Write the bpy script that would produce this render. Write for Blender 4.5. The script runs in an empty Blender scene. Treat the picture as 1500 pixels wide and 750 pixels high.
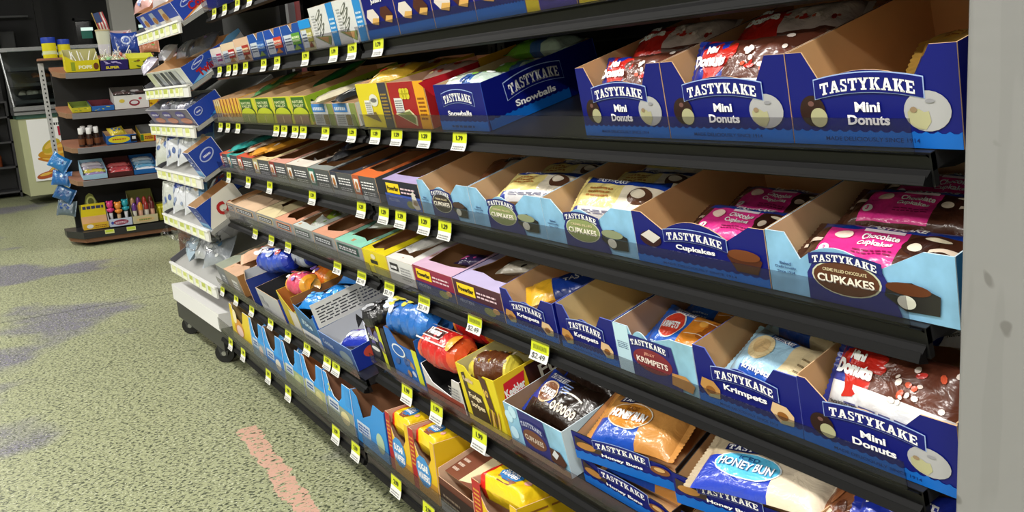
import bpy, math, random
from mathutils import Vector, Matrix, Euler
rnd = random.Random(7)
C = bpy.context.scene.collection
R = math.radians
LS = 0.00035

# ------------------------------------------------------------------ materials
_m = {}
def lin(h):
    h = h.lstrip('#')
    out = []
    for i in (0, 2, 4):
        c = int(h[i:i+2], 16) / 255
        out.append(c / 12.92 if c <= .04045 else ((c + .055) / 1.055) ** 2.4)
    return (*out, 1)
def mat(h, rough=.45, metal=0, coat=0, bump=0, bscale=60, emit=0, var=0, vscale=20, dist=.002, spec=.5):
    key = (h, rough, metal, coat, bump, bscale, emit, var, vscale, spec)
    if key in _m: return _m[key]
    m = bpy.data.materials.new('paint_' + h.strip('#'))
    m.use_nodes = True
    nt = m.node_tree; p = nt.nodes['Principled BSDF']
    p.inputs['Base Color'].default_value = lin(h)
    p.inputs['Roughness'].default_value = rough
    p.inputs['Metallic'].default_value = metal
    p.inputs['Specular IOR Level'].default_value = spec
    p.inputs['Coat Weight'].default_value = coat
    p.inputs['Coat Roughness'].default_value = .12
    if emit:
        p.inputs['Emission Color'].default_value = lin(h)
        p.inputs['Emission Strength'].default_value = emit
    if bump or var:
        tc = nt.nodes.new('ShaderNodeTexCoord')
        if bump:
            n = nt.nodes.new('ShaderNodeTexNoise'); n.inputs['Scale'].default_value = bscale
            n.inputs['Detail'].default_value = 3; n.inputs['Distortion'].default_value = .8
            nt.links.new(tc.outputs['Object'], n.inputs['Vector'])
            b = nt.nodes.new('ShaderNodeBump'); b.inputs['Strength'].default_value = bump
            b.inputs['Distance'].default_value = dist
            nt.links.new(n.outputs['Fac'], b.inputs['Height'])
            nt.links.new(b.outputs['Normal'], p.inputs['Normal'])
            nt.links.new(b.outputs['Normal'], p.inputs['Coat Normal'])
        if var:
            n2 = nt.nodes.new('ShaderNodeTexNoise'); n2.inputs['Scale'].default_value = vscale
            n2.inputs['Detail'].default_value = 4
            nt.links.new(tc.outputs['Object'], n2.inputs['Vector'])
            mr = nt.nodes.new('ShaderNodeMapRange'); mr.inputs['From Min'].default_value = .28; mr.inputs['From Max'].default_value = .72; mr.inputs['To Min'].default_value = 1 - var
            mr.inputs['To Max'].default_value = 1 + var
            nt.links.new(n2.outputs['Fac'], mr.inputs['Value'])
            mx = nt.nodes.new('ShaderNodeMix'); mx.data_type = 'RGBA'; mx.blend_type = 'MULTIPLY'
            mx.inputs['Factor'].default_value = 1
            mx.inputs[6].default_value = lin(h)
            nt.links.new(mr.outputs['Result'], mx.inputs[7])
            nt.links.new(mx.outputs[2], p.inputs['Base Color'])
    _m[key] = m
    return m
def pr(h): return mat(h, .42, spec=.3)                       # printed board
def film(h): return mat(h, .28, coat=.55, bump=.55, bscale=38, dist=.006)   # printed wrapper film
def kraft(h='#b98d5f'): return mat(h, .75, var=.07, vscale=14)
KR = kraft('#cda06e'); KD = kraft('#b58a60'); KL = kraft('#d8b48a'); KP = kraft('#deb899')
def clear(name, tint, gloss, rough=.08, bump=0, bscale=40):
    m = bpy.data.materials.new(name); m.use_nodes = True
    nt = m.node_tree; nt.nodes.clear()
    o = nt.nodes.new('ShaderNodeOutputMaterial'); mx = nt.nodes.new('ShaderNodeMixShader')
    t = nt.nodes.new('ShaderNodeBsdfTransparent'); t.inputs[0].default_value = (*tint, 1)
    g = nt.nodes.new('ShaderNodeBsdfGlossy'); g.inputs['Roughness'].default_value = rough
    lw = nt.nodes.new('ShaderNodeFresnel'); lw.inputs['IOR'].default_value = 1.45
    ad = nt.nodes.new('ShaderNodeMath'); ad.operation = 'ADD'; ad.inputs[1].default_value = gloss
    ge = nt.nodes.new('ShaderNodeNewGeometry'); lw.inputs['IOR'].default_value = 1.22; ad.use_clamp = True
    bf = nt.nodes.new('ShaderNodeMath'); bf.operation = 'SUBTRACT'; bf.inputs[0].default_value = 1; nt.links.new(ge.outputs['Backfacing'], bf.inputs[1])
    fr = nt.nodes.new('ShaderNodeMath'); fr.operation = 'MULTIPLY'; nt.links.new(lw.outputs[0], fr.inputs[0]); nt.links.new(bf.outputs[0], fr.inputs[1])
    nt.links.new(fr.outputs[0], ad.inputs[0]); nt.links.new(ad.outputs[0], mx.inputs[0])
    nt.links.new(t.outputs[0], mx.inputs[1]); nt.links.new(g.outputs[0], mx.inputs[2])
    nt.links.new(mx.outputs[0], o.inputs[0])
    if bump:
        tc = nt.nodes.new('ShaderNodeTexCoord'); n = nt.nodes.new('ShaderNodeTexNoise')
        n.inputs['Scale'].default_value = bscale; n.inputs['Detail'].default_value = 3
        n.inputs['Distortion'].default_value = 1.2
        b = nt.nodes.new('ShaderNodeBump'); b.inputs['Strength'].default_value = bump
        b.inputs['Distance'].default_value = .006
        nt.links.new(tc.outputs['Object'], n.inputs['Vector']); nt.links.new(n.outputs['Fac'], b.inputs['Height'])
        nt.links.new(b.outputs['Normal'], g.inputs['Normal'])
    return m
FENCE = clear('clear_acrylic', (.7, .69, .71), .012)
CLING = clear('clear_film', (.86, .86, .87), .10, .16, .9, 30)
GLASS = clear('case_glass', (.8, .84, .83), .03)
NAVY, BAND, WHITE, LBLUE = pr('#050f6a'), pr('#0a60b8'), pr('#f2f2f2'), pr('#8fc4e4')
BLACK = mat('#0b0b0c', .5); CHAR = mat('#1d1d1f', .42); GREY = mat('#58585a', .45)

# ------------------------------------------------------------------ mesh builder
class MB:
    def __init__(s): s.v = []; s.f = []; s.i = []; s.ms = []; s.sm = []
    def mi(s, m):
        if m not in s.ms: s.ms.append(m)
        return s.ms.index(m)
    def add(s, vs, fs, m, smooth=False):
        k = len(s.v); s.v += [tuple(v) for v in vs]; j = s.mi(m)
        for f in fs:
            s.f.append([k + q for q in f]); s.i.append(j); s.sm.append(smooth)
    def poly(s, pts, m): s.add(pts, [list(range(len(pts)))], m)
    def box(s, a, b, m, M=None):
        x0, y0, z0 = a; x1, y1, z1 = b
        vs = [Vector(q) for q in ((x0,y0,z0),(x1,y0,z0),(x1,y1,z0),(x0,y1,z0),(x0,y0,z1),(x1,y0,z1),(x1,y1,z1),(x0,y1,z1))]
        if M: vs = [M @ q for q in vs]
        s.add(vs, [(0,3,2,1),(4,5,6,7),(0,1,5,4),(1,2,6,5),(2,3,7,6),(3,0,4,7)], m)
    def prism(s, pts, fm, n, t, mo, mn=None, me=None):
        """outline pts (2D) mapped by fm; outer face at fm, inner face t behind (against n)"""
        n = Vector(n); k = len(pts)
        a = [Vector(fm(*p)) for p in pts]; b = [q - n * t for q in a]
        s.add(a, [list(range(k))], mo); s.add(b, [list(range(k))[::-1]], mn or mo)
        s.add(a + b, [[i, (i+1) % k, k + (i+1) % k, k + i] for i in range(k)], me or mn or mo)
    def extr(s, prof, x0, x1, m, smooth=False):
        """profile [(y,z)] closed, swept along x"""
        k = len(prof)
        vs = [(x0, *p) for p in prof] + [(x1, *p) for p in prof]
        s.add(vs, [[i, i+k, (i+1) % k + k, (i+1) % k] for i in range(k)], m, smooth)
        s.add(vs, [list(range(k)), list(range(2*k-1, k-1, -1))], m)
    def cyl(s, p, q, r, m, n=14, r2=None, caps=True):
        p, q = Vector(p), Vector(q); r2 = r if r2 is None else r2
        ax = (q - p).normalized(); u = ax.orthogonal().normalized(); w = ax.cross(u)
        vs = []
        for c, rr in ((p, r), (q, r2)):
            for i in range(n):
                t = 2*math.pi*i/n; vs.append(c + u*math.cos(t)*rr + w*math.sin(t)*rr)
        s.add(vs, [[i, (i+1) % n, n + (i+1) % n, n + i] for i in range(n)], m, True)
        if caps: s.add(vs, [list(range(n))[::-1], list(range(n, 2*n))], m)
    def lathe(s, prof, c, m, n=18, ax=None):
        c = Vector(c); vs = []; k = len(prof)
        for r, z in prof:
            for i in range(n):
                t = 2*math.pi*i/n; vs.append(c + Vector((r*math.cos(t), r*math.sin(t), z)))
        s.add(vs, [[j*n+i, j*n+(i+1) % n, (j+1)*n+(i+1) % n, (j+1)*n+i] for j in range(k-1) for i in range(n)], m, True)
        s.add(vs, [list(range(n))[::-1], [(k-1)*n+i for i in range(n)]], m)
    def blob(s, c, r, m, sx=1, sy=1, sz=1, n=10, k=7):
        c = Vector(c); vs = []
        for j in range(k+1):
            ph = math.pi*j/k
            for i in range(n):
                t = 2*math.pi*i/n
                vs.append(c + Vector((r*sx*math.sin(ph)*math.cos(t), r*sy*math.sin(ph)*math.sin(t), r*sz*math.cos(ph))))
        s.add(vs, [[j*n+i, (j+1)*n+i, (j+1)*n+(i+1) % n, j*n+(i+1) % n] for j in range(k) for i in range(n)], m, True)
    def obj(s, name, parent=None):
        me = bpy.data.meshes.new(name); me.from_pydata(s.v, [], s.f)
        for m in s.ms: me.materials.append(m)
        me.polygons.foreach_set('material_index', s.i); me.polygons.foreach_set('use_smooth', s.sm)
        me.update()
        o = bpy.data.objects.new(name, me); C.objects.link(o)
        if parent: o.parent = parent
        return o
def tag(o, label=None, cat=None, group=None, kind=None):
    for k, v in (('label', label), ('category', cat), ('group', group), ('kind', kind)):
        if v: o[k] = v
    return o
def thing(name, label, cat, M=None, group=None):
    o = bpy.data.objects.new(name, None); C.objects.link(o); o.empty_display_size = .02
    if M is not None: o.matrix_basis = M
    return tag(o, label, cat, group)
def copy_tree(o, M, label, group=None):
    r = o.copy(); C.objects.link(r); r.matrix_basis = M; r['label'] = label
    if group: r['group'] = group
    for ch in list(o.children):
        c = ch.copy(); C.objects.link(c); c.parent = r
        for g in list(ch.children):
            d = g.copy(); C.objects.link(d); d.parent = c
    return r

# ------------------------------------------------------------------ printed artwork
def frame(o, u, v, n):
    o, u, v, n = Vector(o), Vector(u), Vector(v), Vector(n)
    return lambda x, y, l=0: o + u*x + v*y + n*(l*LS)
_g = {}
def glyph(s, bold):
    k = (s, bold)
    if k in _g: return _g[k]
    cu = bpy.data.curves.new('t', 'FONT'); cu.body = s; cu.size = 1; cu.resolution_u = 3
    cu.offset = bold; cu.dimensions = '2D'; cu.fill_mode = 'BOTH'
    o = bpy.data.objects.new('t', cu); C.objects.link(o)
    dg = bpy.context.evaluated_depsgraph_get(); dg.update()
    me = o.evaluated_get(dg).to_mesh()
    vs = [(v.co.x, v.co.y) for v in me.vertices]; fs = [list(p.vertices) for p in me.polygons]
    o.evaluated_get(dg).to_mesh_clear()
    bpy.data.objects.remove(o); bpy.data.curves.remove(cu)
    x0 = min(v[0] for v in vs); x1 = max(v[0] for v in vs); y0 = min(v[1] for v in vs); y1 = max(v[1] for v in vs)
    vs = [((x-x0)/(x1-x0)-.5, (y-y0)/(y1-y0)-.5) for x, y in vs]
    _g[k] = (vs, fs); return _g[k]
def text(b, F, s, cx, cy, w, h, m, l=3, arch=0, rot=0, bold=.02):
    vs, fs = glyph(s, bold); c, q = math.cos(rot), math.sin(rot); out = []
    for x, y in vs:
        X, Y = x*w, y*h + arch*(1 - 4*x*x)
        out.append(F(cx + X*c - Y*q, cy + X*q + Y*c, l))
    b.add(out, fs, m)
def rct(x0, y0, x1, y1): return [(x0,y0),(x1,y0),(x1,y1),(x0,y1)]
SLAB = dict(
 T=[rct(.36,0,.64,1), rct(0,.82,1,1), rct(0,.6,.15,.84), rct(.85,.6,1,.84), rct(.22,0,.78,.14)],
 A=[[(.1,0),(.3,0),(.6,1),(.38,1)], [(.68,0),(.94,0),(.64,1),(.4,1)], rct(.25,.24,.75,.38), rct(0,0,.4,.13), rct(.6,0,1,.13)],
 Y=[[(.05,1),(.33,1),(.62,.4),(.4,.4)], [(.67,1),(.95,1),(.6,.4),(.38,.4)], rct(.36,0,.64,.46), rct(.22,0,.78,.13), rct(0,.87,.42,1), rct(.58,.87,1,1)],
 K=[rct(.1,0,.38,1), rct(0,0,.48,.13), rct(0,.87,.48,1), [(.36,.36),(.66,.62),(.94,1),(.66,1)], [(.42,.5),(.7,0),(1,0),(.62,.62)], rct(.58,.87,1,1), rct(.6,0,1,.13)],
 E=[rct(.1,0,.4,1), rct(0,0,.95,.16), rct(0,.84,.95,1), rct(.4,.42,.72,.58), rct(.8,0,.95,.34), rct(.8,.66,.95,1)],
 S=[rct(.12,.85,.9,1), [(.04,.6),(.34,.6),(.34,.92),(.12,1)], [(.04,.62),(.34,.66),(.95,.42),(.7,.34)], [(.66,.08),(.86,0),(.95,.4),(.68,.42)], rct(.08,0,.86,.15), rct(.76,.68,.9,1), rct(.06,0,.2,.32)])
def slab(b, F, s, cx, cy, w, h, m, l=3, arch=0, slope=0):
    ws = [{'A':1.08,'K':1.05,'Y':1.05,'S':.78,'E':.86,'T':.95}[c] for c in s]; gap = .1
    tot = sum(ws) + gap*(len(s)-1); x = 0
    for c, cw in zip(s, ws):
        for q in SLAB[c]:
            out = []
            for px, py in q:
                t = (x + px*cw)/tot - .5
                out.append(F(cx + t*w, cy + (py-.5)*h + arch*(1-4*t*t) + slope*t*w, l))
            b.add(out, [[0,1,2,3]], m)
        x += cw + gap
def banner(b, F, cx, cy, w, h, arch, m, l, n=14):
    vs = []
    for i in range(n+1):
        t = i/n - .5
        for sy in (-.5, .5): vs.append(F(cx + t*w, cy + sy*h + arch*(1-4*t*t), l))
    b.add(vs, [[2*i, 2*i+2, 2*i+3, 2*i+1] for i in range(n)], m)
def logo(b, F, cx, cy, w, h, arch, bg=None, fg=None, l=1):
    """arched brand ribbon: pale outline, dark ribbon, slab lettering"""
    bg = bg or NAVY; fg = fg or WHITE
    banner(b, F, cx, cy, w*1.16, h*1.75, arch*1.25, pr('#9db4e0'), l)
    banner(b, F, cx, cy, w*1.14, h*1.6, arch*1.22, bg, l+1)
    slab(b, F, 'TASTYKAKE', cx, cy, w, h, fg, l+2, arch)
def ell(b, F, cx, cy, rx, ry, m, l=2, rot=0, n=22, rings=1, a0=0, a1=360):
    c, s = math.cos(rot), math.sin(rot); vs = [F(cx, cy, l)]
    full = a1 - a0 >= 360; k = n if full else n + 1
    for r in range(1, rings+1):
        for i in range(k):
            t = R(a0 + (a1-a0)*i/n); x, y = rx*r/rings*math.cos(t), ry*r/rings*math.sin(t)
            vs.append(F(cx + x*c - y*s, cy + x*s + y*c, l))
    fs = []
    for i in range(n):
        j = (i+1) % k; fs.append([0, 1+i, 1+j])
        for r in range(rings-1): fs.append([1+r*k+i, 1+(r+1)*k+i, 1+(r+1)*k+j, 1+r*k+j])
    b.add(vs, fs, m)
def quad(b, F, x0, y0, x1, y1, m, l=1): b.add([F(x0,y0,l),F(x1,y0,l),F(x1,y1,l),F(x0,y1,l)], [[0,1,2,3]], m)
def pg(b, F, pts, m, l=1): b.poly([F(x,y,l) for x,y in pts], m)
def scallop(b, F, x0, x1, y0, y1, m, l=1, n=16):
    vs = []; k = n*3
    for i in range(k+1):
        x = x0 + (x1-x0)*i/k
        vs += [F(x, y0, l), F(x, y1 - .0022*abs(math.sin(math.pi*i/3.0)) if True else y1, l)]
    b.add(vs, [[2*i, 2*i+2, 2*i+3, 2*i+1] for i in range(k)], m)
def squig(b, F, x0, y0, x1, y1, m, l=2, rows=4, seed=1, th=.45):
    """lines of tiny unreadable print"""
    r = random.Random(seed); dy = (y1-y0)/rows
    for i in range(rows):
        x = x0
        while x < x1:
            w = (x1-x0)*r.uniform(.06, .22); e = min(x+w, x1)
            quad(b, F, x, y0+i*dy, e, y0+i*dy+dy*th, m, l); x = e + (x1-x0)*.04

# ------------------------------------------------------------------ shelf frames
class SF:
    def __init__(s, y, z, a, k): s.y, s.z, s.a, s.k = y, z, R(a), math.tan(R(k))
    def M(s, x, d=0, h=0, yaw=0, pitch=0, roll=0):
        return (Matrix.Translation((0, s.y, s.z)) @ Matrix.Rotation(s.a, 4, 'X') @ Matrix.Translation((x, d, h))
                @ Euler((R(pitch), R(roll), R(yaw)), 'XYZ').to_matrix().to_4x4())
S = dict(S6=SF(.685, 1.139, 15, 6), S5=SF(.68, .975, 15, 6), S4=SF(.672, .813, 15, 6), S3=SF(.67, .666, 15, 6),
         S2=SF(.67, .518, 15, 6), R1=SF(.640, .344, 15, 4), L1=SF(.620, .312, 15, 0), S0=SF(.602, .170, 2, 0))
# ------------------------------------------------------------------ cartons and trays
T = .0013
def post_prof(w, h, pl=.11, pr_=.14, dl=.21, dr=.2, dip=.68, arc=.79, n=9):
    pts = [(0,0),(w,0),(w,h),(w*(1-pr_),h)]
    a, b = w*(1-pr_-(dr-.11)), w*dl
    for i in range(n):
        t = i/(n-1); pts.append((a + (b-a)*t, h*(dip + (arc-dip)*(1-(2*t-1)**2))))
    return pts + [(w*pl,h),(0,h)]
def carton(sh, x, w, d, h, label, name='display_tray', cat='tray', front=None, side=None, inn=None, fprof=None,
           hb=None, hs=None, back=None, fdec=None, rdec=None, ldec=None, top=None, topm=None, group=None,
           dd=0, z=0, yaw=0, lidback=None, edge=None, bdec=None, k=None, open_left=True):
    f = S[sh]; k = f.k if k is None else k
    front = front or NAVY; side = side or front; inn = inn or KR; edge = edge or KL
    r = thing(name, label, cat, f.M(x, dd + .0012, z + .0008, yaw), group)
    hs = hs or (h, h); hb = hb or hs[1]
    fm = lambda a, b_: (a, k*b_, b_)
    b = MB(); b.prism(fprof or rct(0,0,w,h), fm, (0,-1,0), T, front, inn, edge)
    if fdec: fdec(b, frame((0,-.0002,0),(1,0,0),(0,k,1),(0,-1,0)), w, h)
    b.obj('front_panel', r)
    for sx, n, dc in ((0,(-1,0,0),ldec), (w,(1,0,0),rdec)):
        b = MB()
        sm = lambda s_, y: (sx, s_ + k*y*(1-s_/d), y)
        b.prism([(T,0),(d-T,0),(d-T,hs[1]),(T,hs[0])], sm, n, T, side, inn, edge)
        if dc: dc(b, frame((sx + n[0]*.0002,0,0),(0,1,0),(0,0,1),n), d, h)
        b.obj('side_panel', r)
    b = MB(); b.prism(back or rct(0,0,w,hb), lambda a, b_: (a, d, b_), (0,1,0), T, side, inn, edge)
    if bdec: bdec(b, frame((0,d-T-.0003,0),(1,0,0),(0,0,1),(0,-1,0)), w, hb)
    b.obj('back_panel', r)
    b = MB(); b.box((T,T+k*.002,.0006),(w-T,d-T,.0016), inn); b.obj('bottom_panel', r)
    if top:
        ml, mr, mf, mb, jit, seed = top; q = random.Random(seed); b = MB()
        o, i_ = [], []
        L, Rr, Fr, B = ml, w-mr, mf, d-mb
        def J(): return q.uniform(-jit, jit)
        y0 = k*h
        outer = [(0,y0),(w*.33,y0),(w*.67,y0),(w,y0),(w,d*.33),(w,d*.67),(w,d),(w*.67,d),(w*.33,d),(0,d),(0,d*.67),(0,d*.33)]
        inner = [(L,Fr),(w*.33,Fr),(w*.67,Fr),(Rr,Fr),(Rr,d*.33),(Rr,d*.67),(Rr,B),(w*.67,B),(w*.33,B),(L,B),(L,d*.67),(L,d*.33)]
        inner = [(min(max(a+J(),.001),w-.001), min(max(c+J(),y0+.001),d-.001)) for a, c in inner]
        vs = [(a,c,h+.0004) for a, c in outer] + [(a,c,h+.0004 + q.uniform(0,.003)) for a, c in inner]
        vs2 = [(a,c,e-.0009) for a,c,e in vs]
        fs = [[i, (i+1)%12, 12+(i+1)%12, 12+i] for i in range(12)]
        b.add(vs, fs, topm or side); b.add(vs2, [f_[::-1] for f_ in fs], inn)
        b.add(vs+vs2, [[12+i, 12+(i+1)%12, 36+(i+1)%12, 36+i] for i in range(12)], KL)
        b.obj('torn_top', r)
    return r

# printed art on cartons ------------------------------------------------
CREAM, BROWN, CHOC, TAN = pr('#aaa882'), pr('#5a3522'), pr('#2b1712'), pr('#c98b45')
def art_donuts(b, F, w, h):
    ell(b,F,.15*w,.37*h,.085*w,.17*h,CHOC); ell(b,F,.19*w,.3*h,.055*w,.105*h,CREAM,3); ell(b,F,.145*w,.45*h,.02*w,.03*h,pr('#6b4a44'),3)
    ell(b,F,.83*w,.37*h,.125*w,.2*h,pr('#a6a6a8')); pg(b,F,[(.725*w,.36*h),(.745*w,.4*h),(.79*w,.39*h),(.815*w,.36*h),(.84*w,.37*h),(.85*w,.27*h),(.82*w,.19*h),(.77*w,.2*h),(.73*w,.26*h)],CREAM,3); ell(b,F,.76*w,.385*h,.02*w,.03*h,pr('#8f7a5e'),4,n=9)
    ell(b,F,.85*w,.47*h,.025*w,.02*h,pr('#8d8d92'),4)
def art_krimp(b, F, w, h):
    for cx, c1 in ((.13,'#b98a4a'),(.83,'#d9b98a')):
        pg(b,F,[((cx-.1)*w,.3*h),((cx-.07)*w,.46*h),((cx+.05)*w,.44*h),((cx+.11)*w,.32*h),((cx+.1)*w,.16*h),((cx-.02)*w,.14*h)],pr(c1),2)
        ell(b,F,(cx+.01)*w,.27*h,.05*w,.07*h,pr('#8f5b25'),3)
        pg(b,F,[((cx-.02)*w,.14*h),((cx+.1)*w,.16*h),((cx+.11)*w,.24*h),(cx*w,.2*h)],CREAM,4)
def art_cup(b, F, w, h):
    ell(b,F,.14*w,.5*h,.09*w,.15*h,pr('#33181a')); pg(b,F,[(.06*w,.55*h),(.14*w,.68*h),(.23*w,.56*h),(.16*w,.42*h)],pr('#cfcac2'),3)
    pg(b,F,[(.73*w,.45*h),(.78*w,.58*h),(.9*w,.58*h),(.97*w,.44*h),(.93*w,.2*h),(.79*w,.2*h)],pr('#4a2413'),2)
    ell(b,F,.85*w,.5*h,.11*w,.1*h,pr('#6b3a1c'),3)
def art_jun(b, F, w, h):
    for cx, c in ((.28,'#d8cfc4'),(.72,'#4a2418')):
        pg(b,F,[((cx-.2)*w,.38*h),((cx-.14)*w,.5*h),((cx+.06)*w,.5*h),((cx+.2)*w,.36*h),((cx+.14)*w,.22*h),((cx-.06)*w,.26*h)],pr(c),2)
        pg(b,F,[((cx-.06)*w,.26*h),((cx+.14)*w,.22*h),((cx+.2)*w,.33*h),(cx*w,.35*h)],pr('#d7a95a'),3)
def blue_front(words, art, ly=.6, lh=.125, lw=.56, since=True, ws=(.3,), wh=.105):
    def fd(b, F, w, h):
        scallop(b,F,0,w,0,.17*h,BAND,1)
        if since: text(b,F,'MADE DELICIOUSLY SINCE 1914',.5*w,.075*h,.56*w,.045*h,pr('#0a2a6a'),2,bold=.01)
        art(b,F,w,h)
        logo(b,F,.5*w,ly*h,lw*w,lh*h,.055*h,l=3)
        y = ly*h - .185*h
        for s_, q in zip(words, ws):
            text(b,F,s_,.5*w,y,q*w,wh*h,WHITE,4,bold=.035); y -= .135*h
    return fd
def light_front(word, badge, fill='#7d8f5e', art='#6c7f5d', side_txt=True):
    def fd(b, F, w, h):
        pg(b,F,[(.24*w,0),(.24*w,.42*h),(.3*w,.7*h),(.42*w,.8*h),(.55*w,.76*h),(.66*w,.6*h),(.7*w,.35*h),(.74*w,0)],pr('#26286e'),2)
        ell(b,F,.46*w,.42*h,.19*w,.27*h,pr('#c9cdb0'),3); ell(b,F,.46*w,.42*h,.18*w,.25*h,pr(fill),4)
        banner(b,F,.46*w,.66*h,.4*w,.17*h,.07*h,pr('#1b2368'),4)
        slab(b,F,'TASTYKAKE',.46*w,.66*h,.35*w,.11*h,WHITE,6,.07*h)
        text(b,F,badge,.46*w,.4*h,.31*w,.13*h,pr('#f0ead8'),6,bold=.03)
        text(b,F,word,.46*w,.54*h,.24*w,.05*h,pr('#d8c9a0'),6)
        pg(b,F,[(.66*w,.3*h),(.68*w,.5*h),(.8*w,.55*h),(.93*w,.42*h),(.92*w,.14*h),(.76*w,.12*h)],pr('#252422'),4)
        ell(b,F,.78*w,.45*h,.11*w,.09*h,pr(art),5); ell(b,F,.77*w,.26*h,.045*w,.1*h,pr('#cfd0c0'),6)
        if side_txt: text(b,F,'Baked',.11*w,.5*h,.07*w,.05*h,pr('#26406e'),3); text(b,F,'Deliciously',.11*w,.43*h,.13*w,.05*h,pr('#26406e'),3); text(b,F,'Since 1914',.11*w,.36*h,.11*w,.045*h,pr('#26406e'),3)
    return fd
def blocks(seed, cols, n=6, txt=True):
    """a busy printed face: blocks of colour, a pale label, tiny print"""
    def fd(b, F, w, h):
        q = random.Random(seed)
        for i in range(n):
            x, y = q.uniform(.02,.7)*w, q.uniform(.05,.7)*h
            quad(b,F,x,y,min(x+q.uniform(.12,.4)*w,.98*w),min(y+q.uniform(.1,.35)*h,.97*h),pr(q.choice(cols)),1+i)
        if txt: squig(b,F,.1*w,.15*h,.9*w,.45*h,WHITE,n+2,3,seed)
    return fd
def bar_front(c1, c2, c3='#e8e8e4', word=None):
    def fd(b, F, w, h):
        quad(b,F,.0,.0,.3*w,h,pr(c2),1); quad(b,F,.05*w,.3*h,.24*w,.85*h,pr(c3),2); ell(b,F,.14*w,.55*h,.06*w,.2*h,pr('#b5763a'),3)
        quad(b,F,.0,0,w,.2*h,pr('#8d9092'),2); squig(b,F,.38*w,.5*h,.9*w,.85*h,WHITE,3,3,7); squig(b,F,.42*w,.25*h,.92*w,.42*h,pr('#d5d8da'),3,2,9)
        if word: text(b,F,word,.62*w,.62*h,.5*w,.2*h,WHITE,4)
    return fd
def power_front(c):
    def fd(b, F, w, h):
        quad(b,F,.08*w,.52*h,.46*w,.9*h,pr('#f2d21c'),1); text(b,F,'PowerBar',.27*w,.71*h,.33*w,.17*h,CHOC,2,bold=.04)
        squig(b,F,.5*w,.58*h,.9*w,.85*h,pr('#e4c9d0'),2,2,5); quad(b,F,0,.0,w,.4*h,pr('#23306e'),1)
        text(b,F,'PROTEIN',.24*w,.27*h,.3*w,.11*h,pr('#9fa8c4'),2); ell(b,F,.72*w,.2*h,.12*w,.14*h,pr('#8a8f55'),2); ell(b,F,.86*w,.3*h,.07*w,.1*h,pr('#c99a62'),3)
    return fd
def nv_front(c):
    def fd(b, F, w, h):
        quad(b,F,.06*w,.58*h,.8*w,.96*h,pr('#3d6b22'),1); ell(b,F,.45*w,.4*h,.46*w,.3*h,pr('#2e4f1c'),2); ell(b,F,.45*w,.36*h,.43*w,.25*h,pr('#b7c22f'),3)
        text(b,F,'NATURE',.43*w,.8*h,.6*w,.1*h,pr('#d8dfa8'),3); text(b,F,'VALLEY',.43*w,.67*h,.6*w,.1*h,pr('#d8dfa8'),3)
        quad(b,F,0,0,.85*w,.34*h,pr(c),4); quad(b,F,.4*w,.05*h,.44*w,.3*h,pr('#e4d0a0'),5)
    return fd

# ------------------------------------------------------------------ wrapped packs
def pillow(b, L, W, Th, mf, nu=20, nv=10, seed=0, wr=.08, fin=.008, finm=None, sq=False):
    q = random.Random(seed); ph = [q.uniform(0,6.3) for _ in range(6)]
    def Sf(u, v, s=1):
        e = max(0, 1-abs(u)**(14 if sq else 5))**.6 * max(0, 1-abs(v)**(10 if sq else 3))**.5
        n = 1 + wr*(math.sin(9*u+ph[0]+3*v)+math.sin(14*u-7*v+ph[1])+.7*math.sin(23*u+ph[2])*math.cos(5*v+ph[3]))*.6
        z = s*Th/2*e*(n if s > 0 else .9*n)
        y = v*W/2*(.9 + .1*abs(u)**3)
        return Vector((u*L/2, y, z + Th/2))
    for s in (1,-1):
        vs = [Sf(-1+2*i/nu, -1+2*j/nv, s) for i in range(nu+1) for j in range(nv+1)]
        g = {}
        for i in range(nu):
            for j in range(nv):
                fc = [i*(nv+1)+j, (i+1)*(nv+1)+j, (i+1)*(nv+1)+j+1, i*(nv+1)+j+1]
                g.setdefault(mf(-1+2*(i+.5)/nu, -1+2*(j+.5)/nv, s), []).append(fc if s > 0 else fc[::-1])
        k = len(b.v); b.v += [tuple(v) for v in vs]
        for m, fs in g.items():
            j = b.mi(m)
            for fc in fs: b.f.append([k+t for t in fc]); b.i.append(j); b.sm.append(True)
    fm = finm or mf(-.99, 0, 1)
    for e in (-1, 1):
        mm = finm or mf(.99*e, 0, 1)
        base = [Sf(e, -1+2*j/nv) for j in range(nv+1)]; tip = []
        n2 = nv*2
        for j in range(n2+1):
            t = -1 + 2*j/n2; p = Sf(e, t); tip.append(p + Vector((e*(fin + (.0016 if j%2 else 0)), 0, .001*math.sin(3*t+ph[4]))))
        vs = base + tip; k = nv+1
        fs = []
        for j in range(nv): fs += [[j, k+2*j, k+2*j+1], [j, k+2*j+1, j+1], [j+1, k+2*j+1, k+2*j+2]]
        b.add(vs, fs, mm)
    return lambda x, y, l=0: Sf(2*x/L, 2*y/W) + Vector((0,0,l*LS + .0006))
def pack(M, L, W, Th, mf, label, dec=None, name='snack_bag', cat='snack', group=None, **kw):
    b = MB(); F = pillow(b, L, W, Th, mf, **kw)
    if dec: dec(b, F, L, W)
    o = b.obj(name); o.matrix_basis = M
    return tag(o, label, cat, group)
def stripes(cols, cuts):
    ms = [film(c) for c in cols]
    def mf(u, v, s):
        for m, c in zip(ms, cuts):
            if u < c: return m
        return ms[-1]
    return mf
def one(c): m = film(c); return lambda u, v, s: m
def scrib(cols, seed, n=7):
    def dec(b, F, L, W):
        q = random.Random(seed)
        for i in range(n):
            x, y = q.uniform(-.42,.35)*L, q.uniform(-.35,.3)*W
            m = film(q.choice(cols)); e = q.uniform(.08,.22)*L; t = q.uniform(.08,.22)*W
            ell(b,F,x,y,e*.5,t*.6,m,1+i*.3,rot=q.uniform(-.5,.5),n=10,rings=2)
    return dec
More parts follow.
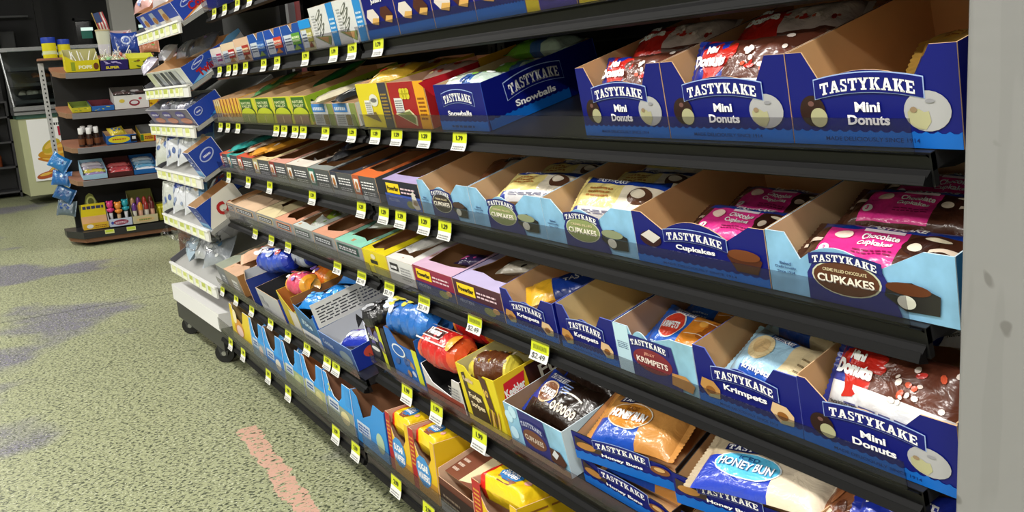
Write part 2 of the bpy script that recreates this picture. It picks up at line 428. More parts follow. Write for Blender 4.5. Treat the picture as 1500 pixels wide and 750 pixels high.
def tube(M, L, r, c, label, c2=None, dec=None, name='snack_sleeve', cat='snack', seed=0, ends='#ffffff', group=None):
    """a soft sleeve of biscuits: a lumpy round roll with gathered ends"""
    q = random.Random(seed); b = MB(); n, k = 18, 22; ph = q.uniform(0,6); vs = []; m1 = film(c); m2 = film(c2 or c)
    for i in range(k+1):
        u = -1 + 2*i/k; e = (1-abs(u)**7)**.6 * (1 + .04*math.sin(18*u+ph)); x = u*L/2
        for j in range(n):
            t = 2*math.pi*j/n; rr = r*max(e,.03)*(1+.05*math.sin(3*t+5*u+ph)); vs.append((x, rr*math.cos(t), r + rr*math.sin(t)*.95))
    for i in range(k):
        fs = [[i*n+j, (i+1)*n+j, (i+1)*n+(j+1)%n, i*n+(j+1)%n] for j in range(n)]
        b.add([vs[z] for z in range(i*n, (i+2)*n)], [[z-i*n for z in f_] for f_ in fs], m2 if abs(i-k/2) > k*.36 else m1, True)
    for e in (-1,1):
        b.add([(e*L/2*.98, 0, r)] + [(e*(L/2+.012), .6*r*math.cos(a), r+.5*r*math.sin(a*1.3)) for a in (-1,-.5,0,.5,1,2,3)], [[0,i,i+1] for i in range(1,7)], m2)
    if dec:
        F = lambda x, y, l=0: Vector((x, r*1.02*math.sin(y/r), r + r*.97*math.cos(y/r) + l*LS + .0012))
        dec(b, F, L, 2*r)
    o = b.obj(name); o.matrix_basis = M
    return tag(o, label, cat, group)
# printed art on bags ---------------------------------------------------
def dec_donuts(b, F, L, W):       # drawn near the -x end
    a = -.5*L
    b.add([F(a+.03*L,-.46*W,1),F(a+.3*L,-.05*W,1.2),F(a+.3*L,.05*W,1.2),F(a+.03*L,.46*W,1),F(a+.15*L,0,1.2)],[[0,1,4],[1,2,4],[2,3,4],[3,0,4]],film('#c8281c'))
    text(b,F,'Mini',a+.11*L,.16*W,.07*L,.13*W,WHITE,5,rot=0,bold=.05); text(b,F,'Donuts',a+.13*L,0,.15*L,.17*W,WHITE,5,bold=.06)
    q = random.Random(3)
    for i in range(16):
        x = a+.36*L+q.uniform(0,.56)*L; y = q.uniform(-.4,.4)*W
        ell(b,F,x,y,.035*L,.045*W,film(q.choice(('#f4e9e4','#c42a20','#f4e9e4','#3a1a14'))),1+.2*i,rot=q.uniform(0,3),n=8)
def rot90(F): return lambda x, y, l=0: F(-y, x, l)
# ------------------------------------------------------------------ setting
def floor_mat():
    m = bpy.data.materials.new('speckled_floor'); m.use_nodes = True; nt = m.node_tree; L = nt.links.new
    p = nt.nodes['Principled BSDF']; p.inputs['Roughness'].default_value = .42
    g = nt.nodes.new('ShaderNodeNewGeometry')
    def noise(sc, det=3, dis=0, scale=(1,1,1)):
        mp = nt.nodes.new('ShaderNodeMapping'); mp.inputs['Scale'].default_value = scale; mp.inputs['Rotation'].default_value = (0,0,R(35))
        n = nt.nodes.new('ShaderNodeTexNoise'); n.inputs['Scale'].default_value = sc; n.inputs['Detail'].default_value = det; n.inputs['Distortion'].default_value = dis
        L(g.outputs['Position'], mp.inputs['Vector']); L(mp.outputs['Vector'], n.inputs['Vector']); return n.outputs['Fac']
    def ramp(src, a, b):
        r = nt.nodes.new('ShaderNodeMapRange'); r.inputs['From Min'].default_value = a; r.inputs['From Max'].default_value = b; L(src, r.inputs['Value']); return r.outputs['Result']
    def mix(f, a, b):
        x = nt.nodes.new('ShaderNodeMix'); x.data_type = 'RGBA'
        if f is not None: L(f, x.inputs['Factor'])
        for s, i in ((a,6),(b,7)):
            if isinstance(s, str): x.inputs[i].default_value = lin(s)
            else: L(s, x.inputs[i])
        return x.outputs[2]
    def math_(op, a, b=None, v=0):
        n = nt.nodes.new('ShaderNodeMath'); n.operation = op; L(a, n.inputs[0])
        if b is not None: L(b, n.inputs[1])
        else: n.inputs[1].default_value = v
        return n.outputs[0]
    base = mix(ramp(noise(1.1,4), .56, .62), '#a1a580', '#7d7a88')          # worn grey patches in the green sheet
    base = mix(ramp(noise(5,2), .3, .7), base, mix(None, base, base))
    base = mix(ramp(noise(150,2,.5,(1,.62,1)), .525, .575), base, '#4a503c')    # dark flecks
    base = mix(ramp(noise(150,2,.3), .60, .66), base, '#c6c9ac')             # pale flecks
    sx = nt.nodes.new('ShaderNodeSeparateXYZ'); L(g.outputs['Position'], sx.inputs[0])
    X, Y = sx.outputs[0], sx.outputs[1]
    # sheet seam across the aisle
    d = math_('ABSOLUTE', math_('ADD', X, None, 4.43)); base = mix(math_('MULTIPLY', math_('LESS_THAN', d, None, .006), None, .7), base, '#3c3f33')
    d2 = math_('ABSOLUTE', math_('ADD', X, None, 3.36)); base = mix(math_('MULTIPLY', math_('LESS_THAN', d2, None, .004), None, .35), base, '#3c3f33')
    # worn streak of pink paint
    yy = math_('ADD', math_('ADD', Y, None, -.515), math_('MULTIPLY', math_('ADD', X, None, 2.1), None, .045))
    dd = math_('ADD', math_('ABSOLUTE', yy), math_('MULTIPLY', math_('ADD', noise(22,4,.5), None, -.5), None, .05))
    mk = math_('MULTIPLY', math_('LESS_THAN', dd, None, .027), math_('GREATER_THAN', X, None, -2.44))
    mk = math_('MULTIPLY', mk, math_('LESS_THAN', noise(95,2,.6,(1,.62,1)), None, .57))
    base = mix(mk, base, '#d0a490')
    L(base, p.inputs['Base Color'])
    b = nt.nodes.new('ShaderNodeBump'); b.inputs['Strength'].default_value = .25; b.inputs['Distance'].default_value = .003
    L(noise(95,2,.6,(1,.62,1)), b.inputs['Height']); L(b.outputs['Normal'], p.inputs['Normal'])
    return m
def struct(name, a, b_, m):
    b = MB(); b.box(a, b_, m); o = b.obj(name); o['kind'] = 'structure'; return o
fm_ = floor_mat()
struct('floor', (-13,-4,-.05), (2.5,5,0), fm_)
WALL = mat('#3e3e40', .8, var=.05, vscale=3)
struct('ceiling', (-13,-4,2.9), (2.5,5,2.95), mat('#8d8d88', .9))
struct('wall_right', (2.4,-4,0), (2.5,5,2.9), mat('#77756f', .8))
struct('wall_front', (-13,-4,0), (2.5,-3.9,2.9), mat('#77756f', .8))
struct('wall_back', (-13,4.9,0), (2.5,5,2.9), mat('#4a4a4a', .8))
# far wall with two dark windows
b = MB()
for y0, y1, z0, z1 in ((-4,1.28,0,2.9),(1.28,1.62,0,1.42),(1.28,1.62,1.86,2.9),(1.62,1.95,0,2.9),(1.95,2.5,0,1.42),(1.95,2.5,1.86,2.9),(2.5,5,0,2.9)):
    b.box((-12.1,y0,z0),(-12,y1,z1),WALL)
o = b.obj('wall_left'); o['kind'] = 'structure'
DG = mat('#0c1210', .12, coat=.6)
for i,(y0,y1) in enumerate(((1.28,1.62),(1.95,2.5))):
    b = MB(); b.box((-12.09,y0,1.42),(-12.06,y1,1.86),DG)
    fr = mat('#2a2a2c', .5)
    b.box((-12.05,y0,1.42),(-12,y0+.025,1.86),fr); b.box((-12.05,y1-.025,1.42),(-12,y1,1.86),fr); b.box((-12.05,y0,1.83),(-12,y1,1.86),fr); b.box((-12.05,y0,1.42),(-12,y1,1.45),fr)
    o = b.obj('window_%d' % (i+1)); o['kind'] = 'structure'
GL = mat('#d8f0e4', .4, emit=1.6); GT = mat('#3f8f7c', .4, emit=.25)  # glowing colours that stand in for reflections in the window glass
for y, z, w, lb in ((1.36,1.72,.13,'bright green-white reflection as a glowing panel on the dark window over the food case'),(2.0,1.73,.10,'small green-white reflection as a glowing panel on the window right of the white column')):
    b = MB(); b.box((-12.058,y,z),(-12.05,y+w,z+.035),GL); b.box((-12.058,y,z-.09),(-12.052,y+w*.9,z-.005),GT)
    tag(b.obj('glass_reflection'), lb, 'sign')
# painted column by the far wall and the near column
b = MB(); b.box((-11.2,1.56,0),(-11.0,1.80,2.9),mat('#e0dfdb', .7)); o = b.obj('trim_1'); o['kind'] = 'structure'
def column_mat():
    m = mat('#7c7c7b', .62, bump=.35, bscale=9, dist=.004).copy(); nt = m.node_tree; p = nt.nodes['Principled BSDF']
    tc = nt.nodes.new('ShaderNodeTexCoord')
    n = nt.nodes.new('ShaderNodeTexNoise'); n.inputs['Scale'].default_value = 38; n.inputs['Detail'].default_value = 1
    r = nt.nodes.new('ShaderNodeMapRange'); r.inputs['From Min'].default_value = .70; r.inputs['From Max'].default_value = .74
    n2 = nt.nodes.new('ShaderNodeTexNoise'); n2.inputs['Scale'].default_value = 5; mp = nt.nodes.new('ShaderNodeMapping'); mp.inputs['Scale'].default_value = (9,9,1)
    nt.links.new(tc.outputs['Object'], n.inputs['Vector']); nt.links.new(n.outputs['Fac'], r.inputs['Value'])
    nt.links.new(tc.outputs['Object'], mp.inputs['Vector']); nt.links.new(mp.outputs['Vector'], n2.inputs['Vector'])
    r2 = nt.nodes.new('ShaderNodeMapRange'); r2.inputs['From Min'].default_value = .58; r2.inputs['From Max'].default_value = .62; r2.inputs['To Max'].default_value = .5
    nt.links.new(n2.outputs['Fac'], r2.inputs['Value'])
    a = nt.nodes.new('ShaderNodeMix'); a.data_type = 'RGBA'; a.inputs[6].default_value = lin('#7c7c7b'); a.inputs[7].default_value = lin('#757574'); nt.links.new(r2.outputs['Result'], a.inputs['Factor'])
    c = nt.nodes.new('ShaderNodeMix'); c.data_type = 'RGBA'; c.inputs[7].default_value = lin('#666563'); nt.links.new(a.outputs[2], c.inputs[6]); nt.links.new(r.outputs['Result'], c.inputs['Factor'])
    nt.links.new(c.outputs[2], p.inputs['Base Color']); return m
b = MB(); b.box((-.4215,.636,0),(-.02,1.2,2.9),column_mat()); o = b.obj('trim_2'); o['kind'] = 'structure'
bv = o.modifiers.new('bevel', 'BEVEL'); bv.width = .004; bv.segments = 3

# ------------------------------------------------------------------ shelving
DECK = mat('#3a3a3d', .33, metal=.6, var=.06, vscale=5); EDGE = mat('#101011', .45); RAIL = mat('#050506', .6, spec=.18)
RAILL = mat('#0e0e0f', .6, spec=.15)
ZL = dict(S6=1.107, S5=.943, S4=.784, S3=.633, S2=.489, R1=.308, L1=.282, S0=.132)
def make_section(x0, x1, keys, label, left):
    g = thing('shelving_unit', label, 'shelves', Matrix.Translation((x0, 1.0, 0)), 'black shelving sections in the snack aisle'); o0 = Vector((x0,1.0,0))
    w = x1 - x0
    b = MB(); b.box((0,.0,.1),(w,.02,1.34),mat('#0d0d0e',.7)); 
    for i in range(1,9): b.box((0,-.003,.1+i*.14),(w,0,.104+i*.14),BLACK)
    b.obj('back_panel', g)
    for xx in (.0, w-.03):
        b = MB(); b.box((xx,-.03,.04),(xx+.03,-.003,1.36),CHAR)
        for i in range(40): b.box((xx+.012,-.0315,.1+i*.03),(xx+.018,-.0295,.112+i*.03),BLACK)
        b.obj('upright', g)
    b = MB(); b.box((0,-.33,.03),(w,-.31,.135),BLACK); b.box((0,-.33,.105),(w,0,.13),BLACK); b.obj('kick_plate', g)
    for key in keys:
        f = S[key]; M = Matrix.Translation(-o0) @ f.M(0); MI = M
        dep = .31 if key != 'S0' else .385
        b = MB()
        for s_ in ((.002,-.006,-.018,.0),):
            b.box((x0+.002,-.006,-.016),(x1-.002,dep,0),DECK,M)
        b.box((x0+.002,-.006,-.03),(x1-.002,.0,-.001),EDGE,M)
        sh = b.obj('shelf', g)
        # price rail: concave channel under the front edge (profile in y,z from its lower edge)
        y, z = f.y - 1.0, ZL[key]; hh = f.z - z
        pr_ = [(-.001,hh-.009),(-.007,hh-.003),(-.0095,hh*.9),(-.003,hh*.84),(.0,hh*.62),(-.002,hh*.42),(-.007,hh*.24),(-.011,hh*.1),(-.010,0),(.002,-.002),(-.001,.004)]
        b = MB(); b.extr([(y+a, z+c) for a, c in pr_], .004, w-.004, RAIL)
        b.extr([(y-.0117,z+.001),(y-.0085,z+hh*.3),(y-.0081,z+hh*.3),(y-.0105,z+.001)], .004, w-.004, RAILL)
        b.obj('price_rail', sh)
        b = MB(); hf = .031 if key != 'S0' else .04
        b.box((x0+.006,-.0125,.001),(x1-.012,-.011,hf),FENCE,M)
        b.obj('clear_fence', sh)
        for e in (x0+.004, x1-.008):
            b = MB(); pts = [(.0,-.017),(dep-.02,-.017),(dep-.02,-.05),(dep-.1,-.045),(.03,-.026)]
            b.prism(pts, lambda a, c: M @ Vector((e, a, c)), (-1,0,0), -.003, EDGE); b.obj('shelf_bracket', sh)
        if key == 'L1':
            b = MB(); b.cyl((w-.001,y+.05,z+.012),(w+.002,y+.05,z+.012),.006,mat('#8a7a4a',.4)); b.obj('end_plug', sh)
    return g
GL_ = make_section(-2.908, -1.694, ('S6','S5','S4','S3','S2','L1','S0'), 'left black shelving section, its bottom shelf stepping out above the casters', True)
GR_ = make_section(-1.684, -.468, ('S6','S5','S4','S3','S2','R1','S0'), 'right black shelving section ending at the grey painted column', False)
# swivel casters under the rack and the left section
def caster(x, y, label):
    t = thing('caster', label, 'wheel', Matrix.Translation((x, y, 0)) @ Matrix.Rotation(R(52), 4, 'Z'), 'casters under the shelving')
    b = MB(); b.cyl((0,-.014,.034),(0,.014,.034),.034,mat('#0f0f10',.5),20); b.obj('wheel', t)
    b = MB(); b.cyl((0,-.0205,.034),(0,.0205,.034),.008,mat('#a8a8a8',.3,.8)); b.obj('axle', t)
    b = MB()
    for s_ in (-.019,.016): b.prism([(-.012,.026),(.012,.026),(.024,.071),(-.024,.071)], lambda a, c: (a, s_, c), (0,-1,0), .003, mat('#4a4a4c',.35,.5))
    b.box((-.028,-.028,.071),(.028,.028,.077),CHAR); b.obj('fork', t)
    return t
caster(-3.115, .645, 'black caster wheel between the white rack base and the left shelving section')
caster(-3.60, .632, 'black caster wheel under the far left corner of the white rack base')

# ------------------------------------------------------------------ white-based side rack at the left end of the shelving
RW = mat('#e0e0df', .45); RT = Matrix.Translation((-2.935, .615, 0)) @ Matrix.Rotation(R(2.1), 4, 'Z')
rack = thing('side_rack', 'white-fronted rack with tilted snack shelves at the left end of the shelving', 'rack', RT)
b = MB(); b.box((-.66,-.012,.148),(-.02,.33,.20),RW); b.box((-.66,-.012,.2),(-.02,.33,.206),mat('#e2e2e0',.4)); b.obj('white_base', rack)
b = MB(); b.box((-.655,-.004,.078),(-.03,.33,.148),CHAR); b.obj('dark_skirt', rack)
b = MB(); b.box((-.64,.3,.2),(-.0,.32,1.3),mat('#2b2b2d',.6)); b.obj('back_panel', rack)
RZ = [1.085, .895, .770, .612, .445, .262]
def rM(i, x=0, d=0, h=0, yaw=0, pitch=0, roll=0):
    return (RT @ Matrix.Translation((0,0,RZ[i]+.03)) @ Matrix.Rotation(R(30),4,'X') @ Matrix.Translation((x,d,h)) @ Euler((R(pitch),R(roll),R(yaw)),'XYZ').to_matrix().to_4x4())
for i, z in enumerate(RZ):
    M = RT.inverted() @ rM(i); b = MB()
    b.box((-.62,-.004,-.012),(-.005,.29,0),mat('#9a9a96',.4),M); b.box((-.62,-.004,-.012),(-.615,.29,.02),mat('#55555a',.4),M); sh = b.obj('shelf', rack)
    b = MB(); b.box((-.625,-.012,z-.002),(-.002,-.006,z+.034),mat('#dededa',.4)); b.box((-.625,-.016,z+.03),(-.002,-.006,z+.036),mat('#f0f0ee',.35))
    q = random.Random(i)
    x = -.6
    sp = b.obj('label_strip', rack)
    while x < -.06:
        w = q.uniform(.04,.07); b2 = MB(); b2.box((x,-.0135,z+.002),(x+w,-.0125,z+.028),mat('#e8ecc8',.5)); b2.box((x+.004,-.0142,z+.013),(x+w-.006,-.0134,z+.027),mat(q.choice(('#b4be5a','#c9cf7a','#d9dba8')),.5)); b2.obj('paper_tag', sp); x += w + q.uniform(.01,.04)
# crumpled clear film hanging over the lowest rack shelf
b = MB(); q = random.Random(4); n = 12; vs = []
for i in range(n+1):
    for j in range(n+1):
        vs.append(rM(5) @ Vector((-.60+.5*i/n + q.uniform(-.015,.015), .03+.16*j/n + q.uniform(-.012,.012), .105 + .018*math.sin(i*1.7+j)+q.uniform(-.012,.02))))
b.add(vs, [[i*(n+1)+j,(i+1)*(n+1)+j,(i+1)*(n+1)+j+1,i*(n+1)+j+1] for i in range(n) for j in range(n)], CLING, False)
tag(b.obj('plastic_wrap'), 'crumpled clear plastic wrap heaped on the lowest shelf of the white rack', 'wrap')

# ------------------------------------------------------------------ lamps and camera
LM = mat('#ffffff', .5, emit=3)
def lamp(x, y, sx, sy, pw, label):
    t = thing('ceiling_light', label, 'light', Matrix.Translation((x,y,2.9)), 'ceiling lights')
    b = MB(); b.box((-sx/2-.03,-sy/2-.03,-.06),(sx/2+.03,sy/2+.03,-.001),mat('#d0d0d0',.5)); b.obj('housing', t)
    b = MB(); b.box((-sx/2,-sy/2,-.066),(sx/2,sy/2,-.061),LM); b.obj('diffuser', t)
    l = bpy.data.lights.new('tube_glow', 'AREA'); l.shape = 'RECTANGLE'; l.size = sx; l.size_y = sy; l.energy = pw; l.color = (1,.97,.92)
    o = bpy.data.objects.new('tube_glow', l); C.objects.link(o); o.parent = t; o.location = (0,0,-.075)
for k, (x, n) in enumerate(((1.5,'nearest'),(-.5,'second'),(-2.6,'third'),(-4.8,'fourth'),(-7.6,'farthest'))):
    lamp(x,-.95,1.3,.35,[150,70,75,75,105][k],'%s fluorescent ceiling light of the row over the aisle' % n)
    lamp(x,-3.1,1.3,.35,[130,120,90,60,50][k],'%s fluorescent ceiling light of the row by the front wall' % n)
for x, n in ((-2.4,'right'),(-5.4,'left')):  # unseen lamps added to brighten what shows behind the shelving
    lamp(x,2.3,1.3,.35,75,'%s added ceiling light over the aisle behind the shelving' % n)
W = bpy.data.worlds.new('dim_store'); bpy.context.scene.world = W; W.use_nodes = True
W.node_tree.nodes['Background'].inputs[0].default_value = (.9,.95,1,1); W.node_tree.nodes['Background'].inputs[1].default_value = .12
cd = bpy.data.cameras.new('camera'); cam = bpy.data.objects.new('camera', cd); C.objects.link(cam)
cd.sensor_width = 36; cd.lens = 36*1347/1500; cd.clip_start = .02
rx, ry, rz = (.50977999,.13375416,-.84984362), (.85734354,-.16087595,.48895908), (-.07131909,-.9778695,-.1966846)
cam.matrix_world = Matrix(((rx[0],-rx[1],-rx[2],0),(ry[0],-ry[1],-ry[2],0),(rz[0],-rz[1],-rz[2],.9),(0,0,0,1)))
sc = bpy.context.scene; sc.camera = cam
sc.view_settings.view_transform = 'Standard'; sc.view_settings.look = 'None'; sc.view_settings.gamma = 1; sc.view_settings.use_curve_mapping = False
sc.view_settings.exposure = -0.72
# ================================================================== upper shelves
BX = {}      # short descriptions of what stands above each stretch of rail, for the price tags
def note(sh, x, w, s): BX.setdefault(sh, []).append((x, x+w, s))
cyc = lambda *c: [c[i % len(c)] for i in range(40)]

# ---- top shelf (mostly above the frame)
for i,(x,w,lb) in enumerate(((-2.90,.3,'blue snack box at the far left of the topmost visible shelf'),(-2.59,.3,'second blue snack box from the left on the topmost visible shelf'),(-2.28,.3,'third blue snack box from the left on the topmost visible shelf'))):
    carton('S6',x+.004,w-.008,.22,.08,lb,'snack_carton','box',front=pr('#1c2f86'),group='blue boxes on the topmost shelf',
           fdec=lambda b,F,w_,h_,i=i: (scrib(['#b9c6dc','#6f8fc0','#7f9a4e','#c5b2b4'],i+3,9)(b,lambda x_,y_,l=0: F(x_+w_/2,y_+h_/2,l),w_,h_)), edge=WHITE, inn=KL)
    note('S6',x,w,['leftmost','second','third'][i]+' topmost blue box')
# ---- small blue boxes, white cartons and sandwich cake boxes
def notch(w,h): return [(0,0),(w,0),(w,h),(.66*w,h),(.55*w,.72*h),(.42*w,h),(0,h)]
def f_small(c1, c2, c3):
    def fd(b,F,w,h):
        quad(b,F,.06*w,.1*h,.5*w,.66*h,pr('#c9d2da'),1); squig(b,F,.1*w,.3*h,.46*w,.6*h,pr('#52607c'),2,3,3)
        quad(b,F,.5*w,.28*h,.95*w,.68*h,pr(c1),2); pg(b,F,[(.5*w,.1*h),(.9*w,.1*h),(.7*w,.3*h)],pr(c2),3); squig(b,F,.53*w,.38*h,.92*w,.6*h,pr(c3),3,2,5,.7)
    return fd
x5 = [(-2.90,.13,.052,'#d9cfc9','low pink and white box at the left end of the second visible shelf','pink and white low box'),
      (-2.765,.15,.058,'#dcc7a8','cream box with a red patch beside the low pink box','cream box with a red patch'),
      (-2.612,.145,.062,'#d8b79a','tan and white box with red lettering left of the small blue boxes','tan box beside the blue ones'),
      (-2.464,.146,.064,'#1a4fa0','small blue box with a pale label, leftmost of the notched blue boxes','leftmost notched blue box'),
      (-2.315,.14,.064,'#1d4aa6','small blue notched box with a red patch, middle of three','notched blue box with red patch'),
      (-2.172,.135,.064,'#1b4c9c','small blue notched box with a green patch, right of the red-patched one','notched blue box with green patch'),
      (-2.035,.078,.066,'#c3bc93','narrow food-picture box with a bright blue top beside the white cartons','narrow box with a bright blue top')]
pal = [('#b0305a','#e8e0da','#ffffff'),('#b8302a','#b98a52','#ffffff'),('#a8372c','#8a5a3a','#e8d6a8'),('#2c5fae','#7f9c4a','#9fc0e8'),('#d2432c','#c97a3a','#f2d0b8'),('#5f9c3a','#86a84c','#d2e8b0'),('#a8a34c','#7a2c22','#e8e4c0')]
for (x,w,h,c,lb,sh_),p in zip(x5,pal):
    top_ = c == '#c3bc93'
    def fd(b,F,w_,h_,p=p,top_=top_):
        f_small(*p)(b,F,w_,h_)
        if top_: quad(b,F,0,.72*h_,w_,h_,pr('#1f8fd8'),4)
    carton('S5',x,w-.003,.2,h,lb,'snack_carton','box',front=pr(c),fprof=notch(w-.003,h) if c.startswith('#1') else None,fdec=fd,inn=KL,edge=WHITE,hs=(h,h*.9)); note('S5',x,w,sh_)
def f_white(b,F,w,h):
    quad(b,F,.74*w,0,w,h,pr('#2a86c8'),1); text(b,F,'BAR',.87*w,.5*h,.3*h,.13*w,pr('#cfe6f4'),2,rot=R(90))
    text(b,F,'Salad',.42*w,.66*h,.62*h,.24*w,pr('#5a5f5c'),2,rot=R(76),bold=0); squig(b,F,.08*w,.25*h,.24*w,.85*h,pr('#9a9c9e'),2,8,4,.35)
    pg(b,F,[(.05*w,.3*h),(.7*w,.26*h),(.62*w,.04*h)],pr('#7d8a52'),2); pg(b,F,[(.2*w,.27*h),(.6*w,.25*h),(.55*w,.1*h)],pr('#b58a5a'),3)
def f_white2(b,F,w,h):
    quad(b,F,.74*w,0,w,h,pr('#2a86c8'),1)
    for i in range(5):
        t=i*.11*h+.35*h; ell(b,F,(.36+.05*(i%2))*w,t,.15*w,.05*h,pr('#63685f'),2+.2*i,rot=.5,n=12); ell(b,F,(.36+.05*(i%2))*w,t,.1*w,.03*h,pr('#d4d4d0'),2.1+.2*i,rot=.5,n=12)
    squig(b,F,.08*w,.3*h,.22*w,.85*h,pr('#9a9c9e'),2,8,4,.35)
    pg(b,F,[(.05*w,.3*h),(.7*w,.26*h),(.62*w,.04*h)],pr('#7d8a52'),2); pg(b,F,[(.2*w,.27*h),(.6*w,.25*h),(.55*w,.1*h)],pr('#b58a5a'),3)
    squig(b,F,.78*w,.3*h,.96*w,.7*h,pr('#cfe6f4'),2,4,2)
for x,w,lb,s_ in ((-1.955,.15,'white carton with grey script and a blue edge, left of its twin','left white carton'),(-1.805,.145,'white carton with grey script and a blue edge beside the dark blue cake boxes','right white carton')):
    carton('S5',x,w-.003,.2,.085,lb,'snack_carton','box',front=pr('#d3d4d2'),fdec=f_white2,inn=KL,edge=WHITE,group='white cartons'); note('S5',x,w,s_)
for i,(x,lb) in enumerate(((-1.655,'dark blue sandwich cake box next to the white cartons'),(-1.513,'second dark blue sandwich cake box from the white cartons'),(-1.372,'third dark blue sandwich cake box from the white cartons'),(-1.232,'fourth dark blue sandwich cake box, beside the yellow strip'))):
    carton('S5',x,.138,.2,.105,lb,'cake_box','box',fdec=blue_front(('Juniors',),art_jun,ly=.8,lh=.12,lw=.62,since=False,ws=(.36,),wh=.09),group='dark blue sandwich cake boxes'); note('S5',x,.14,['first','second','third','fourth'][i]+' dark blue cake box from the white cartons')
carton('S5',-1.0925,.031,.2,.1,'narrow yellow box end beside the sandwich cake boxes','snack_carton','box',front=pr('#d3bf22'))
carton('S5',-1.06,.085,.2,.1,'purple and blue box right of the narrow yellow box','snack_carton','box',front=pr('#3d2f86'),fdec=blocks(5,['#23479c','#5a4aa0','#8a3a7c'],5))
carton('S5',-.97,.05,.2,.1,'yellow box right of the purple box on the second visible shelf','snack_carton','box',front=pr('#d9c62a'))
carton('S5',-.915,.12,.2,.1,'white box near the right end of the second visible shelf','snack_carton','box',front=pr('#dcdad6'),fdec=blocks(8,['#7a5aa0','#c9c4d4'],4))

# ---- donut shelf
def f_stripe(b,F,w,h):
    for i in range(3): quad(b,F,(.05+.34*i)*w,0,(.14+.34*i)*w,h,pr('#8d4a24'),1); ell(b,F,(.25+.33*i)*w,.55*h,.08*w,.2*h,pr('#e0c23a'),2)
    quad(b,F,0,0,w,.22*h,pr('#b9b08a'),2)
ld = [(-2.905,.075,'#d8cf9c','pale yellow box at the left end of the donut shelf',.064),(-2.828,.115,'#dfa844','orange and yellow striped box, second on the donut shelf from the left',.066),(-2.71,.108,'#dfa844','orange and yellow striped box left of the green granola boxes',.068)]
for x,w,c,lb,h in ld:
    carton('S4',x,w-.003,.24,h,lb,'snack_carton','box',front=pr(c),fdec=f_stripe,inn=KL,hs=(h,h)); note('S4',x,w,'pale yellow box' if 'pale' in lb else 'left striped box' if 'second' in lb else 'right striped box')
nvl = ['first','second','third','fourth']
for i,(x,w,c) in enumerate(((-2.6,.158,'#8d9c5a'),(-2.441,.16,'#b6c22c'),(-2.28,.142,'#9a7a62'),(-2.137,.13,'#9a7a62'))):
    def rd(b,F,d,h):
        quad(b,F,0,.1*h,d,h,pr('#8fae2a'),1); text(b,F,'NATURE VALLEY',.5*d,.62*h,.9*d,.44*h,pr('#173d14'),2,bold=.04)
    carton('S4',x,w-.003,.24,.066,'green and yellow granola bar box, %s of the row counted from the left' % nvl[i],'granola_box','box',front=pr('#c3c52c'),side=pr('#c9a63a'),fdec=nv_front(c),rdec=rd if i==3 else None,inn=KL,group='granola bar boxes'); note('S4',x,w,'%s green granola bar box' % nvl[i])
q = random.Random(11)
gcol = ['#d9d4a8','#2c7a34','#c9d08a','#e8e2c4','#5f9c3f','#d8a94a']
for i,(x,d,h,yaw,c,lb) in enumerate(((-2.53,.1,.05,70,'#3f7a40','dark green wrapped bar standing proud of the first granola box'),(-2.36,.10,.035,80,'#cfd39a','cream and green bar wrapper lying in the second granola box'),(-2.2,.12,.035,84,'#dcd8b4','pale granola bar wrapper in the third granola box'),(-2.21,.17,.06,75,'#1f7a3a','big green wrapper lying across the third granola box'),(-2.07,.12,.04,86,'#7d9a4a','olive wrapped bar in the fourth granola box'),(-2.47,.17,.05,75,'#e9a23a','orange and white wrapper at the back of the first granola box'))):
    pack(S['S4'].M(x,d,h,yaw,0,10*(i%3-1)),.15,.05,.018,one(c),lb,dec=scrib(gcol,i,8),name='granola_bar',cat='snack bar',seed=i,nu=14,nv=8)
for x,w,lb,s_ in ((-1.995,.136,'small blue-topped white snack box right of the granola boxes','left small blue-topped box'),(-1.858,.13,'small blue-topped white snack box beside the tall yellow box','right small blue-topped box')):
    def fd(b,F,w_,h_):
        quad(b,F,0,.62*h_,.62*w_,h_,pr('#3f7fc4'),1); squig(b,F,.06*w_,.7*h_,.56*w_,.9*h_,pr('#d3e0ee'),2,1,3,.7); squig(b,F,.08*w_,.1*h_,.45*w_,.55*h_,pr('#7d8084'),2,5,4); quad(b,F,.5*w_,.05*h_,.72*w_,.5*h_,pr('#7a6a3e'),2); quad(b,F,.74*w_,.0*h_,w_,h_,pr('#7f8d4a'),1)
    carton('S4',x,w-.004,.22,.047,lb,'snack_carton','box',front=pr('#c3c6c8'),fdec=fd,inn=KL); note('S4',x,w,s_)
pack(S['S4'].M(-1.9,.06,.044,75),.14,.05,.02,one('#d8cfb4'),'cream wrapper poking out of the small blue-topped boxes',name='granola_bar',cat='snack bar',seed=5)
pack(S['S4'].M(-1.79,.06,.044,80),.13,.05,.02,one('#25282c'),'black and white wrapper poking out beside the tall yellow box',dec=scrib(['#d8d8d4','#8a8d8f'],4,6),name='granola_bar',cat='snack bar',seed=6)
def f_yel(b,F,w,h):
    quad(b,F,.74*w,0,w,h,pr('#3a3a44'),1); ell(b,F,.52*w,.62*h,.14*w,.14*h,pr('#d8d8c8'),2); ell(b,F,.52*w,.62*h,.1*w,.05*h,pr('#6a6a6a'),3); quad(b,F,.2*w,.3*h,.42*w,.62*h,pr('#e2e2dc'),2); squig(b,F,.22*w,.32*h,.4*w,.6*h,pr('#6a6a66'),3,6,3,.4)
    pg(b,F,[(.1*w,.28*h),(.62*w,.12*h),(.5*w,.36*h)],pr('#75613a'),2); squig(b,F,.78*w,.2*h,.96*w,.8*h,pr('#a88a3a'),2,8,2)
carton('S4',-1.705,.147,.2,.083,'tall yellow box with a dark right edge, left of the red and yellow box','snack_carton','box',front=pr('#d6c623'),fdec=f_yel,inn=KP,hs=(.083,.075)); note('S4',-1.705,.147,'tall yellow box')
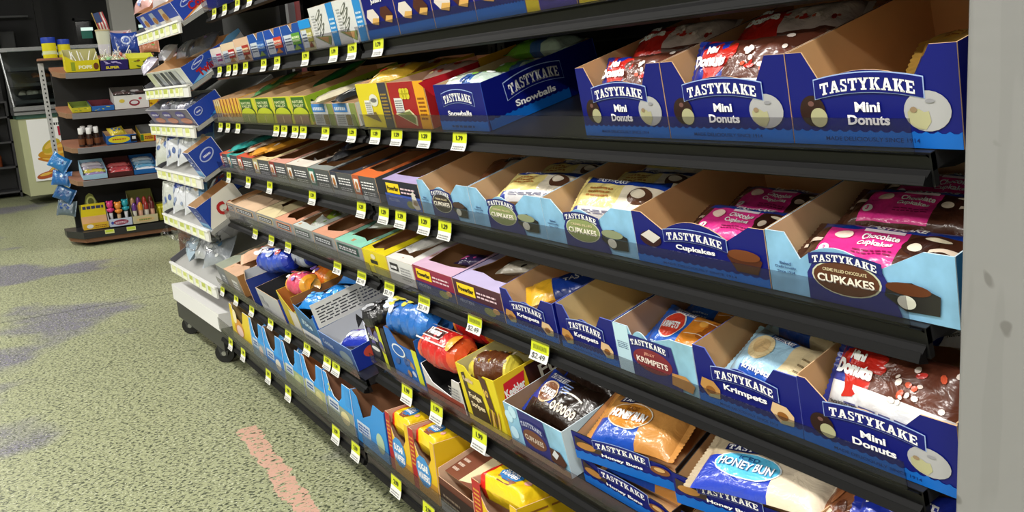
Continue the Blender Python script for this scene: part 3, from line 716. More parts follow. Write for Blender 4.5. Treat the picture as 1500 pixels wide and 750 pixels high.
def f_red(b,F,w,h):
    quad(b,F,.74*w,0,w,h,pr('#e0a01e'),1); squig(b,F,.78*w,.2*h,.95*w,.7*h,pr('#8a4a12'),2,6,2,.5)
    for i in range(6): ell(b,F,(.45+.08*(i%3-1))*w,(.7+.1*(i//3))*h,.06*w,.07*h,pr('#d0c22a'),2,n=10)
    quad(b,F,.12*w,.33*h,.36*w,.66*h,pr('#dcdcd8'),2); squig(b,F,.14*w,.35*h,.34*w,.64*h,pr('#77787a'),3,6,3,.4)
    pg(b,F,[(.08*w,.32*h),(.64*w,.06*h),(.66*w,.26*h),(.5*w,.42*h)],pr('#d8cfa0'),2); pg(b,F,[(.14*w,.31*h),(.6*w,.1*h),(.62*w,.24*h),(.5*w,.38*h)],pr('#6f7a42'),3)
def r_red(b,F,d,h): pg(b,F,[(.1*d,.62*h),(.55*d,.7*h),(.6*d,.95*h),(.0,.98*h)],pr('#c3202c'),1); quad(b,F,.6*d,.3*h,d,h,pr('#e2a820'),1)
carton('S4',-1.552,.15,.2,.082,'red box with a yellow right edge beside the snowball box','snack_carton','box',front=pr('#9c1c1e'),fdec=f_red,rdec=r_red,inn=KP,hs=(.082,.07)); note('S4',-1.552,.15,'red and yellow box')
for i,(x,d,c,lb) in enumerate(((-1.63,.07,'#e2b63a','yellow snack pack inside the tall yellow box'),(-1.62,.14,'#e8c45a','second yellow snack pack at the back of the tall yellow box'),(-1.47,.10,'#d9b7a8','pink snack pack inside the red and yellow box'))):
    pack(S['S4'].M(x,d,.06,10,15),.12,.06,.02,one(c),lb,dec=scrib(['#f0e0a8','#c23a2a','#ffffff'],i,6),seed=20+i)
def f_snow(b,F,w,h):
    scallop(b,F,0,w,0,.22*h,BAND,1,10); squig(b,F,.25*w,.07*h,.75*w,.13*h,pr('#0a2a6a'),2,1,3,.8); logo(b,F,.48*w,.66*h,.58*w,.17*h,.07*h); text(b,F,'Snowballs',.48*w,.38*h,.5*w,.12*h,WHITE,4,bold=.03)
def r_snow(b,F,d,h):
    scallop(b,F,.02*d,.7*d,.0,.22*h,BAND,1,14); logo(b,F,.44*d,.63*h,.42*d,.22*h,.08*h); text(b,F,'Snowballs',.42*d,.33*h,.34*d,.14*h,WHITE,4,bold=.03)
carton('S4',-1.366,.158,.222,.073,'dark blue snowball cake box angled out with lettering on its right side','cake_box','box',fdec=f_snow,rdec=r_snow,inn=KL,edge=pr('#3c58b8')); note('S4',-1.366,.158,'snowball cake box')
for i,(x,d,lb) in enumerate(((-1.285,.035,'white and blue snowball pack at the front of the snowball box'),(-1.285,.085,'green and blue snowball pack second in the snowball box'),(-1.28,.13,'green snowball pack with a blue label, third in the box'),(-1.28,.178,'green snowball pack at the back of the snowball box'))):
    pack(S['S4'].M(x,d,.036+.004*i,4),.145,.055,.03,stripes([('#cfd8cc','#9fbf8a','#76b53c','#6fae34')[i],'#3864a8','#c9dcd0'],[-.1,.35]),lb,dec=scrib(['#f0f4f0','#7fbf3f','#2c4f9a'],i,9),seed=30+i)
cp = lambda w,h: [(0,0),(w,0)] + [(w - w*t, h*1.0 + .018*math.sin(math.pi*min(1,max(0,(1-t-.1)/.8)))) for t in [i/12 for i in range(13)]]
for i,(x,w,lb) in enumerate(((-.958,.161,'blue mini donut tray with a red-tipped pack, leftmost of three'),(-.795,.1765,'blue mini donut tray holding stacked red packs, middle of three'),(-.617,.172,'blue mini donut tray nearly empty, rightmost beside the column'))):
    h = .084
    carton('S4',x,w,.222,h,lb,fprof=post_prof(w,h),fdec=blue_front(('Mini','Donuts'),art_donuts,ws=(.15,.25)),hs=(h,h*1.06),hb=.08,back=cp(w,.085),inn=KR,edge=KL,group='blue mini donut trays')
    note('S4',x,w,['leftmost','middle','rightmost'][i]+' mini donut tray')
BRN = film('#5f3325'); DRED = film('#c4271c'); DNAVY = film('#16309a'); DWHT = film('#dfe0e2')
def mf_don(u,v,s):
    if s < 0 or v < -.5: return DWHT
    return DNAVY if u < -.3 else BRN
STR = film('#dcc9c2')
def mf_dnb(u,v,s): return DRED if u < -.2 else (STR if v > -.75 else BRN)
def dec_don(b,F,L,W):
    a = -.5*L
    pg2 = [(a+.02*L,.40*W),(a+.12*L,.47*W),(a+.44*L,.34*W),(a+.46*L,.16*W),(a+.26*L,-.3*W),(a+.18*L,-.34*W),(a+.02*L,.08*W)]
    cx, cy = a+.22*L, .08*W
    for r0 in (1,.66,.33):
        pass
    k = len(pg2)
    ring1 = [F(cx,cy,3)] + [F(cx+(x-cx)*.5,cy+(y-cy)*.5,2) for x,y in pg2] + [F(x,y,1) for x,y in pg2]
    b.add(ring1, [[0,1+i,1+(i+1)%k] for i in range(k)] + [[1+i,1+k+i,1+k+(i+1)%k,1+(i+1)%k] for i in range(k)], DRED)
    text(b,F,'Mini',a+.23*L,.25*W,.12*L,.13*W,WHITE,7,bold=.06); text(b,F,'Donuts',a+.23*L,.06*W,.32*L,.2*W,WHITE,7,bold=.07)
    q = random.Random(int(L*9999))
    for i in range(16):
        x = a+.52*L+q.uniform(0,.42)*L; y = q.uniform(-.2,.42)*W
        ell(b,F,x,y,q.uniform(.012,.045)*L,.04*W,film(q.choice(('#efe0d8','#c02a20','#f0e2da','#d2583a'))),1+.15*i,rot=q.uniform(0,3),n=8,rings=2)
    text(b,F,'Nutrition Facts',a+.2*L,-.42*W,.26*L,.05*W,BLACK,3); 
for x,d,h,yaw,pit,lb in ((-.885,.07,.042,6,50,'red-tipped mini donut pack in the leftmost donut tray'),(-.868,.125,.05,14,25,'mini donut pack behind the front one in the leftmost donut tray'),
                         (-.715,.068,.046,4,50,'mini donut pack showing its nutrition panel in the middle donut tray'),(-.69,.12,.062,16,22,'mini donut pack with red and white stripes atop the middle donut tray')):
    pack(S['S4'].M(x,d,h,yaw,pit),.148,.075,.04,mf_dnb if 'behind' in lb or 'stripes' in lb else mf_don,lb,dec=dec_don,name='donut_pack',seed=int(-x*100),nu=22,nv=12,group='mini donut packs')
pack(S['S4'].M(-.50,.125,.028,22,12),.09,.09,.03,lambda u,v,s: film('#e6b455') if v>-.2 else film('#1d3fa4'),'small yellow and blue pack alone at the back of the rightmost donut tray',dec=lambda b,F,L,W:(squig(b,F,-.25*L,.15*W,.25*L,.3*W,pr('#a8672a'),2,2,3),text(b,F,'Tasty',.15*L,-.33*W,.5*L,.12*W,WHITE,3)),seed=44)

# ---- bar and cupcake shelf
l3 = [(-2.905,.085,'#c23c2a','#d96a4a','flat red-orange bar box at the left end of the cupcake shelf',0),(-2.818,.115,'#2a9c96','#4fb8b0','flat teal bar box, second from the left on the cupcake shelf',1),
      (-2.701,.165,'#b8382c','#d2593a','flat red bar box right of the teal one',1),(-2.534,.155,'#c9bd84','#e0cf9a','flat cream bar box holding orange wrappers',1),
      (-2.377,.144,'#8d2f2c','#e2a694','flat pink-topped bar box right of the cream one',1),(-2.231,.166,'#55524e','#ece2d4','flat white-topped box of brown bars',1),
      (-2.064,.146,'#2f6f64','#8f9490','flat grey-topped box with a green and orange front',1),(-1.917,.133,'#2f3448','#3a3f4a','flat dark navy box of black bars',1),
      (-1.783,.125,'#b5532c','#e2733a','flat orange-edged bar box at the section joint',1)]
tops = [(.02,.02,.03,.05),(.012,.02,.02,.02),(.02,.02,.03,.03),(.012,.015,.025,.03),(.02,.015,.03,.06),(.03,.016,.035,.03),(.012,.012,.022,.02),(.012,.012,.02,.02),(.014,.02,.035,.02)]
for i,((x,w,c,tc,lb,_),t) in enumerate(zip(l3,tops)):
    carton('S3',x,w-.003,.22,.05,lb,'bar_box','box',front=pr('#4d4f52'),side=pr('#4d4f52'),fdec=bar_front(c,c),top=(*t,.006,i),topm=pr(tc),inn=KD,edge=KL); note('S3',x,w,lb.split(' on the')[0])
def bars(sh,x,d0,n,dd,c,lb,cols,h=.03,L=.12,W=.045,yaw=86,dx=0,seed=0,nm='snack_bar'):
    for i in range(n):
        pack(S[sh].M(x+dx*i,d0+dd*i,h+.017+.004*i,yaw+4*math.sin(i*2)),L,W,.02,one(c),lb+('' if n==1 else [', front one',', second one',', third one',', rear one'][i if i<n-1 or n>3 else i]),dec=scrib(cols,seed+i,8),name=nm,cat='snack bar',seed=seed+i,nu=14,nv=8)
bars('S3',-2.775,.09,2,.02,'#3fb0a8','teal wrapped bar in the flat teal box',['#e8f0ee','#2c6a68','#1f8a9c'],.034,.15,.05,dx=.05,seed=1)
bars('S3',-2.49,.075,1,.0,'#e39a2c','orange and white wrapper at the front of the cream bar box',['#f4ead8','#7a4a2a','#e8e2da'],.036,.14,.055,seed=3,yaw=70)
bars('S3',-2.43,.11,1,.0,'#e8a53a','orange wrapper at the right of the cream bar box',['#f4ead8','#e39a2c'],.04,.16,.05,seed=4,yaw=80)
bars('S3',-2.62,.10,1,.0,'#d9c7b0','pale wrapper in the flat red bar box',['#f4ead8','#b5532c'],.034,.15,.05,seed=5,yaw=82)
for i in range(4): pack(S['S3'].M(-2.155+.012*i,.055+.03*i,.02,-8,50),.095,.05,.012,one(['#e8e0d4','#7a5038','#e0d4c4','#6a4632'][i]),'thin %s bar leaning in the white-topped box, %s from the front' % (['cream','brown','cream','brown'][i],['first','second','third','fourth'][i]),name='snack_bar',cat='snack bar',seed=i+50,nu=10,nv=6)
bars('S3',-1.86,.075,2,.03,'#17181c','black wrapped bar in the dark navy box',['#2c5fb0','#d8b89a','#e8e8e4'],.036,.14,.05,dx=.02,seed=8,yaw=64)
bars('S3',-1.86,.16,1,0,'#6a2038','maroon wrapper at the back of the dark navy box',['#17181c','#c9c4c8'],.038,.12,.05,seed=12,yaw=20)
bars('S3',-1.72,.15,1,0,'#1c1c20','black wrapper at the back of the orange-edged box',['#5a4a48'],.03,.1,.05,seed=13,yaw=10)
def f_pow(b,F,w,h):
    power_front('')(b,F,w,h); quad(b,F,.0*w,0,w,.5*h,pr('#3a55a8'),1.4); pg(b,F,[(.76*w,.2*h),(.8*w,.65*h),(.86*w,.72*h),(.9*w,.5*h),(.97*w,.1*h),(.85*w,.05*h)],pr('#d5d2c4'),3)
carton('S3',-1.622,.155,.22,.051,'navy open box of purple bars next to the light blue cupcake trays','bar_box','box',front=pr('#16182c'),side=pr('#2b3a8c'),fdec=f_pow,inn=KD,edge=KL,top=(.014,.006,.03,.012,.004,3),topm=pr('#b8a8d4')); note('S3',-1.622,.155,'navy box of purple bars')
for i,(x,d,lb) in enumerate(((-1.5,.15,'purple wrapped bar at the back right of the navy box'),(-1.505,.12,'purple and pink wrapped bar in front of the back one in the navy box'),(-1.52,.06,'blue wrapped bar near the front of the navy box'))):
    pack(S['S3'].M(x,d,.016+.003*i,0),.085,.035,.02,one(['#4a3a9c','#5a3f94','#2a3f7c'][i]),lb,dec=scrib(['#e0c4e0','#c24a9a','#9cc4e8'],i,6),name='snack_bar',cat='snack bar',seed=i,nu=12,nv=6)
lt = [(-1.464,.188,'#38302c','#4a3a30','small light blue cupcake tray with a dark badge, nearly empty','light blue tray with the dark badge'),
      (-1.273,.211,'#8a9660','#8a9270','light blue cupcake tray with a green badge, left of the pair','left green-badged cupcake tray'),
      (-1.061,.2,'#8a9660','#8a9270','light blue cupcake tray with a green badge, beside the dark blue tray','right green-badged cupcake tray')]
PC = lambda c: mat(c,.4,coat=.15,var=.3,vscale=22)
for x,w,fc,ac,lb,s_ in lt:
    h=.061; carton('S3',x,w,.222,h,lb,front=PC('#7fb2d4'),side=pr('#8fbcd8'),fprof=post_prof(w,h,.12,.2,.27,.3,.62,.86),fdec=light_front('CREME FILLED','CUPKAKES',fc,ac),hs=(h,h*1.12),inn=KL,edge=pr('#cfe4f0')); note('S3',x,w,s_)
carton('S3',-.860,.211,.222,.062,'dark blue cupcake tray, mostly empty, between light blue trays',fprof=post_prof(.211,.062,.08,.1,.25,.27,.7,.93),fdec=blue_front(('Cupkakes',),art_cup,ly=.62,lh=.14,lw=.42,ws=(.3,),wh=.12),hs=(.062,.07),inn=KR,edge=KL); note('S3',-.86,.211,'dark blue cupcake tray')
carton('S3',-.647,.204,.222,.063,'light blue cupcake tray with a brown badge beside the column',front=PC('#7fb2d4'),side=pr('#2a6a9c'),fprof=post_prof(.204,.063,.12,.14,.2,.36,.6,.86),fdec=light_front('CREME FILLED CHOCOLATE','CUPKAKES','#5a3522','#5a3018'),hs=(.063,.07),inn=KL,edge=pr('#cfe4f0')); note('S3',-.647,.204,'brown-badged cupcake tray')
CB, CW, CY, PK = film('#183c9c'), film('#efe4cf'), film('#f0dc8c'), film('#e0348c')
def mf_cream(u,v,s):
    if v > .62: return CB
    if v < -.62 or s < 0: return DWHT if u > -.7 else CB
    return CY if u < .2 else CW
def dec_cream(b,F,L,W):
    text(b,F,'TASTYKAKE',-.1*L,.37*W,.4*L,.1*W,WHITE,2); squig(b,F,-.32*L,-.05*W,-.02*L,.22*W,pr('#b5783a'),2,3,5); ell(b,F,.32*L,.05*W,.12*L,.2*W,film('#5a3a28'),1,rings=3); ell(b,F,.3*L,.1*W,.07*L,.1*W,film('#efe4cf'),2,rings=2)
    squig(b,F,-.3*L,-.42*W,.38*L,-.34*W,pr('#6a6a8a'),2,3,6)
cr = [(-1.165,.075,.028,8,20,'cream cupcake pack at the front of the left green-badged tray'),(-1.14,.125,.036,6,16,'cream cupcake pack in the middle of the left green-badged tray'),(-1.15,.175,.04,4,14,'cream cupcake pack at the back of the left green-badged tray'),
      (-.945,.068,.042,2,34,'cream cupcake pack lying on top in the right green-badged tray'),(-.935,.12,.036,5,18,'cream cupcake pack behind the top one in the right green-badged tray'),(-.95,.172,.04,-3,14,'cream cupcake pack at the back of the right green-badged tray')]
for i,(x,d,h,y,p,lb) in enumerate(cr):
    pack(S['S3'].M(x,d,h-.012,y,p),.168,.072,.032,mf_cream,lb,dec=dec_cream,name='cupcake_pack',seed=60+i,nu=22,nv=14,group='cream cupcake packs')
pack(S['S3'].M(-1.345,.13,.016,18,16),.11,.09,.03,lambda u,v,s: film('#8f5a3a') if u<0 else film('#c9c2b8'),'brown cupcake pack alone at the back of the dark-badged tray',dec=lambda b,F,L,W:(banner(b,F,.15*L,.28*W,.5*L,.18*W,.05*W,film('#1b2a3c'),1),text(b,F,'TASTYKAKE',.15*L,.28*W,.42*L,.1*W,WHITE,4,arch=.05*W)),name='cupcake_pack',seed=70)
def mf_pink(u,v,s):
    if v > .6: return CB
    if u < .25 and u > -.75 and v > -.8 and s > 0: return PK
    return film('#4a2a1c')
def dec_pink(b,F,L,W):
    text(b,F,'TASTYKAKE',.02*L,.37*W,.36*L,.11*W,WHITE,2,bold=.04); quad(b,F,-.14*L,.22*W,.1*L,.28*W,pr('#f0e0ea'),2); text(b,F,'Chocolate',-.02*L,.12*W,.23*L,.12*W,WHITE,2,bold=.03); text(b,F,'Cupkakes',-.03*L,-.03*W,.22*L,.12*W,WHITE,2,bold=.03)
    squig(b,F,-.14*L,-.22*W,.1*L,-.12*W,pr('#8a1a50'),2,2,4); ell(b,F,-.25*L,.12*W,.06*L,.09*W,pr('#f0d4c4'),2,rings=2); ell(b,F,-.32*L,-.2*W,.035*L,.08*W,WHITE,2); text(b,F,'3',-.32*L,-.2*W,.02*L,.09*W,PK,3,bold=.05)
    ell(b,F,.22*L,.05*W,.1*L,.18*W,film('#3a1f16'),1,rings=3); ell(b,F,.2*L,.0,.04*L,.07*W,film('#e8d8c4'),2,rings=2); ell(b,F,.3*L,.18*W,.07*L,.035*W,film('#e8dcc0'),2,rings=2)
    for k in (-.45,.36,.4): banner(b,F,k*L,-.1*W+abs(k)*.2*W,.16*L,.07*W,.03*W,film('#e6d4c0'),1.5)
for i,(x,d,h,y,p,lb) in enumerate(((-.545,.062,.022,3,20,'pink and brown cupcake pack at the front of the brown-badged tray'),(-.54,.115,.03,2,18,'pink and brown cupcake pack in the middle of the brown-badged tray'),(-.535,.168,.038,0,18,'pink and brown cupcake pack at the back of the brown-badged tray'),
                         (-.742,.075,.012,0,20,'pink cupcake pack low at the front of the dark blue tray'),(-.738,.125,.006,-2,16,'second pink cupcake pack lying in the dark blue tray'))):
    pack(S['S3'].M(x,d,h-.01,y,p),.172 if i<3 else .16,.068,.032,mf_pink,lb,dec=dec_pink,name='cupcake_pack',seed=80+i,nu=24,nv=14,group='pink cupcake packs')
# ================================================================== middle shelf
def f_grey(c, win=True):
    def fd(b,F,w,h):
        quad(b,F,0,0,w,.45*h,pr('#77797a'),1); quad(b,F,.06*w,.5*h,.86*w,.9*h,pr(c),1); quad(b,F,.1*w,.55*h,.82*w,.85*h,pr('#3b3d40'),2); squig(b,F,.14*w,.6*h,.78*w,.82*h,pr('#b9bcc0'),3,2,4,.7); squig(b,F,.1*w,.1*h,.8*w,.35*h,pr('#9b9da0'),2,2,8)
    return fd
l2 = [(-2.905,.085,'#cfae8c','#c9a987','plain tan open box at the left end of the middle shelf',(.006,.006,.01,.01)),
      (-2.818,.244,'#c9a987','#d9b896','wide tan box top with a torn flap on the middle shelf',(.05,.12,.11,.07)),
      (-2.572,.182,'#cdbb90','#d8c79a','pale yellow-tan box top with a torn notch, right of the wide tan box',(.05,.09,.06,.1)),
      (-2.389,.153,'#d98a66','#e2a688','salmon bar box with a dark cut-out window, left of the green-packed box',(.03,.02,.03,.02)),
      (-2.235,.148,'#7d8a84','#c9cfc8','pale box holding a row of green and white packs',(.012,.02,.02,.02)),
      (-2.086,.153,'#6a6c6e','#e0a284','salmon bar box with a cut-out window, right of the green-packed box',(.03,.02,.03,.02)),
      (-1.932,.16,'#2f5f54','#8fd0b8','mint green bar box with a dark cut-out window',(.03,.02,.035,.02)),
      (-1.771,.126,'#c9b81e','#dcc818','bright yellow open bar box on the middle shelf',(.012,.03,.02,.02)),
      (-1.643,.121,'#c9c9c6','#e2dfda','white torn-topped bar box right of the yellow one',(.012,.03,.03,.03))]
for i,(x,w,c,tc,lb,t) in enumerate(l2):
    h = .046
    if i == 7:
        fd = lambda b,F,w_,h_: (quad(b,F,0,0,w_,.3*h_,pr('#a8a03a'),1), quad(b,F,.3*w_,.45*h_,.6*w_,.62*h_,pr('#2a2a24'),2), ell(b,F,.45*w_,.78*h_,.1*w_,.12*h_,pr('#d8d0b0'),2))
        sd = pr('#d8c51a')
    elif i == 8:
        fd = lambda b,F,w_,h_: (quad(b,F,.1*w_,.5*h_,.42*w_,.82*h_,pr('#2a2a2c'),2), squig(b,F,.14*w_,.58*h_,.38*w_,.74*h_,WHITE,3,1,3,.8), squig(b,F,.5*w_,.2*h_,.9*w_,.8*h_,pr('#9a9a9c'),2,5,3))
        sd = pr('#d5d5d2')
    else:
        fd = f_grey(c); sd = pr('#5d5f60')
    carton('S2',x,w-.003,.22,h,lb,'bar_box','box',front=pr('#8d8f90') if i<7 else sd,side=sd,fdec=fd,top=(*t,.008 if i else .003,i+20),topm=pr(tc) if i>2 else kraft(tc),inn=KD if i>2 else KL,edge=KL); note('S2',x,w,lb.split(' on the')[0].split(',')[0] if i not in (3,5) else 'salmon bar box '+('left' if i==3 else 'right')+' of the green packs')
for i in range(5): pack(S['S2'].M(-2.165+.004*i,.06+.033*i,.034,-6,20),.10,.04,.014,one(['#dfe4da','#9fb83c','#e4e8e0','#a8c24a','#d5dccc'][i]),['white','green','white','lime green','pale'][i]+' pack in the row inside the pale box, '+['first','second','third','fourth','rear'][i]+' one',dec=scrib(['#6f9c3a','#e8ece4'],i,4),name='snack_bar',cat='snack bar',seed=90+i,nu=10,nv=6)
pack(S['S2'].M(-1.82,.10,.046,24),.08,.045,.018,one('#dfe6e2'),'white and mint wrapper left in the mint green bar box',dec=scrib(['#6fbfa0','#4a5a56'],2,5),name='snack_bar',cat='snack bar',seed=97)
pack(S['S2'].M(-1.56,.11,.05,75),.15,.045,.016,one('#dedcd6'),'white wrapper lying along the white torn-topped box',dec=scrib(['#8a9a80','#c9c9c4'],3,5),name='snack_bar',cat='snack bar',seed=98)
bl = KD
def f_pb(c,c2):
    def fd(b,F,w,h): power_front('')(b,F,w,h)
    return fd
for x,w,c,tc,lb,s_ in ((-1.521,.161,'#8c2440','#d0a4d0','pink and purple protein bar box, left of its brown neighbour','pink and purple bar box'),(-1.359,.163,'#4a2430','#b9a2d2','brown and purple protein bar box beside the dark blue trays','brown and purple bar box')):
    carton('S2',x,w-.003,.22,.049,lb,'bar_box','box',front=pr(c),side=pr('#2a3aa0'),fdec=f_pb(c,c),top=(.02,.008,.034,.012,.006,int(-x*10)),topm=pr({'#d0a4d0':'#d8b4cc'}.get(tc,'#c4b8dc')),inn=KD,edge=KL); note('S2',x,w,s_)
pack(S['S2'].M(-1.41,.09,.022,10),.09,.035,.02,one('#3a2a5a'),'purple bar with pink print in the pink and purple box',dec=scrib(['#e05aa0','#c9c4e0'],4,5),name='snack_bar',cat='snack bar',seed=100)
pack(S['S2'].M(-1.25,.10,.03,24),.10,.04,.022,one('#cfc6b4'),'cream wrapped bar in the brown and purple box',dec=scrib(['#2a2420','#f0ead8'],5,5),name='snack_bar',cat='snack bar',seed=101)
kr = [(-1.196,.146,.060,'dark blue cake tray with a blue and yellow pack, leftmost of the dark blue ones',NAVY,KL,'leftmost dark blue cake tray'),
      (-1.04,.13,.064,'empty dark blue cake tray on the middle shelf',NAVY,kraft('#cdb482'),'empty dark blue cake tray'),
      (-.759,.151,.068,'dark blue cake tray with pale blue packs, beside the mini donut tray',NAVY,KR,'dark blue tray of pale blue packs')]
for x,w,h,lb,c,inn,s_ in kr:
    carton('S2',x,w,.222,h,lb,fprof=post_prof(w,h,.13,.2,.26,.26,.6,.8),fdec=blue_front(('Krimpets',),art_krimp,ly=.6,lh=.14,lw=.56,ws=(.42,),wh=.13,since=True),hs=(h,h*1.14),inn=inn,edge=pr('#6a78c8')); note('S2',x,w,s_)
def f_jel(b,F,w,h):
    quad(b,F,0,0,.2*w,h,pr('#b9d8e4'),1); pg(b,F,[(.2*w,0),(.2*w,.85*h),(.75*w,.85*h),(.82*w,0)],pr('#26286e'),2); ell(b,F,.48*w,.42*h,.25*w,.24*h,pr('#7a2a30'),3); text(b,F,'JELLY',.46*w,.55*h,.14*w,.07*h,pr('#e0a08a'),5); text(b,F,'KRIMPETS',.48*w,.41*h,.4*w,.12*h,pr('#e8d8cc'),5,bold=.03)
    banner(b,F,.46*w,.72*h,.5*w,.17*h,.05*h,pr('#1b2368'),4); slab(b,F,'TASTYKAKE',.46*w,.72*h,.45*w,.115*h,WHITE,6,.05*h); pg(b,F,[(.7*w,.1*h),(.72*w,.34*h),(.88*w,.36*h),(.98*w,.22*h),(.94*w,.06*h)],pr('#b8864a'),4)
    squig(b,F,.03*w,.5*h,.17*w,.66*h,pr('#26406e'),2,4,2,.4)
carton('S2',-.908,.147,.222,.064,'pale blue cake tray with a dark red oval badge',front=PC('#86b6cc'),side=pr('#9cc4d4'),fprof=post_prof(.147,.064,.2,.26,.24,.4,.8,.95),fdec=f_jel,hs=(.064,.072),inn=kraft('#c29a78'),edge=pr('#cfe4f0')); note('S2',-.908,.147,'tray with the dark red oval badge')
carton('S2',-.607,.17,.222,.07,'blue mini donut tray below the cupcakes, beside the grey column',fprof=post_prof(.17,.07,.06,.2,.26,.27,.62,.8),fdec=blue_front(('Mini','Donuts'),art_donuts,ly=.63,lh=.13,lw=.56,ws=(.16,.28)),hs=(.072,.088),inn=KR,edge=KL); note('S2',-.607,.17,'mini donut tray')
pack(S['S2'].M(-1.10,.10,.022,55,12),.16,.06,.03,stripes(['#e8b02a','#1d3f9c','#1d3f9c','#efc04a'],[-.5,.0,.5]),'blue and yellow cake pack in the leftmost dark blue tray',dec=lambda b,F,L,W:(text(b,F,'TASTY',.02*L,.0,.3*L,.2*W,WHITE,2),),name='cake_pack',seed=110)
def mf_or(u,v,s): return film('#1f5fc0') if u < .0 else film('#d8862a')
def dec_or(b,F,L,W):
    ell(b,F,-.2*L,.08*W,.17*L,.3*W,film('#f0e8e0'),1,rings=4); ell(b,F,-.2*L,.08*W,.158*L,.27*W,film('#d2402c'),2,rings=4); text(b,F,'KRIMPETS',-.2*L,.06*W,.25*L,.15*W,WHITE,6,rot=.1,bold=.04)
    slab(b,lambda x,y,l=0:F(x,y,l),'TASTYKAKE',-.16*L,.4*W,.34*L,.1*W,WHITE,3); squig(b,F,-.35*L,-.42*W,-.1*L,-.3*W,pr('#bcd0ea'),2,2,4)
    q = random.Random(5)
    for i in range(7): ell(b,F,q.uniform(.06,.44)*L,q.uniform(-.4,.4)*W,.05*L,.08*W,film(q.choice(('#a85a1a','#e8a84a'))),1+i*.2,n=9,rings=2)
    for y in (-.3,.0,.3): banner(b,F,.25*L,y*W,.42*L,.015*W,.05*W,film('#f4e4c8'),3)
for i,(x,d,h,y,p,lb) in enumerate(((-.835,.065,.03,-4,24,'orange and blue cake pack at the front of the pale blue tray'),(-.825,.135,.034,-2,18,'orange and blue cake pack at the back of the pale blue tray'))):
    pack(S['S2'].M(x,d,h-.012,y,p),.135,.085,.028,mf_or,lb,dec=dec_or,name='cake_pack',seed=120+i,nu=22,nv=14,group='orange cake packs')
def mf_pb(u,v,s):
    if u > .25: return film('#e2cfa4')
    return film('#1f54b8') if v < -.5 and u > -.6 else film('#a9d3ec')
def dec_pb(b,F,L,W):
    ell(b,F,-.22*L,.12*W,.16*L,.24*W,film('#e8d2a0'),1,rings=4); ell(b,F,-.22*L,.14*W,.11*L,.15*W,film('#d8b884'),2,rings=3); text(b,F,'krimpets',-.08*L,-.3*W,.4*L,.14*W,WHITE,3,bold=.03); banner(b,F,-.05*L,.38*W,.35*L,.12*W,.03*W,film('#1d4f9c'),1); text(b,F,'TASTYKAKE',-.05*L,.38*W,.3*L,.08*W,WHITE,4)
    squig(b,F,.3*L,-.3*W,.46*L,.3*W,pr('#8a7a5a'),2,5,4,.3)
for i,(x,d,h,y,p,lb) in enumerate(((-.682,.065,.032,-8,26,'pale blue cake pack at the front of the dark blue tray'),(-.672,.135,.044,-10,16,'pale blue cake pack at the back of the dark blue tray'))):
    pack(S['S2'].M(x,d,h-.014,y,p),.136,.082,.034,mf_pb,lb,dec=dec_pb,name='cake_pack',seed=130+i,nu=22,nv=14,group='pale blue cake packs')
def mf_d2(u,v,s):
    if s < 0 or v < -.35: return DWHT
    return film('#1c2f8a') if u < -.7 else (BRN if u > -.28 else DRED)
def dec_d2(b,F,L,W):
    dec_don(b,F,L,W); squig(b,F,-.3*L,-.46*W,.45*L,-.36*W,pr('#5a5a8a'),2,2,6)
pack(S['S2'].M(-.518,.06,.045,-4,48),.155,.085,.04,mf_d2,'red and brown mini donut pack on top of the tray beside the column',dec=dec_d2,name='donut_pack',seed=140,nu=24,nv=14)
pack(S['S2'].M(-.525,.055,.004,-3,24),.15,.07,.03,one('#cfcfe0'),'white underside of a mini donut pack with a barcode, low in the tray',dec=lambda b,F,L,W:([quad(b,F,(-.42+.012*i)*L,.1*W,(-.42+.012*i+.006)*L,.4*W,pr('#3a3a6a'),2) for i in range(14)],squig(b,F,-.2*L,-.3*W,.45*L,.35*W,pr('#9a96c8'),2,7,6,.4)),name='donut_pack',seed=141)
pack(S['S2'].M(-.47,.16,.06,4,18),.12,.07,.04,mf_d2,'mini donut pack at the back right, half behind the column',dec=dec_d2,name='donut_pack',seed=142,nu=22,nv=12)

# ================================================================== lower shelf, right section
def f_oreo(b,F,w,h):
    quad(b,F,.62*w,0,.78*w,h,pr('#c9cf2a'),2); ell(b,F,.3*w,.35*h,.22*w,.16*h,pr('#3a3a3e'),2); ell(b,F,.3*w,.38*h,.2*w,.05*h,pr('#dcdcd8'),3); scrib(['#7a6a5a','#4a3a8a','#b59a5a'],3,8)(b,lambda x,y,l=0:F(x+w/2,y+h/2,l),w,h); text(b,F,'Cookies',.32*w,.66*h,.44*w,.13*h,pr('#d8d8d4'),4)
carton('R1',-1.70,.105,.2,.092,'tall black cookie display box next to the blue one','cookie_box','box',front=pr('#16161a'),side=pr('#16161a'),fprof=[(0,0),(.105,0),(.105,.092),(.09,.092),(.075,.06),(.02,.06),(0,.08)],fdec=f_oreo,inn=KD,edge=CHAR); note('R1',-1.70,.105,'tall black cookie box')
def f_blu(b,F,w,h):
    quad(b,F,.84*w,.1*h,w,.8*h,pr('#c9cf2a'),2); ell(b,F,.36*w,.62*h,.22*w,.13*h,pr('#dfe4ea'),2); ell(b,F,.36*w,.62*h,.18*w,.1*h,pr('#1d5fb0'),3); scrib(['#c9d4ea','#a87a4a','#134a94'],6,9)(b,lambda x,y,l=0:F(x+w/2,y+.35*h,l),w,h*.7)
carton('R1',-1.59,.135,.2,.1,'tall blue cookie display box between the black box and the red packs','cookie_box','box',front=pr('#1c62b4'),side=pr('#1a5aa8'),fprof=[(0,0),(.135,0),(.135,.07),(.11,.075),(.05,.075),(.025,.1),(0,.1)],fdec=f_blu,inn=KD,edge=pr('#1a5aa8')); note('R1',-1.59,.135,'tall blue cookie box')
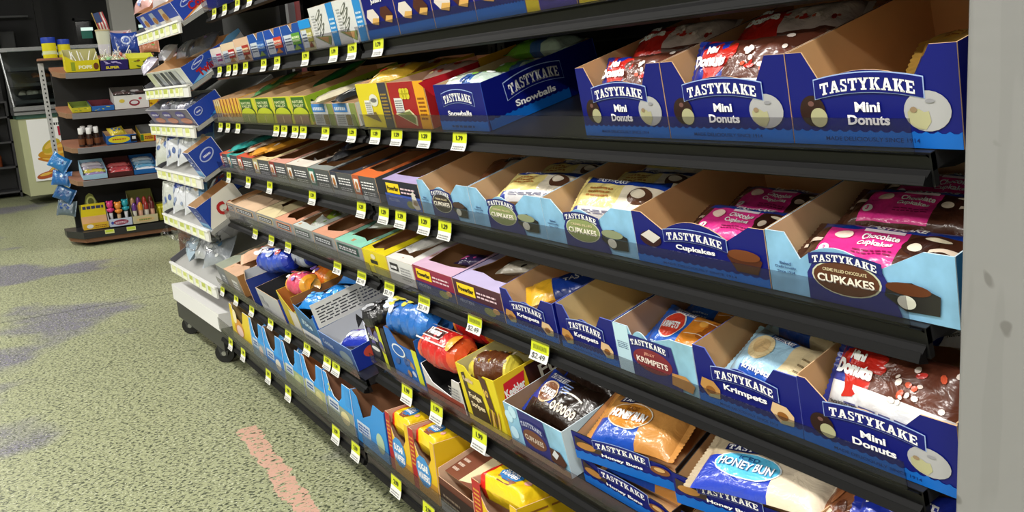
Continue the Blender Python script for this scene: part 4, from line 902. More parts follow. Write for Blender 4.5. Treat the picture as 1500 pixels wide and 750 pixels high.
swirl = scrib(['#7d7f84','#b8bac0','#3a3a3e','#5f6066'],5,14)
tube(S['R1'].M(-1.655,.062,.07,62),.15,.033,'#1b1b1e','black wrapped cookie sleeve lying across the tall black box','#222226',dec=lambda b,F,L,W:(swirl(b,F,L,W),banner(b,F,.3*L,0,.1*L,.7*W,0,film('#c9c92a'),1.5)),seed=1)
tube(S['R1'].M(-1.61,.15,.06,30,0,0),.13,.03,'#9a9a98','silver-grey cookie sleeve behind the black one','#b8653a',dec=scrib(['#d8d4cc','#a85a34','#4a3a30','#c9b29a'],8,12),seed=2)
tube(S['R1'].M(-1.535,.058,.066,8),.15,.037,'#2468b8','shiny blue cookie sleeve bulging out of the tall blue box','#2a7ad0',dec=scrib(['#c9d8ee','#d8d04a','#1a4a9c','#e8eef4'],9,14),seed=3)
tube(S['R1'].M(-1.50,.145,.06,5),.13,.032,'#2a6ec0','second blue cookie sleeve behind the bulging one','#1d4a94',dec=scrib(['#c9b28a','#6a4a2a','#e8eef4'],12,10),seed=4)
carton('R1',-1.447,.145,.2,.06,'dark box with a white flap under the red wrapped packs','cookie_box','box',front=pr('#c9c6c2'),side=CHAR,fprof=[(0,0),(.145,0),(.145,.06),(.12,.06),(.1,.02),(.03,.03),(0,.06)],inn=mat('#101012',.8),fdec=lambda b,F,w,h: (quad(b,F,0,0,w,.35*h,pr('#8d3a2a'),1),squig(b,F,.7*w,.4*h,.95*w,.8*h,pr('#8a8a8c'),2,4,3)),edge=WHITE); note('R1',-1.447,.145,'red wrapped packs')
def dec_vie(b,F,L,W):
    banner(b,F,-.12*L,.0,.42*L,.34*W,.0,film('#f0ece8'),1); banner(b,F,-.12*L,0,.4*L,.27*W,.0,film('#4a1a1c'),2); text(b,F,'Vienna',-.12*L,.02*W,.34*L,.2*W,WHITE,4,bold=.05); quad(b,F,-.45*L,-.3*W,.3*L,-.26*W,film('#f0e0d0'),2); quad(b,F,-.45*L,.3*W,.3*L,.34*W,film('#f0e0d0'),2)
    ell(b,F,.38*L,-.05*W,.08*L,.3*W,film('#e8a02a'),1,rings=3)
for i,(x,d,h,y,c2,lb) in enumerate(((-1.37,.045,.055,2,'#d8582a','red cookie sleeve with an orange end at the front of the red packs'),(-1.36,.115,.062,3,'#e8902a','red and yellow cookie sleeve behind the front red one'),(-1.35,.18,.055,4,'#d8582a','red cookie sleeve at the back of the red packs'))):
    tube(S['R1'].M(x,d,h,y,8),.15,.037,'#c4211e',lb,c2,dec=dec_vie,seed=10+i)
def f_fud(b,F,w,h):
    pg(b,F,[(.14*w,.1*h),(.1*w,.86*h),(.2*w,.9*h),(.22*w,.62*h),(.56*w,.6*h),(.62*w,.12*h)],pr('#3a2a16'),1); text(b,F,'Keebler',.27*w,.78*h,.28*w,.09*h,pr('#d8c0a0'),2,bold=.03); text(b,F,'Fudge',.36*w,.5*h,.32*w,.12*h,pr('#e8d8b0'),3,bold=.03); text(b,F,'Stripes',.38*w,.34*h,.36*w,.12*h,pr('#e8d8b0'),3,bold=.03)
    pg(b,F,[(.6*w,.98*h),(.78*w,.96*h),(.84*w,.4*h),(.7*w,.45*h)],pr('#4a2a1c'),2); text(b,F,'10',.72*w,.7*h,.1*w,.12*h,pr('#e8c060'),3,bold=.03)
    for i in range(4): ell(b,F,(.68+.07*i)*w,.28*h,.025*w,.17*h,pr(('#5a3a20','#c9a050')[i%2]),3,rot=-.2)
def r_fud(b,F,d,h):
    quad(b,F,.3*d,.52*h,.98*d,.96*h,pr('#3a1c14'),1); text(b,F,'Fudge',.62*d,.74*h,.42*d,.28*h,pr('#f0e8d8'),2,bold=.02,rot=.03); pg(b,F,[(.07*d,.56*h),(.1*d,.88*h),(.29*d,.92*h),(.25*d,.6*h),(.16*d,.46*h)],pr('#c8202a'),2); text(b,F,'Keebler',.18*d,.72*h,.18*d,.13*h,WHITE,3,rot=.1,bold=.04)
carton('R1',-1.29,.125,.21,.102,'yellow fudge cookie box with a striped sleeve showing','cookie_box','box',front=pr('#d6c418'),side=pr('#dcb91e'),fdec=f_fud,rdec=r_fud,fprof=[(0,0),(.125,0),(.125,.102),(.09,.1),(.07,.088),(.045,.088),(.03,.102),(0,.102)],inn=kraft('#cfc48a'),edge=pr('#e2cf3a')); note('R1',-1.29,.125,'yellow fudge cookie box')
tube(S['R1'].M(-1.23,.05,.05,20),.1,.033,'#5a3018','striped fudge cookie pack in the yellow box','#d8c84a',dec=lambda b,F,L,W:[banner(b,F,(-.35+.12*i)*L,.0,.05*L,.7*W,.1*W,film(('#f0e4d0','#d8a83a')[i%2]),1+.2*i) for i in range(7)],seed=20)
tube(S['R1'].M(-1.225,.135,.062,8),.115,.038,'#d8b41e','yellow cookie sleeve behind the striped pack','#e2c82a',dec=scrib(['#a8442a','#e8d45a','#f0e4b0','#b8862a'],7,12),seed=21)
# clear cupcake packs
def f_cupd(b,F,w,h):
    for x,y in ((.06,.7),(.1,.35),(.15,.85)): ell(b,F,x*w,y*h,.07*w,.14*h,pr('#b9dcee'),1)
    pg(b,F,[(.26*w,0),(.26*w,h),(.7*w,h),(.75*w,.1*h),(.75*w,0)],pr('#26286e'),2); ell(b,F,.48*w,.45*h,.2*w,.2*h,pr('#6a4230'),3); banner(b,F,.48*w,.72*h,.42*w,.15*h,.05*h,pr('#1b2368'),4); slab(b,F,'TASTYKAKE',.48*w,.72*h,.36*w,.1*h,pr('#b9c0dc'),6,.05*h); text(b,F,'CUPKAKES',.48*w,.45*h,.32*w,.12*h,pr('#c9b8a8'),5,bold=.03)
    pg(b,F,[(.72*w,.2*h),(.74*w,.5*h),(.9*w,.5*h),(.98*w,.3*h),(.9*w,.1*h)],pr('#4a2a20'),4); pg(b,F,[(.76*w,.35*h),(.82*w,.5*h),(.88*w,.42*h),(.82*w,.28*h)],pr('#cfd4d8'),5); quad(b,F,0,0,w,.14*h,pr('#8d7a62'),3)
carton('R1',-1.15,.158,.21,.073,'light blue tray of clear-wrapped chocolate cupcakes on the lower shelf',front=PC('#86b8d6'),side=pr('#cfe0ea'),fdec=f_cupd,hs=(.073,.08),inn=kraft('#9a7a60'),edge=pr('#dceaf2')); note('R1',-1.15,.168,'tray of clear-wrapped chocolate cupcakes')
def mf_cc(u,v,s): return film('#23160f') if u > -.05 or v < -.6 else (film('#1d3a9c') if v > -.45 else film('#3a2a22'))
def dec_cc(b,F,L,W):
    ell(b,F,-.2*L,.0,.16*L,.26*W,film('#d8b890'),2,rings=3); ell(b,F,-.2*L,.0,.145*L,.22*W,film('#7a4a2c'),3,rings=3); text(b,F,'CUPKAKES',-.19*L,.0,.26*L,.15*W,WHITE,6,bold=.04); slab(b,F,'TASTYKAKE',-.2*L,.36*W,.34*L,.13*W,WHITE,3); squig(b,F,-.02*L,.1*W,.12*L,.35*W,pr('#9ab0e8'),2,4,3)
    for k in range(6): ell(b,F,(.02+.075*k)*L,-.2*W,.035*L,.1*W,film('#e8dcc8'),2+.2*k,rings=2,n=12); ell(b,F,(.02+.075*k)*L,-.2*W,.018*L,.05*W,film('#3a241a'),3+.2*k,n=10)
    banner(b,F,.2*L,.1*W,.4*L,.035*W,.06*W,film('#efe6d6'),2)
for i,(d,h,p,lb) in enumerate(((.07,.045,24,'clear pack of chocolate cupcakes with a blue label at the tray front'),(.148,.056,18,'clear pack of chocolate cupcakes with a blue label at the tray back'))):
    pack(S['R1'].M(-1.062,d,h-.01,-2,p),.15,.09,.034,mf_cc,lb,dec=dec_cc,name='cupcake_pack',seed=150+i,nu=22,nv=14,group='clear cupcake packs')
# honey bun trays, two stacks
def f_bun(b,F,w,h):
    scallop(b,F,0,w,0,.34*h,BAND,1,12); pg(b,F,[(.03*w,.85*h),(.3*w,.6*h),(.3*w,.42*h),(.12*w,.4*h),(.02*w,.5*h)],pr('#3a2a24'),2); ell(b,F,.14*w,.56*h,.1*w,.13*h,pr('#a8763a'),3); ell(b,F,.86*w,.56*h,.09*w,.14*h,pr('#7a4a26'),3); ell(b,F,.86*w,.6*h,.05*w,.07*h,pr('#caa068'),4)
    logo(b,F,.5*w,.74*h,.48*w,.19*h,.06*h,l=3); text(b,F,'Honey Buns',.5*w,.44*h,.4*w,.14*h,WHITE,5,bold=.03)
bp = lambda w,h: [(0,0),(w,0),(w,.6*h),(.9*w,.78*h),(.78*w,.8*h),(.72*w,.62*h),(.6*w,.82*h),(.45*w,.86*h),(.3*w,.76*h),(.18*w,.92*h),(0,h)]
def bun(x,z,lb,yaw=0,dd=0,w=.205,sd=None,d=.15,s=(.031,.056)):
    h=.041; r=carton('R1',x,w,d,h,lb,fprof=bp(w,h),fdec=f_bun,front=NAVY,side=sd or pr('#2a1d16'),hs=s,hb=s[1],inn=KR,edge=CHAR,z=z,yaw=yaw,dd=dd); return r
bun(-.97,.0012,'lower honey bun tray of the left stack, on the shelf',dd=.008,w=.185,d=.2,s=(.03,.038)); bun(-.965,.044,'upper honey bun tray of the left stack, turned slightly, glazed bun inside',yaw=9,dd=.004,w=.178); note('R1',-.97,.2,'left stack of honey bun trays')
bun(-.765,.0012,'lower honey bun tray of the right stack, on the shelf',dd=.008,w=.172,d=.2,s=(.03,.038)); bun(-.778,.044,'upper honey bun tray of the right stack holding an iced bun pack',yaw=10,dd=.018,w=.16); note('R1',-.75,.19,'right stack of honey bun trays')
def dec_bun(oc,edge,t1,lc):
    def dec(b,F0,L,W):
        F = F0 if oc == '#d08a34' else (lambda x,y,l=0: F0(x,y*.78-.13*W,l))
        cx = -.1*L
        ell(b,F,cx,.02*W,.27*L,.27*W,film(edge),2,rings=4); ell(b,F,cx,.02*W,.258*L,.25*W,film(oc),3,rings=4); text(b,F,t1,cx,.15*W,.16*L,.09*W,pr(lc),8); text(b,F,'HONEY BUN',cx,.0,.44*L,.17*W,pr('#1d4f8c') if oc!='#d08a34' else WHITE,7.5,rot=-.06,bold=.06); text(b,F,'HONEY BUN',cx,.0,.44*L,.17*W,WHITE,9,rot=-.06,bold=.02)
        banner(b,F,cx+.02*L,.33*W,.5*L,.15*W,.05*W,film('#18205c'),3); slab(b,F,'TASTYKAKE',cx+.02*L,.33*W,.46*L,.1*W,WHITE,5,.05*W)
    return dec
def mf_gb(u,v,s): return film('#1f4fb4') if (v < -.15 and u < .15) else film('#c98e4a')
def mf_ib(u,v,s): return film('#2440b8') if (u < .25 and v < -.05) else (film('#e4d4bc') if u > .2 or v > .7 else film('#b9a88c'))
dgb = dec_bun('#d08a34','#efe4d0','GLAZED','#6a3a10'); dib = dec_bun('#5cc0ea','#e8f4fa','ICED','#1d4f8c')
pack(S['R1'].M(-.900,.08,.06,14,16),.13,.088,.032,mf_gb,'glazed honey bun pack with an orange oval in the upper left tray',dec=dgb,name='honey_bun_pack',seed=160,nu=24,nv=16)
pack(S['R1'].M(-.87,.075,.006,3,12),.16,.08,.034,mf_gb,'honey bun pack with a blue corner in the lower left tray',dec=scrib(['#3a6ad0','#e0c090','#a8763a'],4,6),name='honey_bun_pack',seed=161)
pack(S['R1'].M(-.675,.078,.08,13,14),.155,.088,.03,mf_ib,'iced honey bun pack with a bright blue oval, in the upper right tray',dec=dib,name='honey_bun_pack',seed=162,nu=26,nv=18)
pack(S['R1'].M(-.679,.075,.006,3,12),.145,.08,.034,lambda u,v,s: film('#2a8ac8'),'blue iced honey bun pack in the lower right tray',dec=lambda b,F,L,W: text(b,F,'HONEY BUN',-.1*L,.1*W,.5*L,.24*W,WHITE,3,rot=-.06,bold=.03),name='honey_bun_pack',seed=163)
carton('R1',-.59,.112,.2,.09,'dark blue cake tray at the right end of the lower shelf',fprof=post_prof(.112,.09,.12,.12),fdec=blue_front(('Pies',),art_krimp,since=False),inn=KD,edge=KL)
pack(S['R1'].M(-.572,.075,.07,80,0,-25),.11,.05,.026,one('#8a5434'),'brown pastry pack standing beside the iced honey bun pack',dec=scrib(['#a86a44','#6a3a24'],4,10),name='snack_bag',seed=164)
pack(S['R1'].M(-.535,.085,.07,80,0,-25),.11,.05,.026,one('#6a2f4a'),'plum coloured pack at the right end of the lower shelf',dec=scrib(['#d8d8d4','#3a1a2a'],5,5),name='snack_bag',seed=165)
pack(S['R1'].M(-.500,.07,.088,12,28),.085,.07,.03,one('#1c2f9c'),'dark blue pack under the middle shelf end, beside the column',dec=lambda b,F,L,W: slab(b,F,'TASTYKAKE',0,.15*W,.8*L,.2*W,WHITE,3,.05*W),name='snack_bag',seed=166)

# ================================================================== lower shelf, left section
carton('L1',-2.905,.105,.23,.066,'grey clear-fronted box with a loose paper flap at the shelf end','snack_carton','box',front=pr('#6f7378'),side=pr('#7d8186'),inn=mat('#8f9484',.6),hs=(.066,.066),top=(.01,.02,.07,.03,.012,41),topm=pr('#9aa08e'),fdec=lambda b,F,w,h:(quad(b,F,.45*w,.15*h,.8*w,.6*h,pr('#c9ccd0'),1),squig(b,F,.48*w,.2*h,.78*w,.55*h,pr('#6a6e74'),2,3,3))); note('L1',-2.905,.105,'grey clear-fronted box')
def f_kb(b,F,w,h): quad(b,F,0,0,w,h,pr('#8a8478'),1); quad(b,F,.4*w,.15*h,.8*w,.65*h,pr('#d5d4d0'),2); squig(b,F,.43*w,.2*h,.78*w,.6*h,pr('#6d6e72'),3,3,2)
carton('L1',-2.797,.16,.235,.068,'long brown cardboard box with crumpled tan paper inside','snack_carton','box',front=kraft('#8d7a60'),side=kraft('#9c6b35'),inn=kraft('#c49a72'),fdec=f_kb,hs=(.068,.07),top=(.01,.02,.05,.05,.012,42),topm=kraft('#d0a888')); note('L1',-2.797,.16,'long brown cardboard box')
pack(S['L1'].M(-2.73,.14,.055,70,8),.16,.08,.024,lambda u,v,s: kraft('#cda283'),'crumpled tan paper bag inside the long brown box',name='paper_bag',cat='bag',seed=170,wr=.25,finm=KP)
# tipped carton and cookie packs
carton('L1',-2.605,.11,.13,.085,'navy and white carton tipped on its side between the brown box and the cookie packs','cookie_box','box',front=pr('#c9cacc'),side=pr('#1f3278'),inn=mat('#b9bcc0',.6),fdec=lambda b,F,w,h:(quad(b,F,0,0,.3*w,h,pr('#1f2f7a'),1),quad(b,F,.3*w,0,.62*w,h,pr('#5a5f68'),1),squig(b,F,.33*w,.1*h,.6*w,.9*h,pr('#a8aeb8'),2,8,3),quad(b,F,0,.86*h,w,h,pr('#b5524a'),2)),yaw=-14,dd=.02); note('L1',-2.6,.2,'tipped navy and white carton')
cols = ['#e6e8f0','#2445b4','#8fa4d8','#c9cfe2','#c84a4a']
for i,(x,d,h,y,c,lb) in enumerate(((-2.43,.085,.075,18,'#3350b8','blue and white cookie sleeve heaped at the front of the lower left shelf'),(-2.36,.14,.085,14,'#cfd6ea','white and red cookie sleeve behind the front blue one'),(-2.30,.215,.09,10,'#2a52b4','blue cookie sleeve with a square label at the back'),(-2.40,.19,.06,20,'#d5dae8','pale cookie sleeve half buried behind the heap'))):
    tube(S['L1'].M(x,d,h,y),.16,.036,c,lb,'#1f34a8',dec=scrib(cols+['#e6e8f0','#d8dcea'],i,30),seed=30+i)
carton('L1',-2.44,.2,.2,.07,'white-sided carton under the heap of blue cookie sleeves','cookie_box','box',front=pr('#b4b5b8'),side=pr('#3048a0'),inn=mat('#2a2a2e',.7),fdec=blocks(4,['#9a9ca2','#c4c6ca','#85878e'],3,False)); note('L1',-2.44,.2,'heap of blue cookie sleeves')
carton('L1',-2.205,.11,.22,.105,'yellow-fronted kraft carton of orange and red cookie packs','cookie_box','box',front=pr('#b3a02a'),side=pr('#8d5a2a'),inn=kraft('#b8702e'),fprof=[(0,0),(.11,0),(.11,.07),(.08,.06),(.03,.085),(0,.105)],hs=(.105,.1),fdec=lambda b,F,w,h:(quad(b,F,.45*w,0,w,.6*h,pr('#c9c5bc'),1),quad(b,F,0,0,w,.15*h,pr('#9aa0a4'),2)),edge=pr('#d8c43a')); note('L1',-2.205,.11,'yellow-fronted carton')
for i,(d,lb) in enumerate(((.06,'orange and pink cookie pack at the front of the yellow-fronted carton'),(.12,'orange and red cookie pack in the middle of the yellow-fronted carton'),(.18,'orange and red cookie pack at the back of the yellow-fronted carton'))):
    tube(S['L1'].M(-2.15,d,.06,12),.095,.032,['#d04a6a','#e07a2a','#d83a3a'][i],lb,'#e8a030',dec=scrib(['#f0d8d0','#c42a4a','#f0b040','#8a6ac0'],i,10),seed=40+i)
def f_rk(b,F,w,h): quad(b,F,0,0,w,.3*h,pr('#d5d6d8'),1); squig(b,F,.1*w,.08*h,.8*w,.22*h,pr('#7a7e86'),2,1,3,.7); text(b,F,'Rice',.5*w,.55*h,.5*w,.16*h,pr('#bcd4e4'),2,bold=.03,rot=-.1); ell(b,F,.5*w,.56*h,.3*w,.12*h,pr('#35587c'),1)
carton('L1',-2.09,.13,.22,.09,'blue carton of bright blue wrapped cereal squares','cookie_box','box',front=pr('#3f6a92'),side=pr('#2160c0'),inn=pr('#3a3430'),fdec=f_rk,hs=(.085,.09),edge=pr('#5aa0e0'),fprof=[(0,0),(.13,0),(.13,.08),(.1,.07),(.03,.085),(0,.09)]); note('L1',-2.09,.13,'blue carton of cereal squares')
for i,(d,h) in enumerate(((.05,.055),(.105,.062),(.165,.068))):
    pack(S['L1'].M(-2.02,d,h,14,12),.11,.065,.036,one('#1f86d8'),'bright blue wrapped cereal square pack, '+['front','middle','rear'][i]+' one in the blue carton',dec=scrib(['#e8f2fa','#5ab4f0','#1a5ab8'],i+3,7),seed=180+i)
def bd_nut(b,F,w,h): pass
def r_nut(b,F,d,h): quad(b,F,.05*d,.1*h,.95*d,.9*h,pr('#d8dad8'),1); squig(b,F,.1*d,.2*h,.9*d,.8*h,pr('#3a3c4a'),2,5,3,.4)
t = carton('L1',-1.955,.205,.2,.05,'open blue cookie carton with white inside and a nutrition flap','cookie_box','box',front=pr('#3a5a94'),side=pr('#1b2f8c'),inn=mat('#c3c6cc',.5),fdec=lambda b,F,w,h:(text(b,F,'Cookies',.25*w,.6*h,.3*w,.25*h,pr('#b4c4dc'),2,rot=-.05),ell(b,F,.75*w,.4*h,.18*w,.3*h,pr('#7a8a94'),1)),
      rdec=lambda b,F,d,h:(text(b,F,'Cho',.75*d,.55*h,.3*d,.5*h,pr('#c9ccd8'),2,bold=.05),text(b,F,'Cream',.5*d,.2*h,.4*d,.22*h,pr('#9ab0e0'),2),ell(b,F,.22*d,.6*h,.1*d,.25*h,pr('#c04a3a'),1)),hs=(.05,.055),edge=pr('#8fb0e0')); note('L1',-1.955,.205,'open carton with the nutrition flap')
b = MB(); fl = lambda s_,y,l=0: Vector((.0-.012*y/.06*.3, s_, .052 + y)); b.prism(rct(.005,0,.2,.058),fl,(-1,0,0),T,pr('#3a7ad0'),mat('#d8d8d4',.5))
F = lambda x,y,l=0: fl(x,y)+Vector((.0002+T+l*LS,0,0)); quad(b,F,.01,.006,.195,.054,pr('#dcdcd8'),1); squig(b,F,.014,.01,.12,.05,pr('#3a3c44'),2,6,3,.4); squig(b,F,.125,.012,.19,.05,pr('#55586a'),2,5,4,.4); b.obj('nutrition_flap', t)
for i,(x,d,y,p,lb) in enumerate(((-1.85,.07,30,10,'blue and white cookie pack lying in the open blue carton'),(-1.80,.13,65,35,'blue and white cookie pack leaning in the open blue carton'))):
    pack(S['L1'].M(x,d,.006+.02*i,y,p),.11,.06,.035,lambda u,v,s: film('#d5d8e6') if abs(v)<.4 else film('#2438b0'),lb,dec=scrib(['#3a50c0','#e8eaf2','#6a3a8a'],i+2,6),seed=190+i)

# ================================================================== base shelf
h0=.118
hump = lambda w,h: [(0,0),(w,0),(w,h),(.72*w,h),(.64*w,.66*h),(.5*w,.52*h),(.32*w,.56*h),(.2*w,.74*h),(.12*w,h),(0,h)]
carton('S0',-2.77,.215,.16,.108,'yellow snack box at the left end of the base shelf beside the white rack','snack_carton','box',front=pr('#d9c02a'),side=pr('#dcc41e'),inn=kraft('#b9a06a'),fprof=hump(.215,.108),fdec=lambda b,F,w,h:(ell(b,F,.42*w,.42*h,.24*w,.26*h,pr('#c98a2c'),1),ell(b,F,.45*w,.36*h,.17*w,.16*h,pr('#dfc0b4'),2),ell(b,F,.25*w,.7*h,.1*w,.2*h,pr('#e8dcb0'),2),quad(b,F,0,0,w,.2*h,pr('#a8a476'),3)),edge=WHITE); note('S0',-2.77,.215,'yellow snack box')
bl0 = [(-2.545,.13,'first'),(-2.41,.165,'second'),(-2.24,.155,'third'),(-2.08,.15,'fourth'),(-1.925,.17,'fifth')]
for i,(x,w,n) in enumerate(bl0):
    lt_ = i>1
    def fd(b,F,w_,h_,i=i):
        quad(b,F,0,0,w_,.45*h_,pr(['#7d9fb8','#3a7ac0','#9aa878','#a8ac7a','#8f9a86'][i]),1); quad(b,F,.1*w_,.28*h_,.5*w_,.5*h_,pr('#c3ccd2'),2)
        squig(b,F,.15*w_,.32*h_,.45*w_,.46*h_,pr('#28508c'),3,2,i,.6); ell(b,F,.7*w_,.25*h_,.16*w_,.14*h_,pr(['#c9b8a8','#d8d2c0','#b9bf8a','#c9c48a','#d8cf9a'][i]),2); quad(b,F,.78*w_,.55*h_,.96*w_,.95*h_,pr('#2f8ad0'),1)
        if i == 4: text(b,F,'2',.2*w_,.72*h_,.08*w_,.16*h_,pr('#d8d040'),3,bold=.04)
    h = .1065+.0005*(i%2)
    carton('S0',x,w-.004,.16,h,'bright blue cereal bar box on the base shelf, %s from the yellow box' % n,'cereal_box','box',front=pr('#2f95de'),side=pr('#1c7cd0'),inn=kraft(['#6a5a48','#8a6a4a','#5a4a3a','#b57444','#a8765a'][i]),fprof=hump(w-.004,h),fdec=fd,edge=WHITE,group='bright blue cereal bar boxes'); note('S0',x,w,'%s bright blue cereal box' % n)
for i,(x,d) in enumerate(((-2.48,.06),(-2.33,.06),(-2.17,.06),(-2.31,.11))):
    pack(S['S0'].M(x,d,.075,8,50),.09,.06,.03,one('#2b94d8'),'shiny blue cereal bar pack inside the %s bright blue box%s' % (['first','second','third','second'][i], ' at the back' if i==3 else ''),dec=scrib(['#dff0fa','#1a5aa8','#f0f4f8'],i,7),seed=200+i)
carton('S0',-1.752,.172,.16,.108,'bright blue twenty-bar box with a solid right side beside the sugar wafers','cereal_box','box',front=pr('#2a86cc'),side=pr('#1746a0'),inn=kraft('#94684a'),fprof=[(0,0),(.172,0),(.172,.106),(.12,.108),(.1,.08),(.05,.06),(.03,.1),(0,.11)],
       fdec=lambda b,F,w,h:(quad(b,F,.1*w,.2*h,.5*w,.45*h,pr('#b8c6d4'),1),squig(b,F,.13*w,.24*h,.47*w,.42*h,pr('#2a4f94'),2,3,3,.6),ell(b,F,.8*w,.3*h,.12*w,.2*h,pr('#a8c0a0'),1)),
       rdec=lambda b,F,d,h:(text(b,F,'20',.4*d,.72*h,.4*d,.24*h,pr('#d8cf3a'),2,bold=.05),text(b,F,'BARS',.4*d,.5*h,.4*d,.1*h,pr('#d8cf3a'),2,bold=.03)),edge=pr('#4aa0dc')); note('S0',-1.752,.175,'twenty-bar blue box')
def f_sw(b,F,w,h):
    quad(b,F,0,0,.2*w,h,pr('#a81f24'),1); quad(b,F,.2*w,0,w,.3*h,pr('#b8862a'),1)
    ell(b,F,.48*w,.4*h,.3*w,.26*h,pr('#3a88c4'),2,n=10); text(b,F,'SUGAR',.48*w,.47*h,.42*w,.12*h,WHITE,3,bold=.04); text(b,F,'WAFERS',.48*w,.31*h,.46*w,.12*h,WHITE,3,bold=.04)
    squig(b,F,.03*w,.4*h,.17*w,.9*h,pr('#d8a03a'),2,7,3)
swp = lambda w,h: [(0,0),(w,0),(w,h),(.86*w,h),(.84*w,.7*h),(.7*w,.55*h),(.3*w,.62*h),(.17*w,.8*h),(.16*w,h),(0,h)]
def mf_sw(u,v,s): return film('#d82a20') if u < -.72 else film('#ecc81e')
def dec_sw(b,F,L,W):
    ell(b,F,.0,.02*W,.22*L,.32*W,film('#3a86c8'),1,rings=3,n=10); text(b,F,'SUGAR',0,.12*W,.3*L,.16*W,WHITE,5,bold=.04); text(b,F,'WAFERS',0,-.06*W,.34*L,.16*W,WHITE,5,bold=.04)
    pg(b,F,[(-.18*L,-.2*W),(.2*L,-.2*W),(.12*L,-.42*W),(-.12*L,-.42*W)],film('#8a4a2a'),2); ell(b,F,.34*L,.0,.06*L,.1*W,film('#f0b0a0'),1,rings=2)
for i,(x,w,d,lb) in enumerate(((-1.568,.103,.2,'yellow and red sugar wafer box, left of the pair'),(-1.462,.105,.2,'yellow and red sugar wafer box, right of the pair'),(-1.222,.14,.2,'yellow sugar wafer box with an open top right of the brown box'))):
    h = .116 if i<2 else .105
    carton('S0',x,w-.002,d,h,lb,'cookie_box','box',front=pr('#d8b21e'),side=pr('#dcb41c'),inn=KP,fprof=swp(w-.002,h),fdec=f_sw,hs=(h,h),edge=KP,ldec=lambda b,F,d_,h_: quad(b,F,0,0,d_*.3,h_,pr('#b8241e'),1), rdec=(lambda b,F,d_,h_:(quad(b,F,.3*d_,.1*h_,.42*d_,.75*h_,pr('#2a2a2a'),1),squig(b,F,.32*d_,.15*h_,.41*d_,.7*h_,pr('#a8b04a'),2,8,2))) if i==1 else (lambda b,F,d_,h_:(quad(b,F,.0,.0,.3*d_,.8*h_,pr('#c9924a'),1),squig(b,F,.1*d_,.86*h_,.9*d_,.93*h_,pr('#8a5a20'),2,1,2))),topm=pr('#d83a2a')); note('S0',x,w,['left sugar wafer box','right sugar wafer box','open-topped sugar wafer box'][i])
    n_ = 3 if i<2 else 2
    for j in range(n_):
        lbj = ['front','middle','rear'][j] if n_==3 else ['front','rear'][j]
        pack(S['S0'].M(x+w/2,.036+.058*j,.07 if i<2 else .062,0 if i<2 else 6,3),w-.022,.056,.05,mf_sw,'yellow sugar wafer pack with a red end, %s one in the %s' % (lbj,['left box','right box','open-topped box'][i]),dec=dec_sw,name='wafer_pack',seed=210+i*5+j,nu=20,nv=14,wr=.02,sq=True,fin=.003)
def f_ne(b,F,w,h):
    quad(b,F,0,0,w,.5*h,pr('#2a1c18'),1); squig(b,F,.1*w,.1*h,.6*w,.4*h,pr('#7a6a5a'),2,3,3); quad(b,F,0,0,w,.18*h,pr('#8d9094'),2)
r = carton('S0',-1.352,.125,.2,.095,'brown wafer carton with a round white badge on its slanted lid','cookie_box','box',front=pr('#5a2f22'),side=kraft('#d4ac8c'),inn=KP,fdec=f_ne,hs=(.075,.125),hb=.12,edge=KP,fprof=rct(0,0,.125,.06)); note('S0',-1.352,.125,'brown wafer carton')
b = MB(); lm = lambda a,c: (a, .012+c*.92, .068+c*.28); b.prism([(.004,0),(.121,0),(.121,.13),(.075,.19),(.004,.19)],lm,(0,-.28,.92),.0015,pr('#7a4634'),KD)
F = lambda x,y,l=0: Vector(lm(x,y)) + Vector((0,-.28,.92))*(l*LS+.0003)
ell(b,F,.036,.1,.026,.034,WHITE,1); ell(b,F,.036,.1,.012,.015,pr('#d8706a'),2); 
for k in range(14):
    a = 2*math.pi*k/14; ell(b,F,.036+.02*math.cos(a),.1+.026*math.sin(a),.003,.003,pr('#4a5a9a'),3,n=6)
pg(b,F,[(.055,.0),(.12,.02),(.12,.125),(.085,.13),(.06,.08)],pr('#e4d2a8'),1); squig(b,F,.075,.07,.115,.115,pr('#b59a5a'),2,4,3); squig(b,F,.01,.012,.03,.05,pr('#d8c0b0'),2,3,3)
b.obj('slanted_lid', r)
# ================================================================== goods on the white-based rack
def rbox(i,x,w,d,h,label,front,side,inn=KL,fdec=None,rdec=None,hs=None,group=None,edge=None,fprof=None,dd=.006):
    f = S['S4']; r = thing('snack_carton', label, 'box', rM(i,x,dd,.0012), group)
    hs = hs or (h,h); b = MB(); b.prism(fprof or rct(0,0,w,h), lambda a,c:(a,0,c),(0,-1,0),T,front,inn,edge or WHITE)
    if fdec: fdec(b, frame((0,-.0002,0),(1,0,0),(0,0,1),(0,-1,0)), w, h)
    b.obj('front_panel', r)
    for sx,n,dc in ((0,(-1,0,0),None),(w,(1,0,0),rdec)):
        b = MB(); b.prism([(T,0),(d-T,0),(d-T,hs[1]),(T,hs[0])], lambda a,c:(sx,a,c), n, T, side, inn, edge or WHITE)
        if dc: dc(b, frame((sx+n[0]*.0002,0,0),(0,1,0),(0,0,1),n), d, h)
        b.obj('side_panel', r)
    b = MB(); b.prism(rct(0,0,w,hs[1]), lambda a,c:(a,d,c),(0,1,0),T,side,inn,edge or WHITE); b.obj('back_panel', r)
    b = MB(); b.box((T,T,.0006),(w-T,d-T,.0016),inn); b.obj('bottom_panel', r)
    return r
def rp(i,x,d,h,L,W,Th,c,label,yaw=0,pitch=0,roll=0,dec=None,seed=0,nm='snack_bag'):
    return pack(rM(i,x,d,h,yaw,pitch,roll),L,W,Th,one(c) if isinstance(c,str) else c,label,dec=dec,name=nm,seed=seed,nu=14,nv=8)
